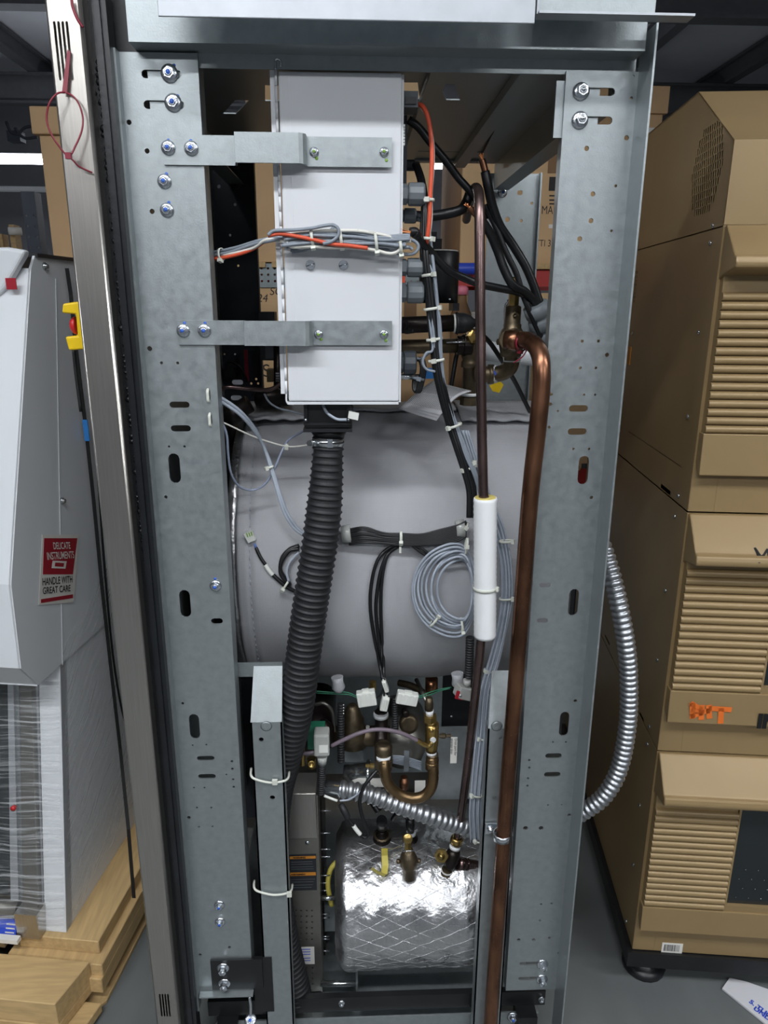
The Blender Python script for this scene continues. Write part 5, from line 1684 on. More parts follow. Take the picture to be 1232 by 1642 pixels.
main = [(667, 262, 0.13), (676, 290, 0.09), (682, 330, 0.06), (682, 380, 0.05), (684, 420, 0.045), (690, 470, 0.045), (695, 520, 0.045), (699, 560, 0.045), (704, 600, 0.045), (713, 640, 0.05), (724, 680, 0.058), (737, 720, 0.052), (750, 760, 0.048), (757, 790, 0.045), (757, 830, 0.042)]
for k, (dx, dy) in enumerate(offs):
    hw_([(x + dx * (0.6 if i < 3 else 1.0), y, Y + dy) for i, (x, y, Y) in enumerate(main)], 0.0036 if k < 4 else 0.003, 'wire_black')
# grey partners
for (pts, r) in (
        ([(669, 345, 0.1), (680, 350, 0.07), (688, 370, 0.055), (692, 400, 0.05), (697, 440, 0.045), (702, 490, 0.042), (705, 540, 0.042), (706, 580, 0.045), (712, 625, 0.05), (724, 665, 0.06), (742, 720, 0.05), (760, 760, 0.045), (772, 800, 0.05)], 0.003),
        ([(669, 350, 0.1), (678, 358, 0.07), (684, 375, 0.06), (694, 430, 0.05), (700, 480, 0.042), (706, 520, 0.04), (708, 570, 0.043), (714, 620, 0.05), (727, 665, 0.06), (748, 720, 0.05), (768, 770, 0.045), (784, 810, 0.05)], 0.0026),
        ([(681, 470, 0.06), (690, 480, 0.05), (692, 500, 0.044), (696, 540, 0.04), (700, 580, 0.046), (716, 640, 0.052), (733, 690, 0.056), (756, 745, 0.046), (776, 795, 0.05)], 0.0026),
        ([(681, 476, 0.06), (688, 490, 0.052), (690, 520, 0.042), (694, 560, 0.04), (684, 566, 0.04), (678, 580, 0.04), (684, 592, 0.04), (698, 596, 0.042)], 0.0022),
        ([(681, 415, 0.05), (690, 428, 0.045), (698, 455, 0.042), (703, 500, 0.04)], 0.0022),
        ([(668, 575, 0.08), (676, 575, 0.07), (690, 565, 0.045), (697, 560, 0.042)], 0.0022)):
    hw_(pts, r, 'wire_grey')
for (x, y, rr, hd) in ((688, 441, 0.011, (1, -1, 0)), (693, 495, 0.013, (1, -0.4, 0)), (697, 544, 0.013, (-0.3, -1, 0)), (700, 578, 0.013, (-0.6, -1, 0)), (728, 683, 0.014, (-1, -0.6, 0)), (752, 750, 0.014, (-1, -0.5, 0)), (757, 742, 0.008, (0.4, -1, 0))):
    c = P(x, y, 0.046 if y < 650 else 0.054)
    ax = V3((0.15 if y < 600 else 0.32, 0, -1))
    tie(hn, c, ax, rr, rr * 0.62, wide=(1, 0, 0.25), width=0.0045, head=hd)
tie(hn, P(688, 321, 0.036), (0, 0, 1), 0.008, 0.009, wide=(1, 0, 0), head=(-0.4, -1, 0))
tie(hn, P(686, 383, 0.036), (0.1, 0, 1), 0.008, 0.009, wide=(1, 0, 0), head=(1, -1, 0))
# coiled spare loop below the lowest gland
mb = MB()
for k in range(5):
    dx = k * 1.6
    mb.tube([P(668 + dx, 578, 0.09), P(672 + dx, 575, 0.085), P(676 + dx, 590, 0.08), P(673 + dx, 610, 0.08), P(668 + dx * 0.9, 628, 0.08), P(663 + dx, 622, 0.085), P(664 + dx, 600, 0.09)], 0.0027, 7, 6)
o = put('spare_loop', mb, 'wire_black', hn); o['kind'] = 'stuff'
tie(hn, P(671, 607, 0.08), (0.2, 0, 1), 0.010, 0.007, wide=(1, 0, 0), mat='wire_grey')

# grey data wires fanning to the right of the insulation then down to the tank
gw = thing('grey_wire_run', 'bunch of pale grey wires passing behind the white insulation sleeve down to the tank', 'wires', P(790, 1000, 0.03))
lanes = [-7, -4, -1, 2, 5, 8]
mainp = [(742, 690, 0.085), (760, 745, 0.075), (780, 800, 0.07), (800, 850, 0.065), (811, 905, 0.06), (812, 960, 0.058), (804, 1010, 0.055), (792, 1060, 0.05), (778, 1110, 0.05), (772, 1180, 0.05), (766, 1240, 0.055), (762, 1300, 0.06), (764, 1350, 0.08)]
for k, dx in enumerate(lanes):
    rnd = random.Random(k)
    pts = [(x + dx * (1 if i < 9 else 1.15) + rnd.uniform(-0.8, 0.8), y, Y + 0.004 * (k % 2)) for i, (x, y, Y) in enumerate(mainp)]
    put('wire', wire(pts, 0.0024, n=7), 'wire_lgrey', gw)
for (x, y) in ((812, 868), (812, 960), (786, 1076), (774, 1184), (763, 1275)):
    tie(gw, P(x, y, 0.056), (0.06 if y < 1000 else -0.25, 0, -1), 0.0125, 0.006, wide=(1, 0, 0), head=(-1, -0.6, 0) if y > 1000 else (1, -0.4, 0))
tie(gw, P(769, 1347, 0.075), (0, 0, 1), 0.010, 0.008, wide=(1, 0, 0), head=(-1, -0.5, 0.6))

# ================================================================== grey coil hanging on the jacket
co = thing('cable_coil', 'coil of pale grey cable tied in loops against the chamber jacket', 'coil', P(715, 945, 0.08))
rnd = random.Random(5)
ccx, ccy = 732, 944
for k in range(8):
    rx = 70 - k * 4.4 + rnd.uniform(-2, 2)
    ry = 74 - k * 3.6 + rnd.uniform(-2, 2)
    sx, sy = ccx - 1 + k * 1.2 + rnd.uniform(-2, 2), ccy + rnd.uniform(-3, 3)
    ph = rnd.uniform(0, 6)
    pts = []
    for i in range(14):
        a = 2 * PI * i / 14
        x = sx + rx * math.cos(a) * (1 if math.cos(a) < 0 else 0.45)
        y = sy + ry * math.sin(a)
        pts.append(P(x, y, 0.088 + 0.006 * math.sin(3 * a + ph) - 0.0012 * k))
    put('loop', MB().tube(pts, 0.0025, 7, 5, closed=True), 'wire_lgrey', co)
for (x, y, ax, hd) in ((697, 994, (0.8, 0, -0.55), (0.6, -0.5, 0.8)), (741, 1003, (1, 0, 0.15), (0.1, -0.5, -1)), (748, 876, (1, 0, -0.1), (0, -1, 0.2))):
    tie(co, P(x, y, 0.082), ax, 0.016, 0.008, wide=(-ax[2], 0, ax[0]), width=0.0045, head=hd)

# ================================================================== black wires looping across the jacket
bw = thing('black_wire_loom', 'loom of black wires strapped across the chamber jacket with dangling ends', 'wires', P(640, 870, 0.08))
rnd = random.Random(9)
for k in range(11):
    y0 = 848 + k * 2.4
    put('wire', wire([(560, y0 + 1, 0.095), (585, y0 - 2 + rnd.uniform(-1, 1), 0.088), (615, 855 + k * 1.6 + rnd.uniform(-1, 1), 0.085), (643, 856 + k * 1.8, 0.083), (675, 857 + k * 1.7, 0.083), (705, 850 + k * 2.2, 0.085), (732, 843 + k * 2.5, 0.088), (748, 836 + k * 2.4, 0.09)], 0.0022, n=6), 'wire_black', bw)
tie(bw, P(643, 864, 0.083), (1, 0, 0), 0.0135, 0.006, wide=(0, 0, 1), width=0.005, head=(0, -1, -0.9))
put('tie_tail', MB().obox(P(642, 882, 0.074), V3((0.002, 0, 0)), V3((0, 0.0006, 0)), V3((0, 0, 0.006))), 'tie_white', bw)
for k, pts in enumerate(([(643, 872), (622, 880), (605, 900), (596, 935), (594, 975), (600, 1020), (608, 1060), (614, 1090)],
                         [(645, 874), (626, 884), (614, 905), (606, 940), (603, 980), (608, 1030), (612, 1070), (615, 1092)],
                         [(640, 875), (622, 890), (614, 920), (611, 960), (612, 1010), (615, 1060), (616, 1094)])):
    put('wire', wire([(x, y, onjk(x, y, 0.006).y if y < 1075 else 0.13) for x, y in pts], 0.0036, n=8), 'wire_black', bw)
for k, pts in enumerate(([(655, 870), (668, 876), (680, 882), (690, 892)], [(658, 872), (670, 882), (682, 890)])):
    put('wire', wire([(x, y, 0.088) for x, y in pts], 0.003, n=7), 'wire_black', bw)
# plastic sleeves at both ends of the loom
for (x, y) in ((555, 856), (738, 848)):
    put('sleeve', MB().lathe(P(x, y, 0.098), V3((1, 0, 0.1)), [(-0.008, 0.016), (0.008, 0.018), (0.009, 0.012)], 12), 'plastic_clear', bw)
tie(bw, P(744, 846, 0.094), (0.6, 0, -0.5), 0.012, 0.012, wide=(0, 0, 1), head=(0.2, -1, 0.2))

# sensor lead with connector on the left
sl = thing('sensor_lead', 'black sensor lead with a pale plug and white marker lying on the jacket', 'lead', P(405, 860, 0.1))
def jp(x, y, o=0.005):
    return tuple(onjk(x, y, o))
def jw(pts, r, mat, name, par, o=0.005, n=8):
    put(name, MB().tube([V3(jp(x, y, o)) for x, y in pts], r, n, 7), mat, par)
jw([(411, 878), (418, 893), (426, 905)], 0.0034, 'wire_black', 'lead', sl)
jw([(426, 905), (432, 914), (438, 921)], 0.0046, 'plastic_white', 'marker_sleeve', sl, 0.006)
jw([(438, 921), (450, 932), (463, 942), (480, 950)], 0.0042, 'wire_black', 'lead', sl)
for k in range(4):
    jw([(480, 874 + k * 2), (465, 880 + k), (453, 893 + k * 2), (450, 910 + k * 2), (456, 924 + k), (466, 936)], 0.0034, 'wire_black', 'lead_loop', sl, 0.006 + 0.003 * (k % 2))
jw([(480, 885), (466, 900), (461, 915), (464, 930)], 0.0026, 'wire_lgrey', 'grey_wire', sl, 0.012)
p = V3(jp(402, 860, 0.01))
put('plug', MB().obox(p, V3((0.007, 0, 0.003)), V3((0, 0.006, 0)), V3((-0.004, 0, 0.009))), 'plastic_white', sl)
for i in range(3):
    q = p + V3((-0.004 + 0.004 * i, -0.006, 0.004 + 0.0015 * i))
    put('plug_slot', MB().obox(q, V3((0.001, 0, 0)), V3((0, 0.0008, 0)), V3((-0.001, 0, 0.004))), 'green_paint', sl)
jw([(409, 872), (411, 878)], 0.0022, 'wire_blue', 'core', sl, 0.006)
tie(sl, V3(jp(457, 938, 0.008)), (0.7, 0, -0.5), 0.014, 0.008, wide=(0.5, 0, 0.7), head=(-0.8, -1, -0.3))

# grey twin tube sweeping out of the left post
gt = thing('twin_grey_tube', 'pair of pale grey tubes curving from the left post down across the jacket', 'tube', P(420, 720, 0.08))
for k, d_ in enumerate((0, 6)):
    put('tube', wire([(344, 634 + d_ * 0.4, 0.03), (358, 640 + d_ * 1.0, 0.04), (385, 659 + d_ * 1.0, 0.055), (408, 686 + d_ * 0.8, 0.08), (424, 718, 0.10), (434 + d_ * 0.4, 750, 0.095), (444 + d_ * 0.5, 785, 0.088), (455 + d_ * 0.8, 820, 0.085), (470 + d_, 845, 0.085), (486 + d_, 858, 0.085)], 0.003, n=8), 'wire_lgrey', gt)
tie(gt, P(433, 749, 0.094), (0.3, 0, -1), 0.0065, 0.0045, wide=(1, 0, 0), head=(-1, -0.6, 0))
tc_ = thing('clear_tube', 'thin clear bluish tube hanging in a loop beside the left post', 'tube', P(370, 760, 0.05))
put('tube', wire([(350, 676, 0.04), (358, 682, 0.04), (364, 700, 0.045), (366, 730, 0.05), (371, 760, 0.06), (384, 780, 0.08), (405, 786, 0.10), (425, 776, 0.10), (440, 752, 0.10), (452, 724, 0.105), (462, 706, 0.12), (480, 695, 0.14), (494, 688, 0.16)], 0.0022, n=8), 'tube_clear', tc_)
put('tube', wire([(350, 674, 0.05), (372, 684, 0.06), (402, 698, 0.08), (430, 708, 0.1), (462, 716, 0.11), (490, 714, 0.10), (503, 709, 0.09)], 0.0016, n=7), 'wire_white', tc_)
tie(tc_, P(460, 715, 0.108), (1, 0, -0.1), 0.003, 0.003, width=0.004, wide=(0, 0, 1), head=(0.2, -1, -0.4))
for (x, y) in ((334, 632), (337, 671)):
    p = P(x, y + 2, 0.0)
    put('loop_tie', MB().tube([(p.x, 0.01, p.z + 0.011), (p.x, -0.003, p.z + 0.008), (p.x, -0.004, p.z), (p.x, -0.003, p.z - 0.009), (p.x, 0.01, p.z - 0.011)], 0.0026, 8, 5), 'tie_white', tc_)

# ================================================================== heavy cut power cables, upper right
pc = thing('cut_power_cable', 'heavy black power cables with bare copper ends bunched above the safety valve', 'cables', P(850, 450, 0.1))
def pw(pts, r, name='cable', mat='wire_black'):
    put(name, wire(pts, r, n=10), mat, pc)
pw([(778, 275, 0.10), (783, 300, 0.10), (790, 330, 0.11), (802, 362, 0.12), (822, 392, 0.13), (842, 425, 0.13), (855, 455, 0.13), (866, 487, 0.13)], 0.0078)
pw([(767, 347, 0.08), (785, 372, 0.09), (798, 402, 0.10), (808, 430, 0.10), (822, 456, 0.10), (842, 468, 0.11), (862, 488, 0.13)], 0.0078)
pw([(778, 328, 0.12), (796, 366, 0.12), (812, 405, 0.12), (828, 438, 0.12), (838, 470, 0.12), (852, 505, 0.12), (868, 540, 0.13)], 0.0052)
pw([(664, 374, 0.02), (672, 381, 0.03), (690, 403, 0.05), (718, 432, 0.07), (750, 448, 0.085), (772, 456, 0.09), (800, 462, 0.10), (830, 468, 0.11), (858, 480, 0.13)], 0.0068)
pw([(658, 372, 0.02), (666, 372, 0.022), (671, 380, 0.028)], 0.0072)
pw([(651, 345, 0.12), (680, 347, 0.12), (710, 344, 0.13), (738, 337, 0.13), (748, 325, 0.14), (754, 310, 0.14)], 0.0088)
pw([(655, 192, 0.12), (672, 205, 0.12), (690, 228, 0.12), (715, 258, 0.125), (735, 285, 0.13), (752, 304, 0.13), (768, 325, 0.13), (780, 352, 0.13)], 0.0066)
# copper ends
def strands(a, b, n, spread, r=0.0011):
    mb = MB()
    rn = random.Random(2)
    for i in range(n):
        o = V3((rn.uniform(-1, 1), rn.uniform(-1, 1), rn.uniform(-1, 1))) * spread
        mb.tube([a + o * 0.6, (a + b) / 2 + o * 0.8, b + o * rn.uniform(1.0, 2.0)], r, 5, 3)
    o = put('copper_strands', mb, 'copper_strand', pc)
    o['kind'] = 'stuff'
strands(P(662, 373, 0.018), P(638, 370, 0.012), 16, 0.0032)
put('heat_sleeve', wire([(779, 278, 0.10), (776, 266, 0.10), (773, 256, 0.10)], 0.0058, n=10), 'copper', pc)
strands(P(774, 258, 0.10), P(771, 248, 0.10), 12, 0.0025)
put('heat_sleeve', wire([(768, 348, 0.08), (759, 339, 0.078), (752, 332, 0.078)], 0.0056, n=10), 'copper', pc)
strands(P(752, 332, 0.078), P(747, 328, 0.076), 10, 0.0025)
gl_ = thing('conduit_fitting', 'grey ribbed liquid-tight conduit fitting where the black cables enter behind the post', 'fitting', P(868, 515, 0.14))
a, b = P(858, 488, 0.13), P(880, 546, 0.15)
d = (b - a)
L = d.length
put('fitting', MB().lathe(a, d, [(0, 0.018), (0.002, 0.023), (L * 0.28, 0.0235), (L * 0.3, 0.0215), (L * 0.36, 0.0215), (L * 0.38, 0.0235), (L * 0.62, 0.0238), (L * 0.64, 0.021), (L * 0.7, 0.021), (L * 0.72, 0.024), (L, 0.024)], 22), 'plastic_grey', gl_)
put('steel_ring', MB().lathe(b, d, [(0, 0.026), (0.006, 0.026), (0.007, 0.02), (0.03, 0.02)], 20), 'zinc', gl_)

# ================================================================== black can (relay motor) behind the harness
cn = thing('black_can', 'black cylindrical motor can with a pale rim behind the wire harness', 'motor', P(705, 490, 0.28))
c = P(704, 440, 0.26)
r = abs(P(735, 440, 0.26).x - P(672, 440, 0.26).x) / 2
zt2, zb2 = P(704, 400, 0.20).z, P(704, 486, 0.20).z
put('can', MB().lathe((c.x, 0.26, zb2), (0, 0, 1), [(0, r), (zt2 - zb2 - 0.002, r), (zt2 - zb2, r - 0.002)], 36), 'black_plastic', cn)
put('rim', MB().lathe((c.x, 0.26, zt2), (0, 0, 1), [(0, r - 0.002), (0.002, r - 0.002), (0.0025, r - 0.006)], 36), 'label_white', cn)
put('terminal_block', MB().box((c.x - 0.02, 0.24, zt2), (c.x + 0.002, 0.27, zt2 + 0.022)).box((c.x - 0.02, 0.24, zt2 + 0.022), (c.x - 0.008, 0.27, zt2 + 0.034)), 'black_plastic', cn)
for s in (-0.02, 0.026):
    put('foot', MB().box((c.x + s - 0.006, 0.19, zb2 - 0.014), (c.x + s + 0.006, 0.25, zb2)), 'black_plastic', cn)
p = P(724, 480, 0.2); put('screw', MB().lathe((p.x, 0.26 - math.sqrt(max(0, r * r - (p.x - c.x) ** 2)), p.z), (0, -1, 0), [(0, 0.003), (0.002, 0.0024), (0.0022, 0)], 8), 'zinc', cn)

# ================================================================== pipework behind: dark pipes, brass tees, safety valve
pk_ = thing('dark_manifold', 'dark iron pipe with a rubber boot running behind the wire harness', 'pipe', P(690, 520, 0.2))
put('pipe', MB().cyl(P(600, 523, 0.2), P(735, 518, 0.2), 0.0155, 18), 'iron_dark', pk_)
put('boot', MB().lathe(P(730, 518.5, 0.2), (1, 0, 0.03), [(0, 0.019), (0.004, 0.0215), (0.006, 0.019), (0.016, 0.019), (0.03, 0.014), (0.036, 0.008), (0.05, 0.006)], 20), 'rubber', pk_)
put('white_ring', MB().lathe(P(727, 518.5, 0.2), (1, 0, 0.03), [(0, 0.018), (0.0048, 0.018)], 20), 'plastic_white', pk_)
put('valve_handle', wire([(651, 515, 0.19), (653, 524, 0.18), (650, 532, 0.17), (664, 531, 0.16)], 0.004), 'black_plastic', pk_)
pk2 = thing('tarnished_pipe', 'tarnished metal pipe with a brass union below the dark pipe', 'pipe', P(690, 555, 0.22))
put('pipe', MB().cyl(P(600, 557, 0.22), P(752, 554, 0.22), 0.0135, 18), 'bronze', pk2)
put('union', MB().lathe(P(733, 554, 0.22), (1, 0, 0), [(0, 0.018), (0.012, 0.018), (0.013, 0.021), (0.028, 0.021), (0.03, 0.016)], 8, False), 'iron_dark', pk2)
put('flange_rod', MB().cyl(P(716, 549, 0.2), P(755, 548, 0.2), 0.002, 8), 'chrome', pk2)
# tee going down to the chamber top
tee = thing('brass_tee', 'aged brass tee and riser standing on the chamber behind the slim pipe', 'fitting', P(757, 640, 0.25))
p = P(757, 553, 0.23)
pbm = P(757, 646, 0.23)
put('tee', MB().lathe((p.x, 0.23, p.z + 0.022), (0, 0, -1), [(0, 0.012), (0.003, 0.02), (0.02, 0.022), (0.045, 0.02), (0.05, 0.017), (0.055, 0.02), (0.065, 0.02), (0.066, 0.016), (p.z - pbm.z + 0.02, 0.016)], 16), 'bronze', tee)
put('foot_ring', MB().lathe((p.x, 0.23, pbm.z + 0.012), (0, 0, -1), [(0, 0.02), (0.016, 0.02)], 8, False), 'bronze', tee)
put('thread_tape', MB().lathe((p.x, 0.23, pbm.z + 0.020), (0, 0, -1), [(0, 0.0175), (0.006, 0.0175)], 16), 'teflon', tee)
put('side_cap', MB().lathe(P(758, 540, 0.21), V3((0.3, -1, 0.2)), [(0, 0.016), (0.012, 0.016), (0.014, 0.010)], 6, False), 'brass', tee)
# elbow to the safety valve
el = thing('bronze_elbow', 'bronze pipe elbow with white thread tape below the safety valve', 'fitting', P(800, 610, 0.2))
put('elbow', MB().tube([P(762, 600, 0.22), P(785, 600, 0.21), P(805, 598, 0.20), P(818, 588, 0.19), P(821, 573, 0.185)], 0.0155, 18), 'bronze', el)
put('collar', MB().lathe(P(783, 600, 0.211), (1, 0, 0), [(0, 0.019), (0.01, 0.019)], 18), 'bronze', el)
put('thread_tape', MB().lathe(P(790, 600, 0.208), (1, 0, 0.02), [(0, 0.0172), (0.009, 0.0172)], 18), 'teflon', el)
put('tape_mark', MB().obox(P(794, 598, 0.188), V3((0.0015, 0, 0.002)), V3((0, 0.0008, 0)), V3((-0.002, 0, 0.0035))), 'teflon_blue', el)
put('thread_tape', MB().lathe(P(821, 580, 0.186), (0, 0, 1), [(0, 0.0165), (0.009, 0.0165)], 18), 'teflon', el)
sv = thing('safety_valve', 'brass safety valve standing upright at the head of the copper pipe', 'valve', P(822, 560, 0.15))
Yv = 0.15
px_v = P(823, 500, Yv).x
def zz_(y):
    return P(823, y, Yv).z
z0v = zz_(576)
prof = [(zz_(578), 0.012), (zz_(572), 0.013), (zz_(570), 0.019), (zz_(562), 0.021), (zz_(548), 0.0245), (zz_(534), 0.0225), (zz_(528), 0.0185), (zz_(526), 0.0165), (zz_(520), 0.0165), (zz_(519), 0.0145), (zz_(492), 0.0145), (zz_(490), 0.011)]
put('body', MB().lathe((px_v, Yv, z0v), (0, 0, 1), [(a - z0v, r_) for a, r_ in prof], 20), 'bronze', sv)
put('neck', MB().lathe((px_v, Yv, zz_(490)), (0, 0, 1), [(0, 0.0098), (zz_(470) - zz_(490), 0.0098)], 6, False), 'brass', sv)
put('cap', MB().lathe((px_v + 0.001, Yv, zz_(471)), (0, 0, 1), [(0, 0.0085), (0.012, 0.0085), (0.026, 0.007), (zz_(444) - zz_(471), 0.005)], 14), 'brass', sv)
put('weep_hole', MB().lathe((px_v, Yv - 0.0147, zz_(505)), (0, -1, 0), [(-0.001, 0.0036), (0.003, 0.0036), (0.003, 0.0024), (0.0004, 0.0024), (0.0004, 0)], 12), 'bronze', sv)
put('hex_base', MB().lathe((px_v, Yv, zz_(572)), (0, 0, 1), [(0, 0.019), (0.012, 0.019)], 6, False), 'bronze', sv)
put('outlet', MB().lathe(P(826, 546, Yv - 0.01), P(818, 545, 0.06) - P(826, 546, Yv - 0.01), [(0, 0.0205), (0.022, 0.021), (0.03, 0.021), (0.032, 0.019), (0.075, 0.0188)], 18), 'bronze', sv)
put('lever', wire([(816, 482, 0.16), (811, 494, 0.17), (811, 530, 0.17)], 0.003), 'zinc', sv)
for s in (-1, 1):
    put('body_bolt', MB().lathe((px_v + 0.022 * s, Yv - 0.008, zz_(548)), (s, -0.4, 0), [(0, 0.006), (0.006, 0.006), (0.007, 0.003)], 6, False), 'bronze', sv)
# white drain pipe behind
wp = tag(put('white_pipe', MB().cyl(P(776, 562, 0.3), P(880, 574, 0.3), 0.020, 20), 'cab_white'), 'thick white plastic pipe behind the safety valve', 'pipe')
# grey sloping tube + black tubes curving behind
bt = thing('black_tubing', 'thin black tubing arching behind the brass tee', 'tubing', P(740, 620, 0.25))
put('tube', wire([(722, 632, 0.24), (727, 600, 0.24), (734, 565, 0.24), (748, 540, 0.21), (765, 534, 0.2), (782, 545, 0.2), (800, 570, 0.22), (825, 610, 0.26), (850, 660, 0.30)], 0.0046, n=9), 'wire_black', bt)
put('tube', wire([(730, 560, 0.24), (735, 548, 0.22), (745, 540, 0.21)], 0.0046, n=9), 'wire_black', bt)
# yellow tag
yt = tag(put('yellow_tag', MB().prism([P(785, 618, 0.18), P(803, 612, 0.17), (P(808, 617, 0.17)), P(801, 630, 0.175), P(790, 627, 0.18)], (0, 0.002, 0)), 'yellow'), 'crumpled yellow paper tag hanging under the bronze elbow', 'tag')
# galvanised inner plate right of the elbow with holes
a, b = P(775, 646, 0.5), P(850, 600, 0.5)
# folded documents on top of the jacket
dc = thing('folded_papers', 'sheaf of printed papers lying folded on the chamber jacket', 'papers', P(690, 660, 0.2))
def sheet(pts, name, lift):
    g = []
    n = 8
    A, B, C_, D = [V3(p) for p in pts]
    vs, fs = [], []
    for j in range(n + 1):
        for i in range(n + 1):
            s, t_ = i / n, j / n
            p = (A * (1 - s) + B * s) * (1 - t_) + (D * (1 - s) + C_ * s) * t_
            p = p + V3((0, -0.006 * math.sin(PI * s), 0.008 * math.sin(PI * t_) * (0.4 + s) + lift))
            vs.append(p)
    for j in range(n):
        for i in range(n):
            fs.append((j * (n + 1) + i, j * (n + 1) + i + 1, (j + 1) * (n + 1) + i + 1, (j + 1) * (n + 1) + i))
    m_ = MB()
    m_.add(vs, fs, True)
    o = put(name, m_, 'paper', dc)
    md = o.modifiers.new('thick', 'SOLIDIFY'); md.thickness = 0.0008
    return vs, n
for k in range(3):
    vs_, n_ = sheet([P(640 + k * 4, 657 - k * 4, 0.20 + 0.002 * k), P(700 + k * 3, 676 - k * 6, 0.15), P(756, 628 - k, 0.20), P(694, 612, 0.26)], 'sheet', 0.002 * (2 - k) - 0.002)
mb = MB()
A, B, C_, D = [V3(p) for p in (P(648, 649, 0.20), P(706, 664, 0.15), P(756, 626, 0.20), P(694, 612, 0.26))]
for i in range(22):
    s = 0.05 + 0.9 * i / 21
    a0, a1 = (A * (1 - s) + B * s), (D * (1 - s) + C_ * s)
    for (u0, u1) in ((0.06, 0.42), (0.45, 0.9)):
        pts = []
        for q in range(5):
            t_ = u0 + (u1 - u0) * q / 4
            p = a0 * (1 - t_) + a1 * t_ + V3((0, -0.006 * math.sin(PI * s), 0.008 * math.sin(PI * t_) * (0.4 + s) + 0.0016))
            pts.append(p)
        mb.ribbon(pts, 0.0005, V3((0, -0.6, 0.8)), 0.0002)
o = put('printed_lines', mb, 'ink', dc); o['kind'] = 'stuff'

# ================================================================== small parts behind the left of the box
ga = thing('valve_cluster', 'dark valve cluster with a brass body behind the control box hinge', 'valve', P(430, 620, 0.45))
Yg = 0.45
a, b = P(418, 578, Yg), P(440, 500, Yg)
put('coil_box', MB().box((a.x, Yg, a.z), (b.x, Yg + 0.05, b.z)), 'black_plastic', ga)
put('coil_label', MB().box((P(426, 575, Yg).x, Yg - 0.001, P(426, 575, Yg).z), (P(438, 552, Yg).x, Yg, P(426, 552, Yg).z)), 'plastic_dgrey', ga)
a, b = P(429, 612, Yg), P(438, 592, Yg)
put('brass_body', MB().box((a.x, Yg - 0.01, a.z), (b.x, Yg + 0.03, b.z)), 'bronze', ga)
for i in range(4):
    p = P(446, 598 + i * 4, Yg); put('spring_turn', MB().box((p.x - 0.004, Yg - 0.012, p.z - 0.0018), (p.x + 0.004, Yg - 0.006, p.z + 0.0018)), 'zinc', ga)
put('stem', MB().cyl(P(446, 555, Yg), P(446, 640, Yg), 0.010, 12), 'iron_dark', ga)
mt_ = thing('copper_line', 'thin dark copper line bending behind the left post above the jacket', 'pipe', P(400, 625, 0.2))
put('tube', wire([(348, 632, 0.22), (356, 624, 0.22), (368, 621, 0.22), (400, 624, 0.23), (430, 625, 0.25), (446, 618, 0.26), (454, 608, 0.27)], 0.0042, n=10), 'copper_dark', mt_)
put('tube', wire([(424, 632, 0.25), (432, 645, 0.22), (448, 655, 0.2), (470, 660, 0.17), (490, 666, 0.15)], 0.002, n=7), 'wire_grey', mt_)
pm = thing('pressure_switch', 'dark lumpy pressure switch on the left of the chamber top', 'switch', P(425, 640, 0.32))
put('body', MB().lathe(P(408, 640, 0.32), (1, 0, 0.05), [(0, 0.008), (0.004, 0.018), (0.02, 0.022), (0.05, 0.024), (0.055, 0.018), (0.07, 0.018), (0.075, 0.01)], 16), 'iron_dark', pm)
put('fitting', MB().lathe(P(360, 672, 0.25), V3((1, 0, 0.6)), [(0, 0.02), (0.03, 0.024), (0.034, 0.018), (0.06, 0.018)], 14), 'iron_dark', pm)
tr = thing('red_tag', 'dark red plastic strip tie hanging on the black rear post', 'tie', P(395, 590, 0.78))
put('strip', MB().box((P(393, 606, 0.78).x, 0.78, P(393, 611, 0.78).z), (P(399, 606, 0.78).x, 0.784, P(393, 561, 0.78).z)), 'tie_red', tr)
jb = thing('terminal_relay', 'small black relay with a looped black wire on the rear post', 'relay', P(366, 600, 0.77))
a, b = P(360, 606, 0.76), P(376, 590, 0.76)
put('body', MB().box((a.x, 0.76, a.z), (b.x, 0.797, b.z)), 'black_plastic', jb)
put('lead', wire([(361, 592, 0.76), (364, 582, 0.76), (372, 580, 0.76), (384, 588, 0.76), (392, 602, 0.77), (396, 612, 0.78)], 0.004), 'wire_black', jb)

# red loose tie hooked in the stainless slits
rt = thing('red_cable_tie', 'loose dark red cable tie looped through the stainless vent slits', 'cable tie', P(106, 250, -0.07))
put('loop', wire([(105, 148, -0.066), (92, 150, -0.08), (80, 164, -0.085), (75, 185, -0.085), (78, 205, -0.085), (90, 228, -0.085), (110, 250, -0.08), (122, 232, -0.075), (131, 210, -0.072), (133, 190, -0.07), (128, 170, -0.07), (118, 155, -0.07), (105, 148, -0.066)], 0.0013, n=6), 'tie_red', rt)
put('tail', wire([(110, 250, -0.08), (118, 258, -0.08), (127, 267, -0.075), (148, 277, -0.066)], 0.0013, n=6), 'tie_red', rt)
p = P(110, 250, -0.082); put('head', MB().obox(p, V3((0.004, 0, 0)), V3((0, 0.003, 0)), V3((0, 0, 0.004))), 'tie_red', rt)
put('strip', MB().prism([P(109, 80, -0.063), P(114, 84, -0.063), (P(108, 150, -0.066)), P(100, 150, -0.066)], (0, -0.002, 0)), 'tie_red', rt)
put('upper_tie', wire([(115, 0, -0.066), (117, 12, -0.066), (124, 30, -0.066), (133, 44, -0.064)], 0.002, n=6), 'tie_red', rt)

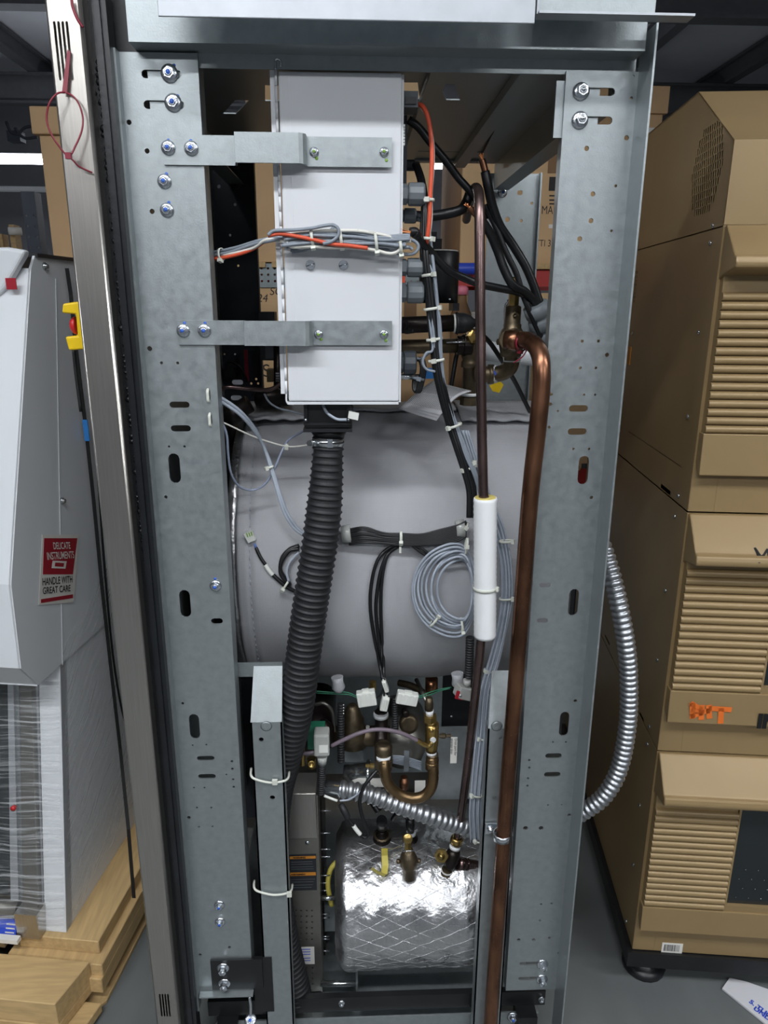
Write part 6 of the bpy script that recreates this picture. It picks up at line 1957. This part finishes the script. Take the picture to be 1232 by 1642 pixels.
# ================================================================== between chamber and tank
# stainless burner box on the left
bb_ = thing('stainless_box', 'stainless steel control cabinet with warning plates and punched vents beside the foil tank', 'box', P(495, 1590, 0.2))
YS = 0.13
x0, x1 = P(440, 1430, YS).x, P(512, 1430, YS).x
zA, zB2, zC, zD = P(490, 1275, YS).z, P(490, 1343, YS).z, P(490, 1590, YS).z, P(490, 1245, 0.2).z
holes = []
for (r0, n0, y0, dy, xs) in ((0, 6, 1460, 9.2, (474.5, 483, 491.8, 500.6)), (0, 4, 1552, 8.6, (474.5, 483, 491.8, 501.5))):
    for j in range(n0):
        for x in xs:
            p = P(x, y0 + j * dy, YS)
            holes.append(circ(p.x, p.z, 0.0022, 7))
put('front_panel', MB().plate((0, YS, 0), (1, 0, 0), (0, 0, 1), (0, -1, 0), rect(x0, zC, x1, zB2), holes, 0.002), 'stainless_dull', bb_)
put('inner_body', MB().box((x0 + 0.004, YS + 0.07, zC + 0.004), (x1 - 0.004, YS + 0.2, zB2 - 0.004)), 'stainless_dull', bb_)
o = put('upper_cover', MB().prism([(x0, YS - 0.004, zB2), (x0, YS - 0.004, zB2 + 0.002), (x0, YS + 0.004, zA), (x0, YS + 0.05, zA + 0.02), (x0, YS + 0.15, zA + 0.02), (x0, YS + 0.15, zB2)], (x1 - x0 - 0.001, 0, 0)), 'stainless', bb_)
bev(o, 0.004, 3)
put('back_cover', MB().box((x0, YS + 0.10, zA), (P(508, 1240, 0.24).x, YS + 0.2, P(500, 1205, 0.24).z)), 'stainless_dull', bb_)
put('side_flange', MB().box((x1 - 0.001, YS - 0.002, zC), (x1 + 0.002, YS + 0.2, zA)), 'stainless_dull', bb_)
q = P(493, 1351, YS)
put('screw', MB().lathe((q.x, YS, q.z), (0, -1, 0), [(0, 0.005), (0.002, 0.0045), (0.003, 0)], 12), 'zinc', bb_)
def lab(x0_, y0_, x1_, y1_, mat, off, name, par=None):
    a, b = P(x0_, y1_, YS), P(x1_, y0_, YS)
    return put(name, MB().box((a.x, YS - off, a.z), (b.x, YS - off + 0.0008, b.z)), mat, par or bb_)
w1 = lab(464, 1369, 507, 1428, 'label_dark', 0.0008, 'warning_plate')
lab(465, 1372, 506.5, 1377, 'label_orange', 0.0014, 'orange_strip', w1)
lab(465, 1398, 506.5, 1404, 'label_orange', 0.0014, 'orange_strip', w1)
text('lettering', 'WARNING', 0.0058, P(470, 1376.6, YS - 0.0016), (1, 0, 0), (0, -1, 0), 'ink_black', w1, bold=0.0002)
text('lettering', 'AVERTISSEMENT', 0.0056, P(467, 1403.4, YS - 0.0016), (1, 0, 0), (0, -1, 0), 'ink_black', w1, squeeze=0.8, bold=0.0002)
for yy in (1381, 1384.5, 1389, 1392.5, 1409, 1413, 1418, 1422):
    lab(467, yy, 500 + (yy * 7) % 6, yy + 1.1, 'plastic_grey', 0.0013, 'printed_line', w1)
w2 = lab(482, 1518, 504, 1546, 'label_white', 0.0008, 'rating_label')
for yy in (1521, 1525, 1529, 1535, 1539):
    lab(484, yy, 498, yy + 1.4, 'blue_plastic', 0.0013, 'printed_line', w2)
# flange studs between the cabinet and the tank
sd = thing('flange_studs', 'row of steel studs and gasket joining the cabinet to the foil tank', 'studs', P(525, 1450, 0.2))
put('flange', MB().box((x1 + 0.002, 0.2, zC + 0.03), (x1 + 0.006, 0.36, zA + 0.01)), 'iron_dark', sd)
for yy in (1300, 1336, 1362, 1374, 1404, 1416, 1428, 1466, 1472, 1502, 1506, 1525):
    a = P(514, yy, 0.17)
    put('stud', MB().cyl(a, a + V3((0.022, 0, 0)), 0.0016, 8), 'zinc', sd)
a = P(514, 1440, 0.15)
put('pin', MB().cyl(a, P(538, 1440, 0.15), 0.0055, 14), 'chrome', sd)
a = P(514, 1577, 0.12)
put('pin', MB().cyl(a, P(572, 1577, 0.12), 0.0065, 14), 'chrome', sd)
put('gasket', MB().tube([P(532, 1452, 0.16), P(526, 1420, 0.17), P(530, 1395, 0.18), P(540, 1382, 0.19)], 0.006, 8), 'tape_yellow', sd)
put('pin_bracket', MB().box((P(571, 1590, 0.12).x, 0.11, P(571, 1592, 0.12).z), (P(574, 1590, 0.12).x, 0.2, P(571, 1550, 0.12).z)), 'galv', sd)

# U-bend
ub = thing('bronze_u_bend', 'bronze pipe U-bend joining the valve stack to the union fitting', 'pipe', P(655, 1285, 0.12))
Yu = 0.10
put('pipe', MB().tube([P(616, 1215, Yu + 0.012), P(617, 1235, Yu), P(622, 1255, Yu), P(637, 1272, Yu), P(660, 1280, Yu), P(680, 1276, Yu), P(692, 1262, Yu), P(695, 1240, Yu), P(692, 1215, Yu + 0.012)], 0.0117, 18, 8), 'bronze_pipe', ub)
put('collar', MB().lathe(P(692, 1232, Yu + 0.006), (0, 0, 1), [(0, 0.013), (0.016, 0.013), (0.017, 0.011)], 18), 'bronze_pipe', ub)
un = thing('union_fitting', 'bronze hex union with white thread tape on the left of the U-bend', 'fitting', P(614, 1220, 0.12))
def lz(px, Y, prof, mat, name, par, n=18, smooth=True):
    # prof: list of (py, radius px)
    p0 = P(px, prof[0][0], Y)
    pts = [(P(px, y, Y).z - p0.z, r_ * mpp(p0)) for y, r_ in prof]
    return put(name, MB().lathe(p0, (0, 0, 1), pts, n, smooth), mat, par)
lz(615, 0.115, [(1236, 13), (1226, 15.5), (1216, 15.5)], 'bronze', 'hex_nut', un, 6, False)
lz(615, 0.115, [(1217, 11.5), (1210, 12.5)], 'teflon', 'thread_tape', un)
lz(615, 0.12, [(1211, 14), (1204, 14.5), (1197, 14), (1192, 10)], 'bronze', 'elbow_collar', un)
put('elbow', MB().tube([P(613, 1200, 0.14), P(611, 1188, 0.16), P(612, 1160, 0.18), P(611, 1140, 0.185)], 0.0145, 16), 'iron_dark', un)
put('thread_tape', MB().lathe(P(611, 1149, 0.178), (0, 0, 1), [(0, 0.0165), (0.008, 0.0165)], 16), 'teflon', un)
put('bleed_screw', MB().lathe(P(600, 1228, 0.11), (-1, 0, 0.05), [(0, 0.006), (0.008, 0.006), (0.009, 0.004), (0.018, 0.004)], 8, False), 'brass', un)
# valve stack on the right of the U-bend
vs_t = thing('brass_valve_stack', 'bright brass check valve stack rising from the U-bend', 'valve', P(690, 1210, 0.12))
lz(693, 0.12, [(1232, 10.5), (1216, 10.5), (1212, 9), (1208, 9)], 'bronze', 'lower_nipple', vs_t)
lz(692, 0.12, [(1209, 8.5), (1204, 8.5)], 'teflon', 'thread_tape', vs_t)
lz(692, 0.12, [(1204, 9), (1199, 9.5), (1190, 11), (1176, 11), (1168, 11), (1160, 10.5)], 'brass', 'body', vs_t)
lz(691, 0.12, [(1162, 9.5), (1155, 9.5)], 'brass', 'ring', vs_t)
lz(690, 0.12, [(1156, 11), (1147, 11)], 'brass', 'hex_cap', vs_t, 6, False)
lz(689, 0.12, [(1147, 6), (1138, 6.5)], 'teflon', 'thread_tape', vs_t)
lz(688, 0.12, [(1138, 7), (1128, 7), (1118, 5)], 'bronze', 'top_nipple', vs_t)
p = P(692, 1171, 0.108); put('port_plug', MB().lathe(p, (0, -1, 0), [(0, 0.0048), (0.003, 0.0045), (0.0035, 0)], 12), 'brass', vs_t)
p = P(694, 1186, 0.106); put('port_tape', MB().lathe(p, V3((0.3, -1, 0)), [(0, 0.0065), (0.003, 0.0065)], 12), 'teflon', vs_t)
put('side_elbow', MB().tube([P(693, 1190, 0.10), P(688, 1196, 0.098), P(680, 1194, 0.096), P(672, 1189, 0.094)], 0.0048, 10), 'brass', vs_t)
put('elbow_nut', MB().lathe(P(673, 1189.5, 0.094), P(673, 1189.5, 0.094) - P(683, 1194, 0.096), [(0, 0.0055), (0.006, 0.0055), (0.007, 0.0035)], 6, False), 'brass', vs_t)
put('petcock', MB().lathe(P(705, 1180, 0.12), (1, 0, 0), [(0, 0.004), (0.006, 0.006), (0.012, 0.006), (0.014, 0.003), (0.02, 0.004), (0.024, 0.0045)], 8, False), 'bronze', vs_t)
tg = thing('hanging_tag', 'white printed tag hanging from the petcock of the brass stack', 'tag', P(727, 1224, 0.11))
a, b = P(722, 1224, 0.11), P(734, 1182, 0.11)
put('card', MB().box((a.x, 0.11, a.z), (b.x, 0.1106, b.z)), 'label_white', tg)
ta = P(730, 1184, 0.1094)
text('lettering', 'Drain port for', 0.0075, P(729.5, 1184, 0.1094), (0, 0, -1), (0, -1, 0), 'ink_black', tg, squeeze=0.95)
text('lettering', 'generator drain', 0.0075, P(723.5, 1184, 0.1094), (0, 0, -1), (0, -1, 0), 'ink_black', tg, squeeze=0.8)
# purple tube
pt = thing('purple_tube', 'pale purple plastic tube arching between the solenoid and brass stack', 'tube', P(600, 1180, 0.09))
put('tube', wire([(672, 1189, 0.094), (650, 1178, 0.09), (625, 1171, 0.085), (600, 1170, 0.083), (575, 1176, 0.083), (552, 1186, 0.085), (532, 1196, 0.09)], 0.0042, n=10), 'tube_purple', pt)
put('tube', wire([(505, 1206, 0.09), (490, 1208, 0.09), (470, 1211, 0.1)], 0.0042, n=10), 'tube_purple', pt)
# solenoid with translucent plug and boot
so = thing('solenoid_plug', 'translucent grey solenoid plug with a ribbed black boot below', 'plug', P(516, 1270, 0.08))
p0, p1 = P(504, 1212, 0.075), P(528, 1177, 0.075)
bev(put('plug', MB().box((p0.x, 0.07, p0.z), (p1.x, 0.105, p1.z)), 'plastic_clear', so), 0.004, 2)
put('mount', MB().box((P(494, 1205, 0.11).x, 0.106, P(494, 1200, 0.11).z), (P(521, 1160, 0.11).x, 0.125, P(494, 1163, 0.11).z)), 'wire_green', so)
put('plug_face', MB().box((P(512, 1207, 0.07).x, 0.069, P(512, 1207, 0.07).z), (P(526, 1195, 0.07).x, 0.0705, P(512, 1195, 0.07).z)), 'plastic_white', so)
lz(517, 0.085, [(1224, 7), (1212, 8.5)], 'plastic_clear', 'gland', so)
a, b = P(517, 1222, 0.085), P(515, 1272, 0.085)
put('boot', MB().ribbed([a, (a + b) / 2, b], 0.0072, 0.0052, 0.0018, 16, 6), 'rubber', so)
put('coil', MB().lathe(P(520, 1180, 0.16), (0, 0, 1), [(-0.02, 0.022), (0.02, 0.022), (0.03, 0.014), (0.04, 0.006)], 18), 'iron_dark', so)
lz(500, 0.11, [(1230, 7), (1216, 7.5)], 'brass', 'brass_port', so, 8, False)
p = P(500, 1224, 0.10); put('port', MB().lathe(p, (0, -1, 0.2), [(0, 0.0085), (0.006, 0.008), (0.006, 0.005), (0.002, 0.004), (0.002, 0)], 14), 'brass', so)
lz(485, 0.12, [(1226, 5), (1195, 5)], 'brass', 'brass_stem', so, 8, False)
# second ribbed boot, relief valves and dark bodies behind
b2 = thing('ribbed_boot', 'ribbed black cable boot hanging beside the bronze regulator', 'boot', P(547, 1220, 0.14))
a, b = P(547, 1128, 0.14), P(547, 1222, 0.14)
put('boot', MB().ribbed([a, (a + b) / 2, b], 0.0070, 0.0062, 0.0018, 16, 6), 'rubber', b2)
for i in range(4):
    p = P(551, 1130 + i * 4.6, 0.128); put('boot_dot', MB().lathe(p, (0, -1, 0), [(0, 0.0015), (0.002, 0.001), (0.0021, 0)], 6), 'plastic_white', b2)  # row of small raised white dots
b3 = thing('ribbed_boot', 'ribbed black cable boot between the white plugs and purple tube', 'boot', P(634, 1170, 0.14))
a, b = P(633, 1118, 0.14), P(634, 1168, 0.14)
put('boot', MB().ribbed([a, (a + b) / 2, b], 0.0066, 0.0056, 0.0018, 16, 6), 'rubber', b3)
rg = thing('bronze_regulator', 'aged bronze regulator body behind the purple tube', 'regulator', P(570, 1190, 0.2))
lz(566, 0.2, [(1192, 24), (1172, 24), (1160, 18), (1152, 18), (1146, 14), (1136, 11), (1130, 6)], 'bronze', 'bonnet', rg)
put('pipe', MB().cyl(P(535, 1180, 0.2), P(625, 1180, 0.2), 0.023, 18), 'bronze', rg)
lz(590, 0.19, [(1195, 3), (1165, 3)], 'plastic_white', 'white_stem', rg, 8)
p = P(548, 1169, 0.17); put('bolt_head', MB().lathe(p, (0, -1, 0), [(0, 0.006), (0.006, 0.006), (0.0065, 0)], 6, False), 'bronze', rg)
hb = thing('dark_housing', 'round dark motor housing behind the corrugated hose end', 'motor', P(500, 1170, 0.3))
put('housing', MB().lathe(P(510, 1160, 0.24), (0, 1, 0.1), [(-0.04, 0.02), (-0.035, 0.03), (-0.01, 0.038), (0.1, 0.04)], 24), 'iron_dark', hb)
put('vent_pipe', MB().tube([P(505, 1130, 0.2), P(520, 1128, 0.19), P(532, 1140, 0.19), P(536, 1165, 0.19), P(536, 1190, 0.19)], 0.004, 10), 'stainless_dull', hb)
pb_ = thing('pump_body', 'pale metal pump body behind the brass valve stack', 'pump', P(655, 1200, 0.3))
put('body', MB().lathe(P(645, 1185, 0.34), (0, 1, 0), [(-0.06, 0.02), (-0.05, 0.05), (0.0, 0.065), (0.1, 0.065)], 26), 'stainless_dull', pb_)
put('cap', MB().lathe(P(655, 1158, 0.27), (0, -1, 0.3), [(0, 0.022), (0.02, 0.022), (0.022, 0.015)], 18), 'bronze', pb_)
put('knob', MB().lathe(P(650, 1140, 0.24), (0, -1, 0.2), [(0, 0.008), (0.02, 0.008), (0.022, 0.004)], 12), 'iron_dark', pb_)
put('pipe', MB().tube([P(640, 1095, 0.3), P(660, 1100, 0.28), P(680, 1112, 0.26), P(688, 1130, 0.25)], 0.008, 12), 'bronze', pb_)
put('pipe', MB().cyl(P(668, 1090, 0.3), P(684, 1125, 0.22), 0.005, 10), 'stainless_dull', pb_)
lz(598, 0.2, [(1105, 6), (1093, 6)], 'brass', 'brass_plug', pb_, 6, False)
lz(692, 0.3, [(1108, 10), (1088, 10)], 'copper_bright', 'copper_elbow', pb_)
# chrome dome and card behind the conduit
cm = thing('chrome_cup', 'polished chrome cup with a white card tucked above the conduit', 'cup', P(575, 1240, 0.2))
put('cup', MB().lathe(P(552, 1240, 0.17), V3((1, -0.1, 0.05)), [(0, 0.018), (0.03, 0.024), (0.05, 0.027), (0.052, 0.030), (0.060, 0.030), (0.061, 0.02)], 24), 'chrome', cm)
put('bracket', MB().box((P(553, 1222, 0.21).x, 0.21, P(553, 1222, 0.21).z), (P(583, 1204, 0.21).x, 0.213, P(553, 1204, 0.21).z)), 'galv', cm)
put('card', MB().prism([P(552, 1256, 0.135), P(575, 1248, 0.135), P(612, 1248, 0.14), P(618, 1262, 0.14), P(560, 1262, 0.135)], (0, 0.001, 0)), 'label_white', cm)
# grey ribbon of wires behind
rw = thing('grey_wire_ribbon', 'flat run of grey wires with a tag between union and valve stack', 'wires', P(655, 1222, 0.2))
for k in range(6):
    put('wire', wire([(630, 1212 + k * 2.2, 0.19), (645, 1213 + k * 2.6, 0.185), (660, 1217 + k * 2.4, 0.185), (676, 1222 + k * 2.6, 0.19)], 0.0018, n=6), 'wire_lgrey', rw)
put('flag', MB().box((P(648, 1225, 0.176).x, 0.176, P(648, 1237, 0.176).z), (P(656, 1225, 0.176).x, 0.177, P(648, 1204, 0.176).z)), 'plastic_grey', rw)
put('flag', MB().box((P(665, 1272, 0.17).x, 0.17, P(665, 1276, 0.17).z), (P(682, 1272, 0.17).x, 0.171, P(665, 1252, 0.17).z)), 'label_white', rw)
put('stem', MB().lathe(P(648, 1264, 0.19), (0, 0, 1), [(0, 0.010), (0.02, 0.010), (0.021, 0.008), (0.03, 0.008)], 12), 'copper', rw)
# white plug connectors and green leads
wc = thing('white_connectors', 'cluster of white plastic plugs on the dangling black wires below the jacket', 'connectors', P(615, 1125, 0.13))
def plug(x, y, w_, h_, rot, name='plug'):
    p = P(x, y, 0.12)
    s = mpp(p)
    ca, sa = math.cos(rot), math.sin(rot)
    ux, uz = V3((ca, 0, sa)) * (w_ * s / 2), V3((-sa, 0, ca)) * (h_ * s / 2)
    o = put(name, MB().obox(p, ux, V3((0, 0.009, 0)), uz), 'plastic_white', wc)
    bev(o, 0.002, 2)
    for k in (-0.5, 0.1, 0.6):
        put('plug_rib', MB().obox(p + ux * k + V3((0, -0.0095, 0)), ux * 0.12, V3((0, 0.0016, 0)), uz * 0.8), 'plastic_white', o)
    put('latch', MB().obox(p + uz * 1.05, ux * 0.35, V3((0, 0.004, 0)), uz * 0.18), 'plastic_white', o)
plug(588, 1119, 30, 25, 0.15)
plug(653, 1119, 34, 20, -0.2)
plug(617, 1127, 12, 24, -0.2)
plug(618, 1099, 7, 20, 0.3)
def gl2(pts):
    put('green_wire', wire(pts, 0.0012, n=6), 'wire_green', wc)
gl2([(505, 1108, 0.13), (530, 1110, 0.13), (555, 1110, 0.13), (574, 1117, 0.125)])
gl2([(505, 1111, 0.135), (540, 1113, 0.13), (560, 1114, 0.13), (574, 1120, 0.125)])
gl2([(669, 1120, 0.125), (690, 1114, 0.13), (705, 1108, 0.14), (722, 1104, 0.14)])
gl2([(669, 1118, 0.125), (690, 1110, 0.13), (708, 1105, 0.14), (724, 1102, 0.14)])
for k in range(3):
    put('black_wire', wire([(613 + k * 2, 1088, 0.12), (616 + k, 1100, 0.12), (610 + k * 6, 1115, 0.12), (604 + k * 12, 1119, 0.122)], 0.002, n=6), 'wire_black', wc)
# knotted cloth ends of the jacket
for (x, y, lb2) in ((541, 1098, 'grey cloth drawstring knot hanging under the jacket by the hose'), (733, 1092, 'pale cloth drawstring knot under the jacket by the red plug')):
    p = P(x, y, 0.13)
    s = mpp(p)
    kn = put('cloth_knot', MB().lathe(p + V3((0, 0, 14 * s)), (0.12, -0.1, -1), [(0, 10 * s), (8 * s, 9 * s), (18 * s, 11 * s), (25 * s, 6 * s), (28 * s, 2 * s)], 10), 'jacket')
    tag(kn, lb2, 'cloth')
# red faced DIN plug with boot
rp_ = thing('red_din_plug', 'grey square plug with a red face and ribbed black cable boot', 'plug', P(742, 1115, 0.1))
p = P(743, 1109, 0.09)
bev(put('plug', MB().obox(p, V3((0.014, 0.004, -0.006)), V3((-0.004, 0.012, 0)), V3((0.003, 0, 0.013))), 'plastic_clear', rp_), 0.002, 2)
pf = P(738, 1115, 0.077)
put('red_face', MB().obox(pf, V3((0.0085, 0.0028, -0.0035)), V3((-0.0006, 0.0016, 0)), V3((0.002, 0, 0.0085))), 'label_red', rp_)
put('screw', MB().lathe(pf + V3((0, -0.002, 0)), V3((-0.3, -1, 0)), [(0, 0.003), (0.0008, 0.0028), (0.001, 0)], 10), 'zinc', rp_)
put('screw_slot', MB().obox(pf + V3((-0.001, -0.0034, 0)), V3((0.0024, 0, 0.0012)), V3((0, 0.0003, 0)), V3((-0.0003, 0, 0.0006))), 'zinc', rp_)
a, b = P(752, 1086, 0.092), P(754, 1022, 0.085)
put('boot', MB().ribbed([a, (a + b) / 2, b], 0.0078, 0.0058, 0.002, 16, 6), 'rubber', rp_)
put('neck', MB().lathe(P(749, 1098, 0.092), b - a, [(0, 0.008), (0.012, 0.0075)], 14), 'plastic_clear', rp_)

# ------------------------------------------------------------------ fittings on the foil tank
def ftk(px, py, off=0.0):
    d = ray(px, py)
    A = d.y ** 2 + d.z ** 2
    B = 2 * (d.y * (CAM.y - TY) + d.z * (CAM.z - TZ))
    C_ = (CAM.y - TY) ** 2 + (CAM.z - TZ) ** 2 - (TR + off) ** 2
    D = max(0, B * B - 4 * A * C_)
    return CAM + d * ((-B - math.sqrt(D)) / (2 * A))
ts = thing('tank_sensor_boot', 'black taped sensor with a brown grommet on top of the foil tank', 'sensor', ftk(613, 1345))
p = ftk(613, 1344)
n_ = V3((0, -0.5, 0.85)).normalized()
up_ = V3((0, -0.15, 1)).normalized()
put('grommet', MB().lathe(p - up_ * 0.01, up_, [(0, 0.020), (0.010, 0.022), (0.016, 0.019), (0.024, 0.014), (0.030, 0.010), (0.036, 0.009)], 20), 'iron_dark', ts)
put('pale_ring', MB().lathe(p + up_ * 0.009, up_, [(0, 0.0195), (0.003, 0.0195), (0.0032, 0.016)], 20), 'bronze', ts)
q = p + up_ * 0.034
put('tape_wrap', MB().lathe(q, P(611, 1300, 0.13) - q, [(0, 0.009), (0.005, 0.012), (0.04, 0.013), (0.05, 0.012)], 14), 'wire_black', ts)
put('lead', wire([(608, 1302, 0.14), (600, 1290, 0.15), (596, 1280, 0.16)], 0.008), 'wire_black', ts)
t2_ = thing('tank_probe', 'second black taped probe with white tape on top of the foil tank', 'probe', ftk(660, 1342))
p = ftk(659, 1345)
put('fitting', MB().lathe(p - up_ * 0.008, up_, [(0, 0.016), (0.012, 0.017), (0.018, 0.011), (0.03, 0.010)], 16), 'iron_dark', t2_)
put('white_tape', MB().lathe(p + up_ * 0.016, up_, [(0, 0.0115), (0.008, 0.0105)], 14), 'teflon', t2_)
put('tape_wrap', MB().lathe(p + up_ * 0.022, (-0.1, 0, 1), [(0, 0.008), (0.02, 0.011), (0.04, 0.009)], 12), 'wire_black', t2_)
put('lead', wire([(653, 1312, 0.14), (646, 1304, 0.15), (636, 1306, 0.16), (630, 1314, 0.17)], 0.0055), 'wire_black', t2_)
# relief valve with round brass knob
rv = thing('relief_valve', 'bronze relief valve with a round brass cap lying on the foil tank', 'valve', ftk(655, 1390))
base = ftk(656, 1385, 0.012)
ax = (P(654, 1350, base.y - 0.005) - P(657, 1408, base.y - 0.012)).normalized()
b0 = P(657, 1408, base.y - 0.02)
L = (P(654, 1350, base.y - 0.02) - b0).length
put('body', MB().lathe(b0, ax, [(0.022, 0.0), (0.022, 0.0105), (0.0, 0.0105), (0.001, 0.0145), (L * 0.28, 0.0145), (L * 0.34, 0.019), (L * 0.52, 0.0195), (L * 0.62, 0.016), (L * 0.68, 0.013), (L * 0.75, 0.010)], 20), 'bronze', rv)
for s in (-1, 1):
    c = b0 + ax * (L * 0.45) + V3((0.02 * s, 0, 0))
    put('boss', MB().lathe(c, (s, -0.2, 0), [(0, 0.0055), (0.006, 0.0055), (0.007, 0.003)], 10), 'bronze', rv)
put('stem', MB().lathe(b0 + ax * (L * 0.7), ax, [(0, 0.0085), (L * 0.3, 0.0085)], 6, False), 'brass', rv)
c = P(654, 1345, base.y - 0.03)
put('cap', MB().lathe(c, V3((0, -1, 0.5)), [(-0.012, 0.009), (-0.004, 0.0105), (0.0, 0.0105), (0.001, 0.0095), (0.0012, 0)], 24), 'brass', rv)
put('split_pin', MB().cyl(P(646, 1365, base.y - 0.035), P(665, 1364, base.y - 0.035), 0.0012, 8), 'zinc', rv)
put('cap_rod', wire([(649, 1350, base.y - 0.03), (648, 1358, base.y - 0.03), (648, 1366, base.y - 0.03)], 0.001), 'zinc', rv)
# brass angle valve joined to the slim pipe
av = thing('angle_valve', 'angle valve with a hexagonal brass bonnet where the slim pipe meets the tank', 'valve', ftk(724, 1390))
base = ftk(722, 1392, 0.006)
Y1 = 0.128
put('compression_nut', MB().lathe(P(731, 1352, Y1), P(735, 1338, Y1) - P(731, 1352, Y1), [(0, 0.0135), (0.008, 0.0142), (0.014, 0.0135), (0.016, 0.0105)], 18), 'brass', av)
put('thread_tape', MB().lathe(P(729, 1360, Y1), P(735, 1338, Y1) - P(731, 1352, Y1), [(0, 0.0125), (0.009, 0.012)], 18), 'teflon', av)
put('body', MB().lathe(P(720, 1392, Y1 - 0.01), P(731, 1356, Y1) - P(720, 1392, Y1 - 0.01), [(0, 0.012), (0.008, 0.0135), (0.02, 0.017), (0.036, 0.016), (0.046, 0.0125)], 18), 'iron_dark', av)
put('outlet_ring', MB().lathe(P(716, 1400, Y1 - 0.01), V3((0.1, -0.2, 1)), [(-0.006, 0.013), (0.004, 0.0145), (0.005, 0.0125), (0.014, 0.012)], 18), 'bronze', av)
put('tape_ring', MB().lathe(P(717, 1396, Y1 - 0.01), V3((0.1, -0.2, 1)), [(0, 0.0138), (0.005, 0.0138)], 18), 'teflon', av)
c = P(708, 1372, Y1 - 0.022)
put('hex_bonnet', MB().lathe(c, V3((-0.25, -1, 0.35)), [(-0.006, 0.0155), (0.004, 0.0155)], 6, False).lathe(c, V3((-0.25, -1, 0.35)), [(0.004, 0.0085), (0.0055, 0.0085), (0.0056, 0.005), (0.008, 0.005), (0.0082, 0)], 16), 'brass', av)
put('side_pipe', MB().lathe(P(734, 1384, Y1 - 0.005), P(775, 1390, Y1 + 0.01) - P(734, 1384, Y1 - 0.005), [(0, 0.014), (0.018, 0.014), (0.019, 0.0125), (0.021, 0.0138), (0.026, 0.0138), (0.027, 0.012), (0.07, 0.012)], 16), 'copper_dark', av)
# yellow tape curl on the tank
mb = MB()
pts = [ftk(596, 1356, 0.02), ftk(604, 1360, 0.024), ftk(619, 1362, 0.012)]
yc = thing('yellow_tape', 'curled strip of yellow tape stuck on the foil tank', 'tape', ftk(610, 1385))
def tstrip(pp, w_, name):
    m_ = MB()
    for a, b in zip(pp, pp[1:]):
        m_.prism([a - w_, a + w_, b + w_, b - w_], V3((0, -0.0008, 0.0008)))
    put(name, m_, 'tape_yellow', yc)
tstrip([ftk(617, 1360, 0.014), ftk(617, 1372, 0.022), ftk(618, 1388, 0.016), ftk(616, 1402, 0.006)], V3((0.007, 0, 0)), 'strip')
tstrip([ftk(618, 1404, 0.005), ftk(606, 1399, 0.007), ftk(596, 1392, 0.006)], V3((0.002, -0.004, 0.007)), 'strip')
tstrip([ftk(612, 1361, 0.015), ftk(630, 1361, 0.014), ftk(645, 1357, 0.01)], V3((0, -0.002, 0.0025)), 'strip')
# probe lead: black loop with white marker
pl_ = thing('probe_lead', 'black looped probe lead with white marker sleeve in front of the tank', 'lead', P(585, 1340, 0.05))
put('lead', wire([(605, 1235, 0.085), (592, 1250, 0.075), (582, 1265, 0.07), (577, 1285, 0.065), (580, 1305, 0.06), (587, 1325, 0.055), (591, 1338, 0.055), (586, 1343, 0.055), (579, 1340, 0.055), (575, 1336, 0.055)], 0.0038, n=10), 'wire_black', pl_)
put('marker_sleeve', wire([(578, 1338, 0.055), (572, 1331, 0.056), (567, 1324, 0.058)], 0.0046, n=10), 'plastic_white', pl_)
put('lead', wire([(568, 1325, 0.058), (562, 1318, 0.06), (558, 1312, 0.062)], 0.0032, n=8), 'wire_black', pl_)
put('plug_grip', MB().lathe(P(559, 1313, 0.062), P(546, 1288, 0.075) - P(559, 1313, 0.062), [(0, 0.004), (0.003, 0.0065), (0.02, 0.0075), (0.034, 0.006)], 12), 'rubber', pl_)
put('grey_lead', wire([(545, 1284, 0.08), (560, 1282, 0.08), (575, 1272, 0.08), (583, 1262, 0.085)], 0.002), 'wire_lgrey', pl_)
put('pale_crimp', wire([(520, 1276, 0.08), (530, 1280, 0.08), (541, 1284, 0.08)], 0.0028), 'plastic_white', pl_)
# zip ties around the left strut
for (x, y) in ((433, 1252), (438, 1432)):
    st2 = thing('strut_zip_tie', ('white zip tie holding the hose to the strut above the tank' if y < 1300 else 'white zip tie holding the hose to the strut beside the warning plate'), 'zip tie', P(x, y, -0.004))
    put('strap', MB().tube([P(x - 30, y - 20, 0.02), P(x - 30, y - 8, 0.0), P(x - 22, y - 2, -0.005), P(x, y + 3, -0.005), P(x + 20, y + 1, -0.005), P(x + 29, y - 4, 0.005), P(x + 31, y - 14, 0.03)], 0.0024, 8, 5), 'tie_white', st2)
    p = P(x + (8 if y < 1300 else 26), y + 2, -0.006)
    put('head', MB().obox(p, V3((0.005, 0, 0)), V3((0, 0.003, 0)), V3((0, 0, 0.005))), 'tie_white', st2)
# floor bolts and eyebolt at the bottom edge
for (x, y, lb2) in ((402, 1632, 'bolt with blue paint at the foot of the black bracket'), (820, 1632, 'round bolt with blue paint on the pan below the cross beam')):
    pass
eb = thing('eye_rod', 'steel eye rod with a blue painted nut at the foot of the frame', 'rod', P(402, 1632, -0.02))
put('rod', wire([(400, 1598, -0.01), (402, 1612, -0.016), (402, 1628, -0.02)], 0.0034), 'zinc', eb)
o = put('bolt', BL, None, eb, P(402, 1636, -0.02), (-0.9, 0, 0))
bolt(BL, 822, 1630, 0.03, cb)
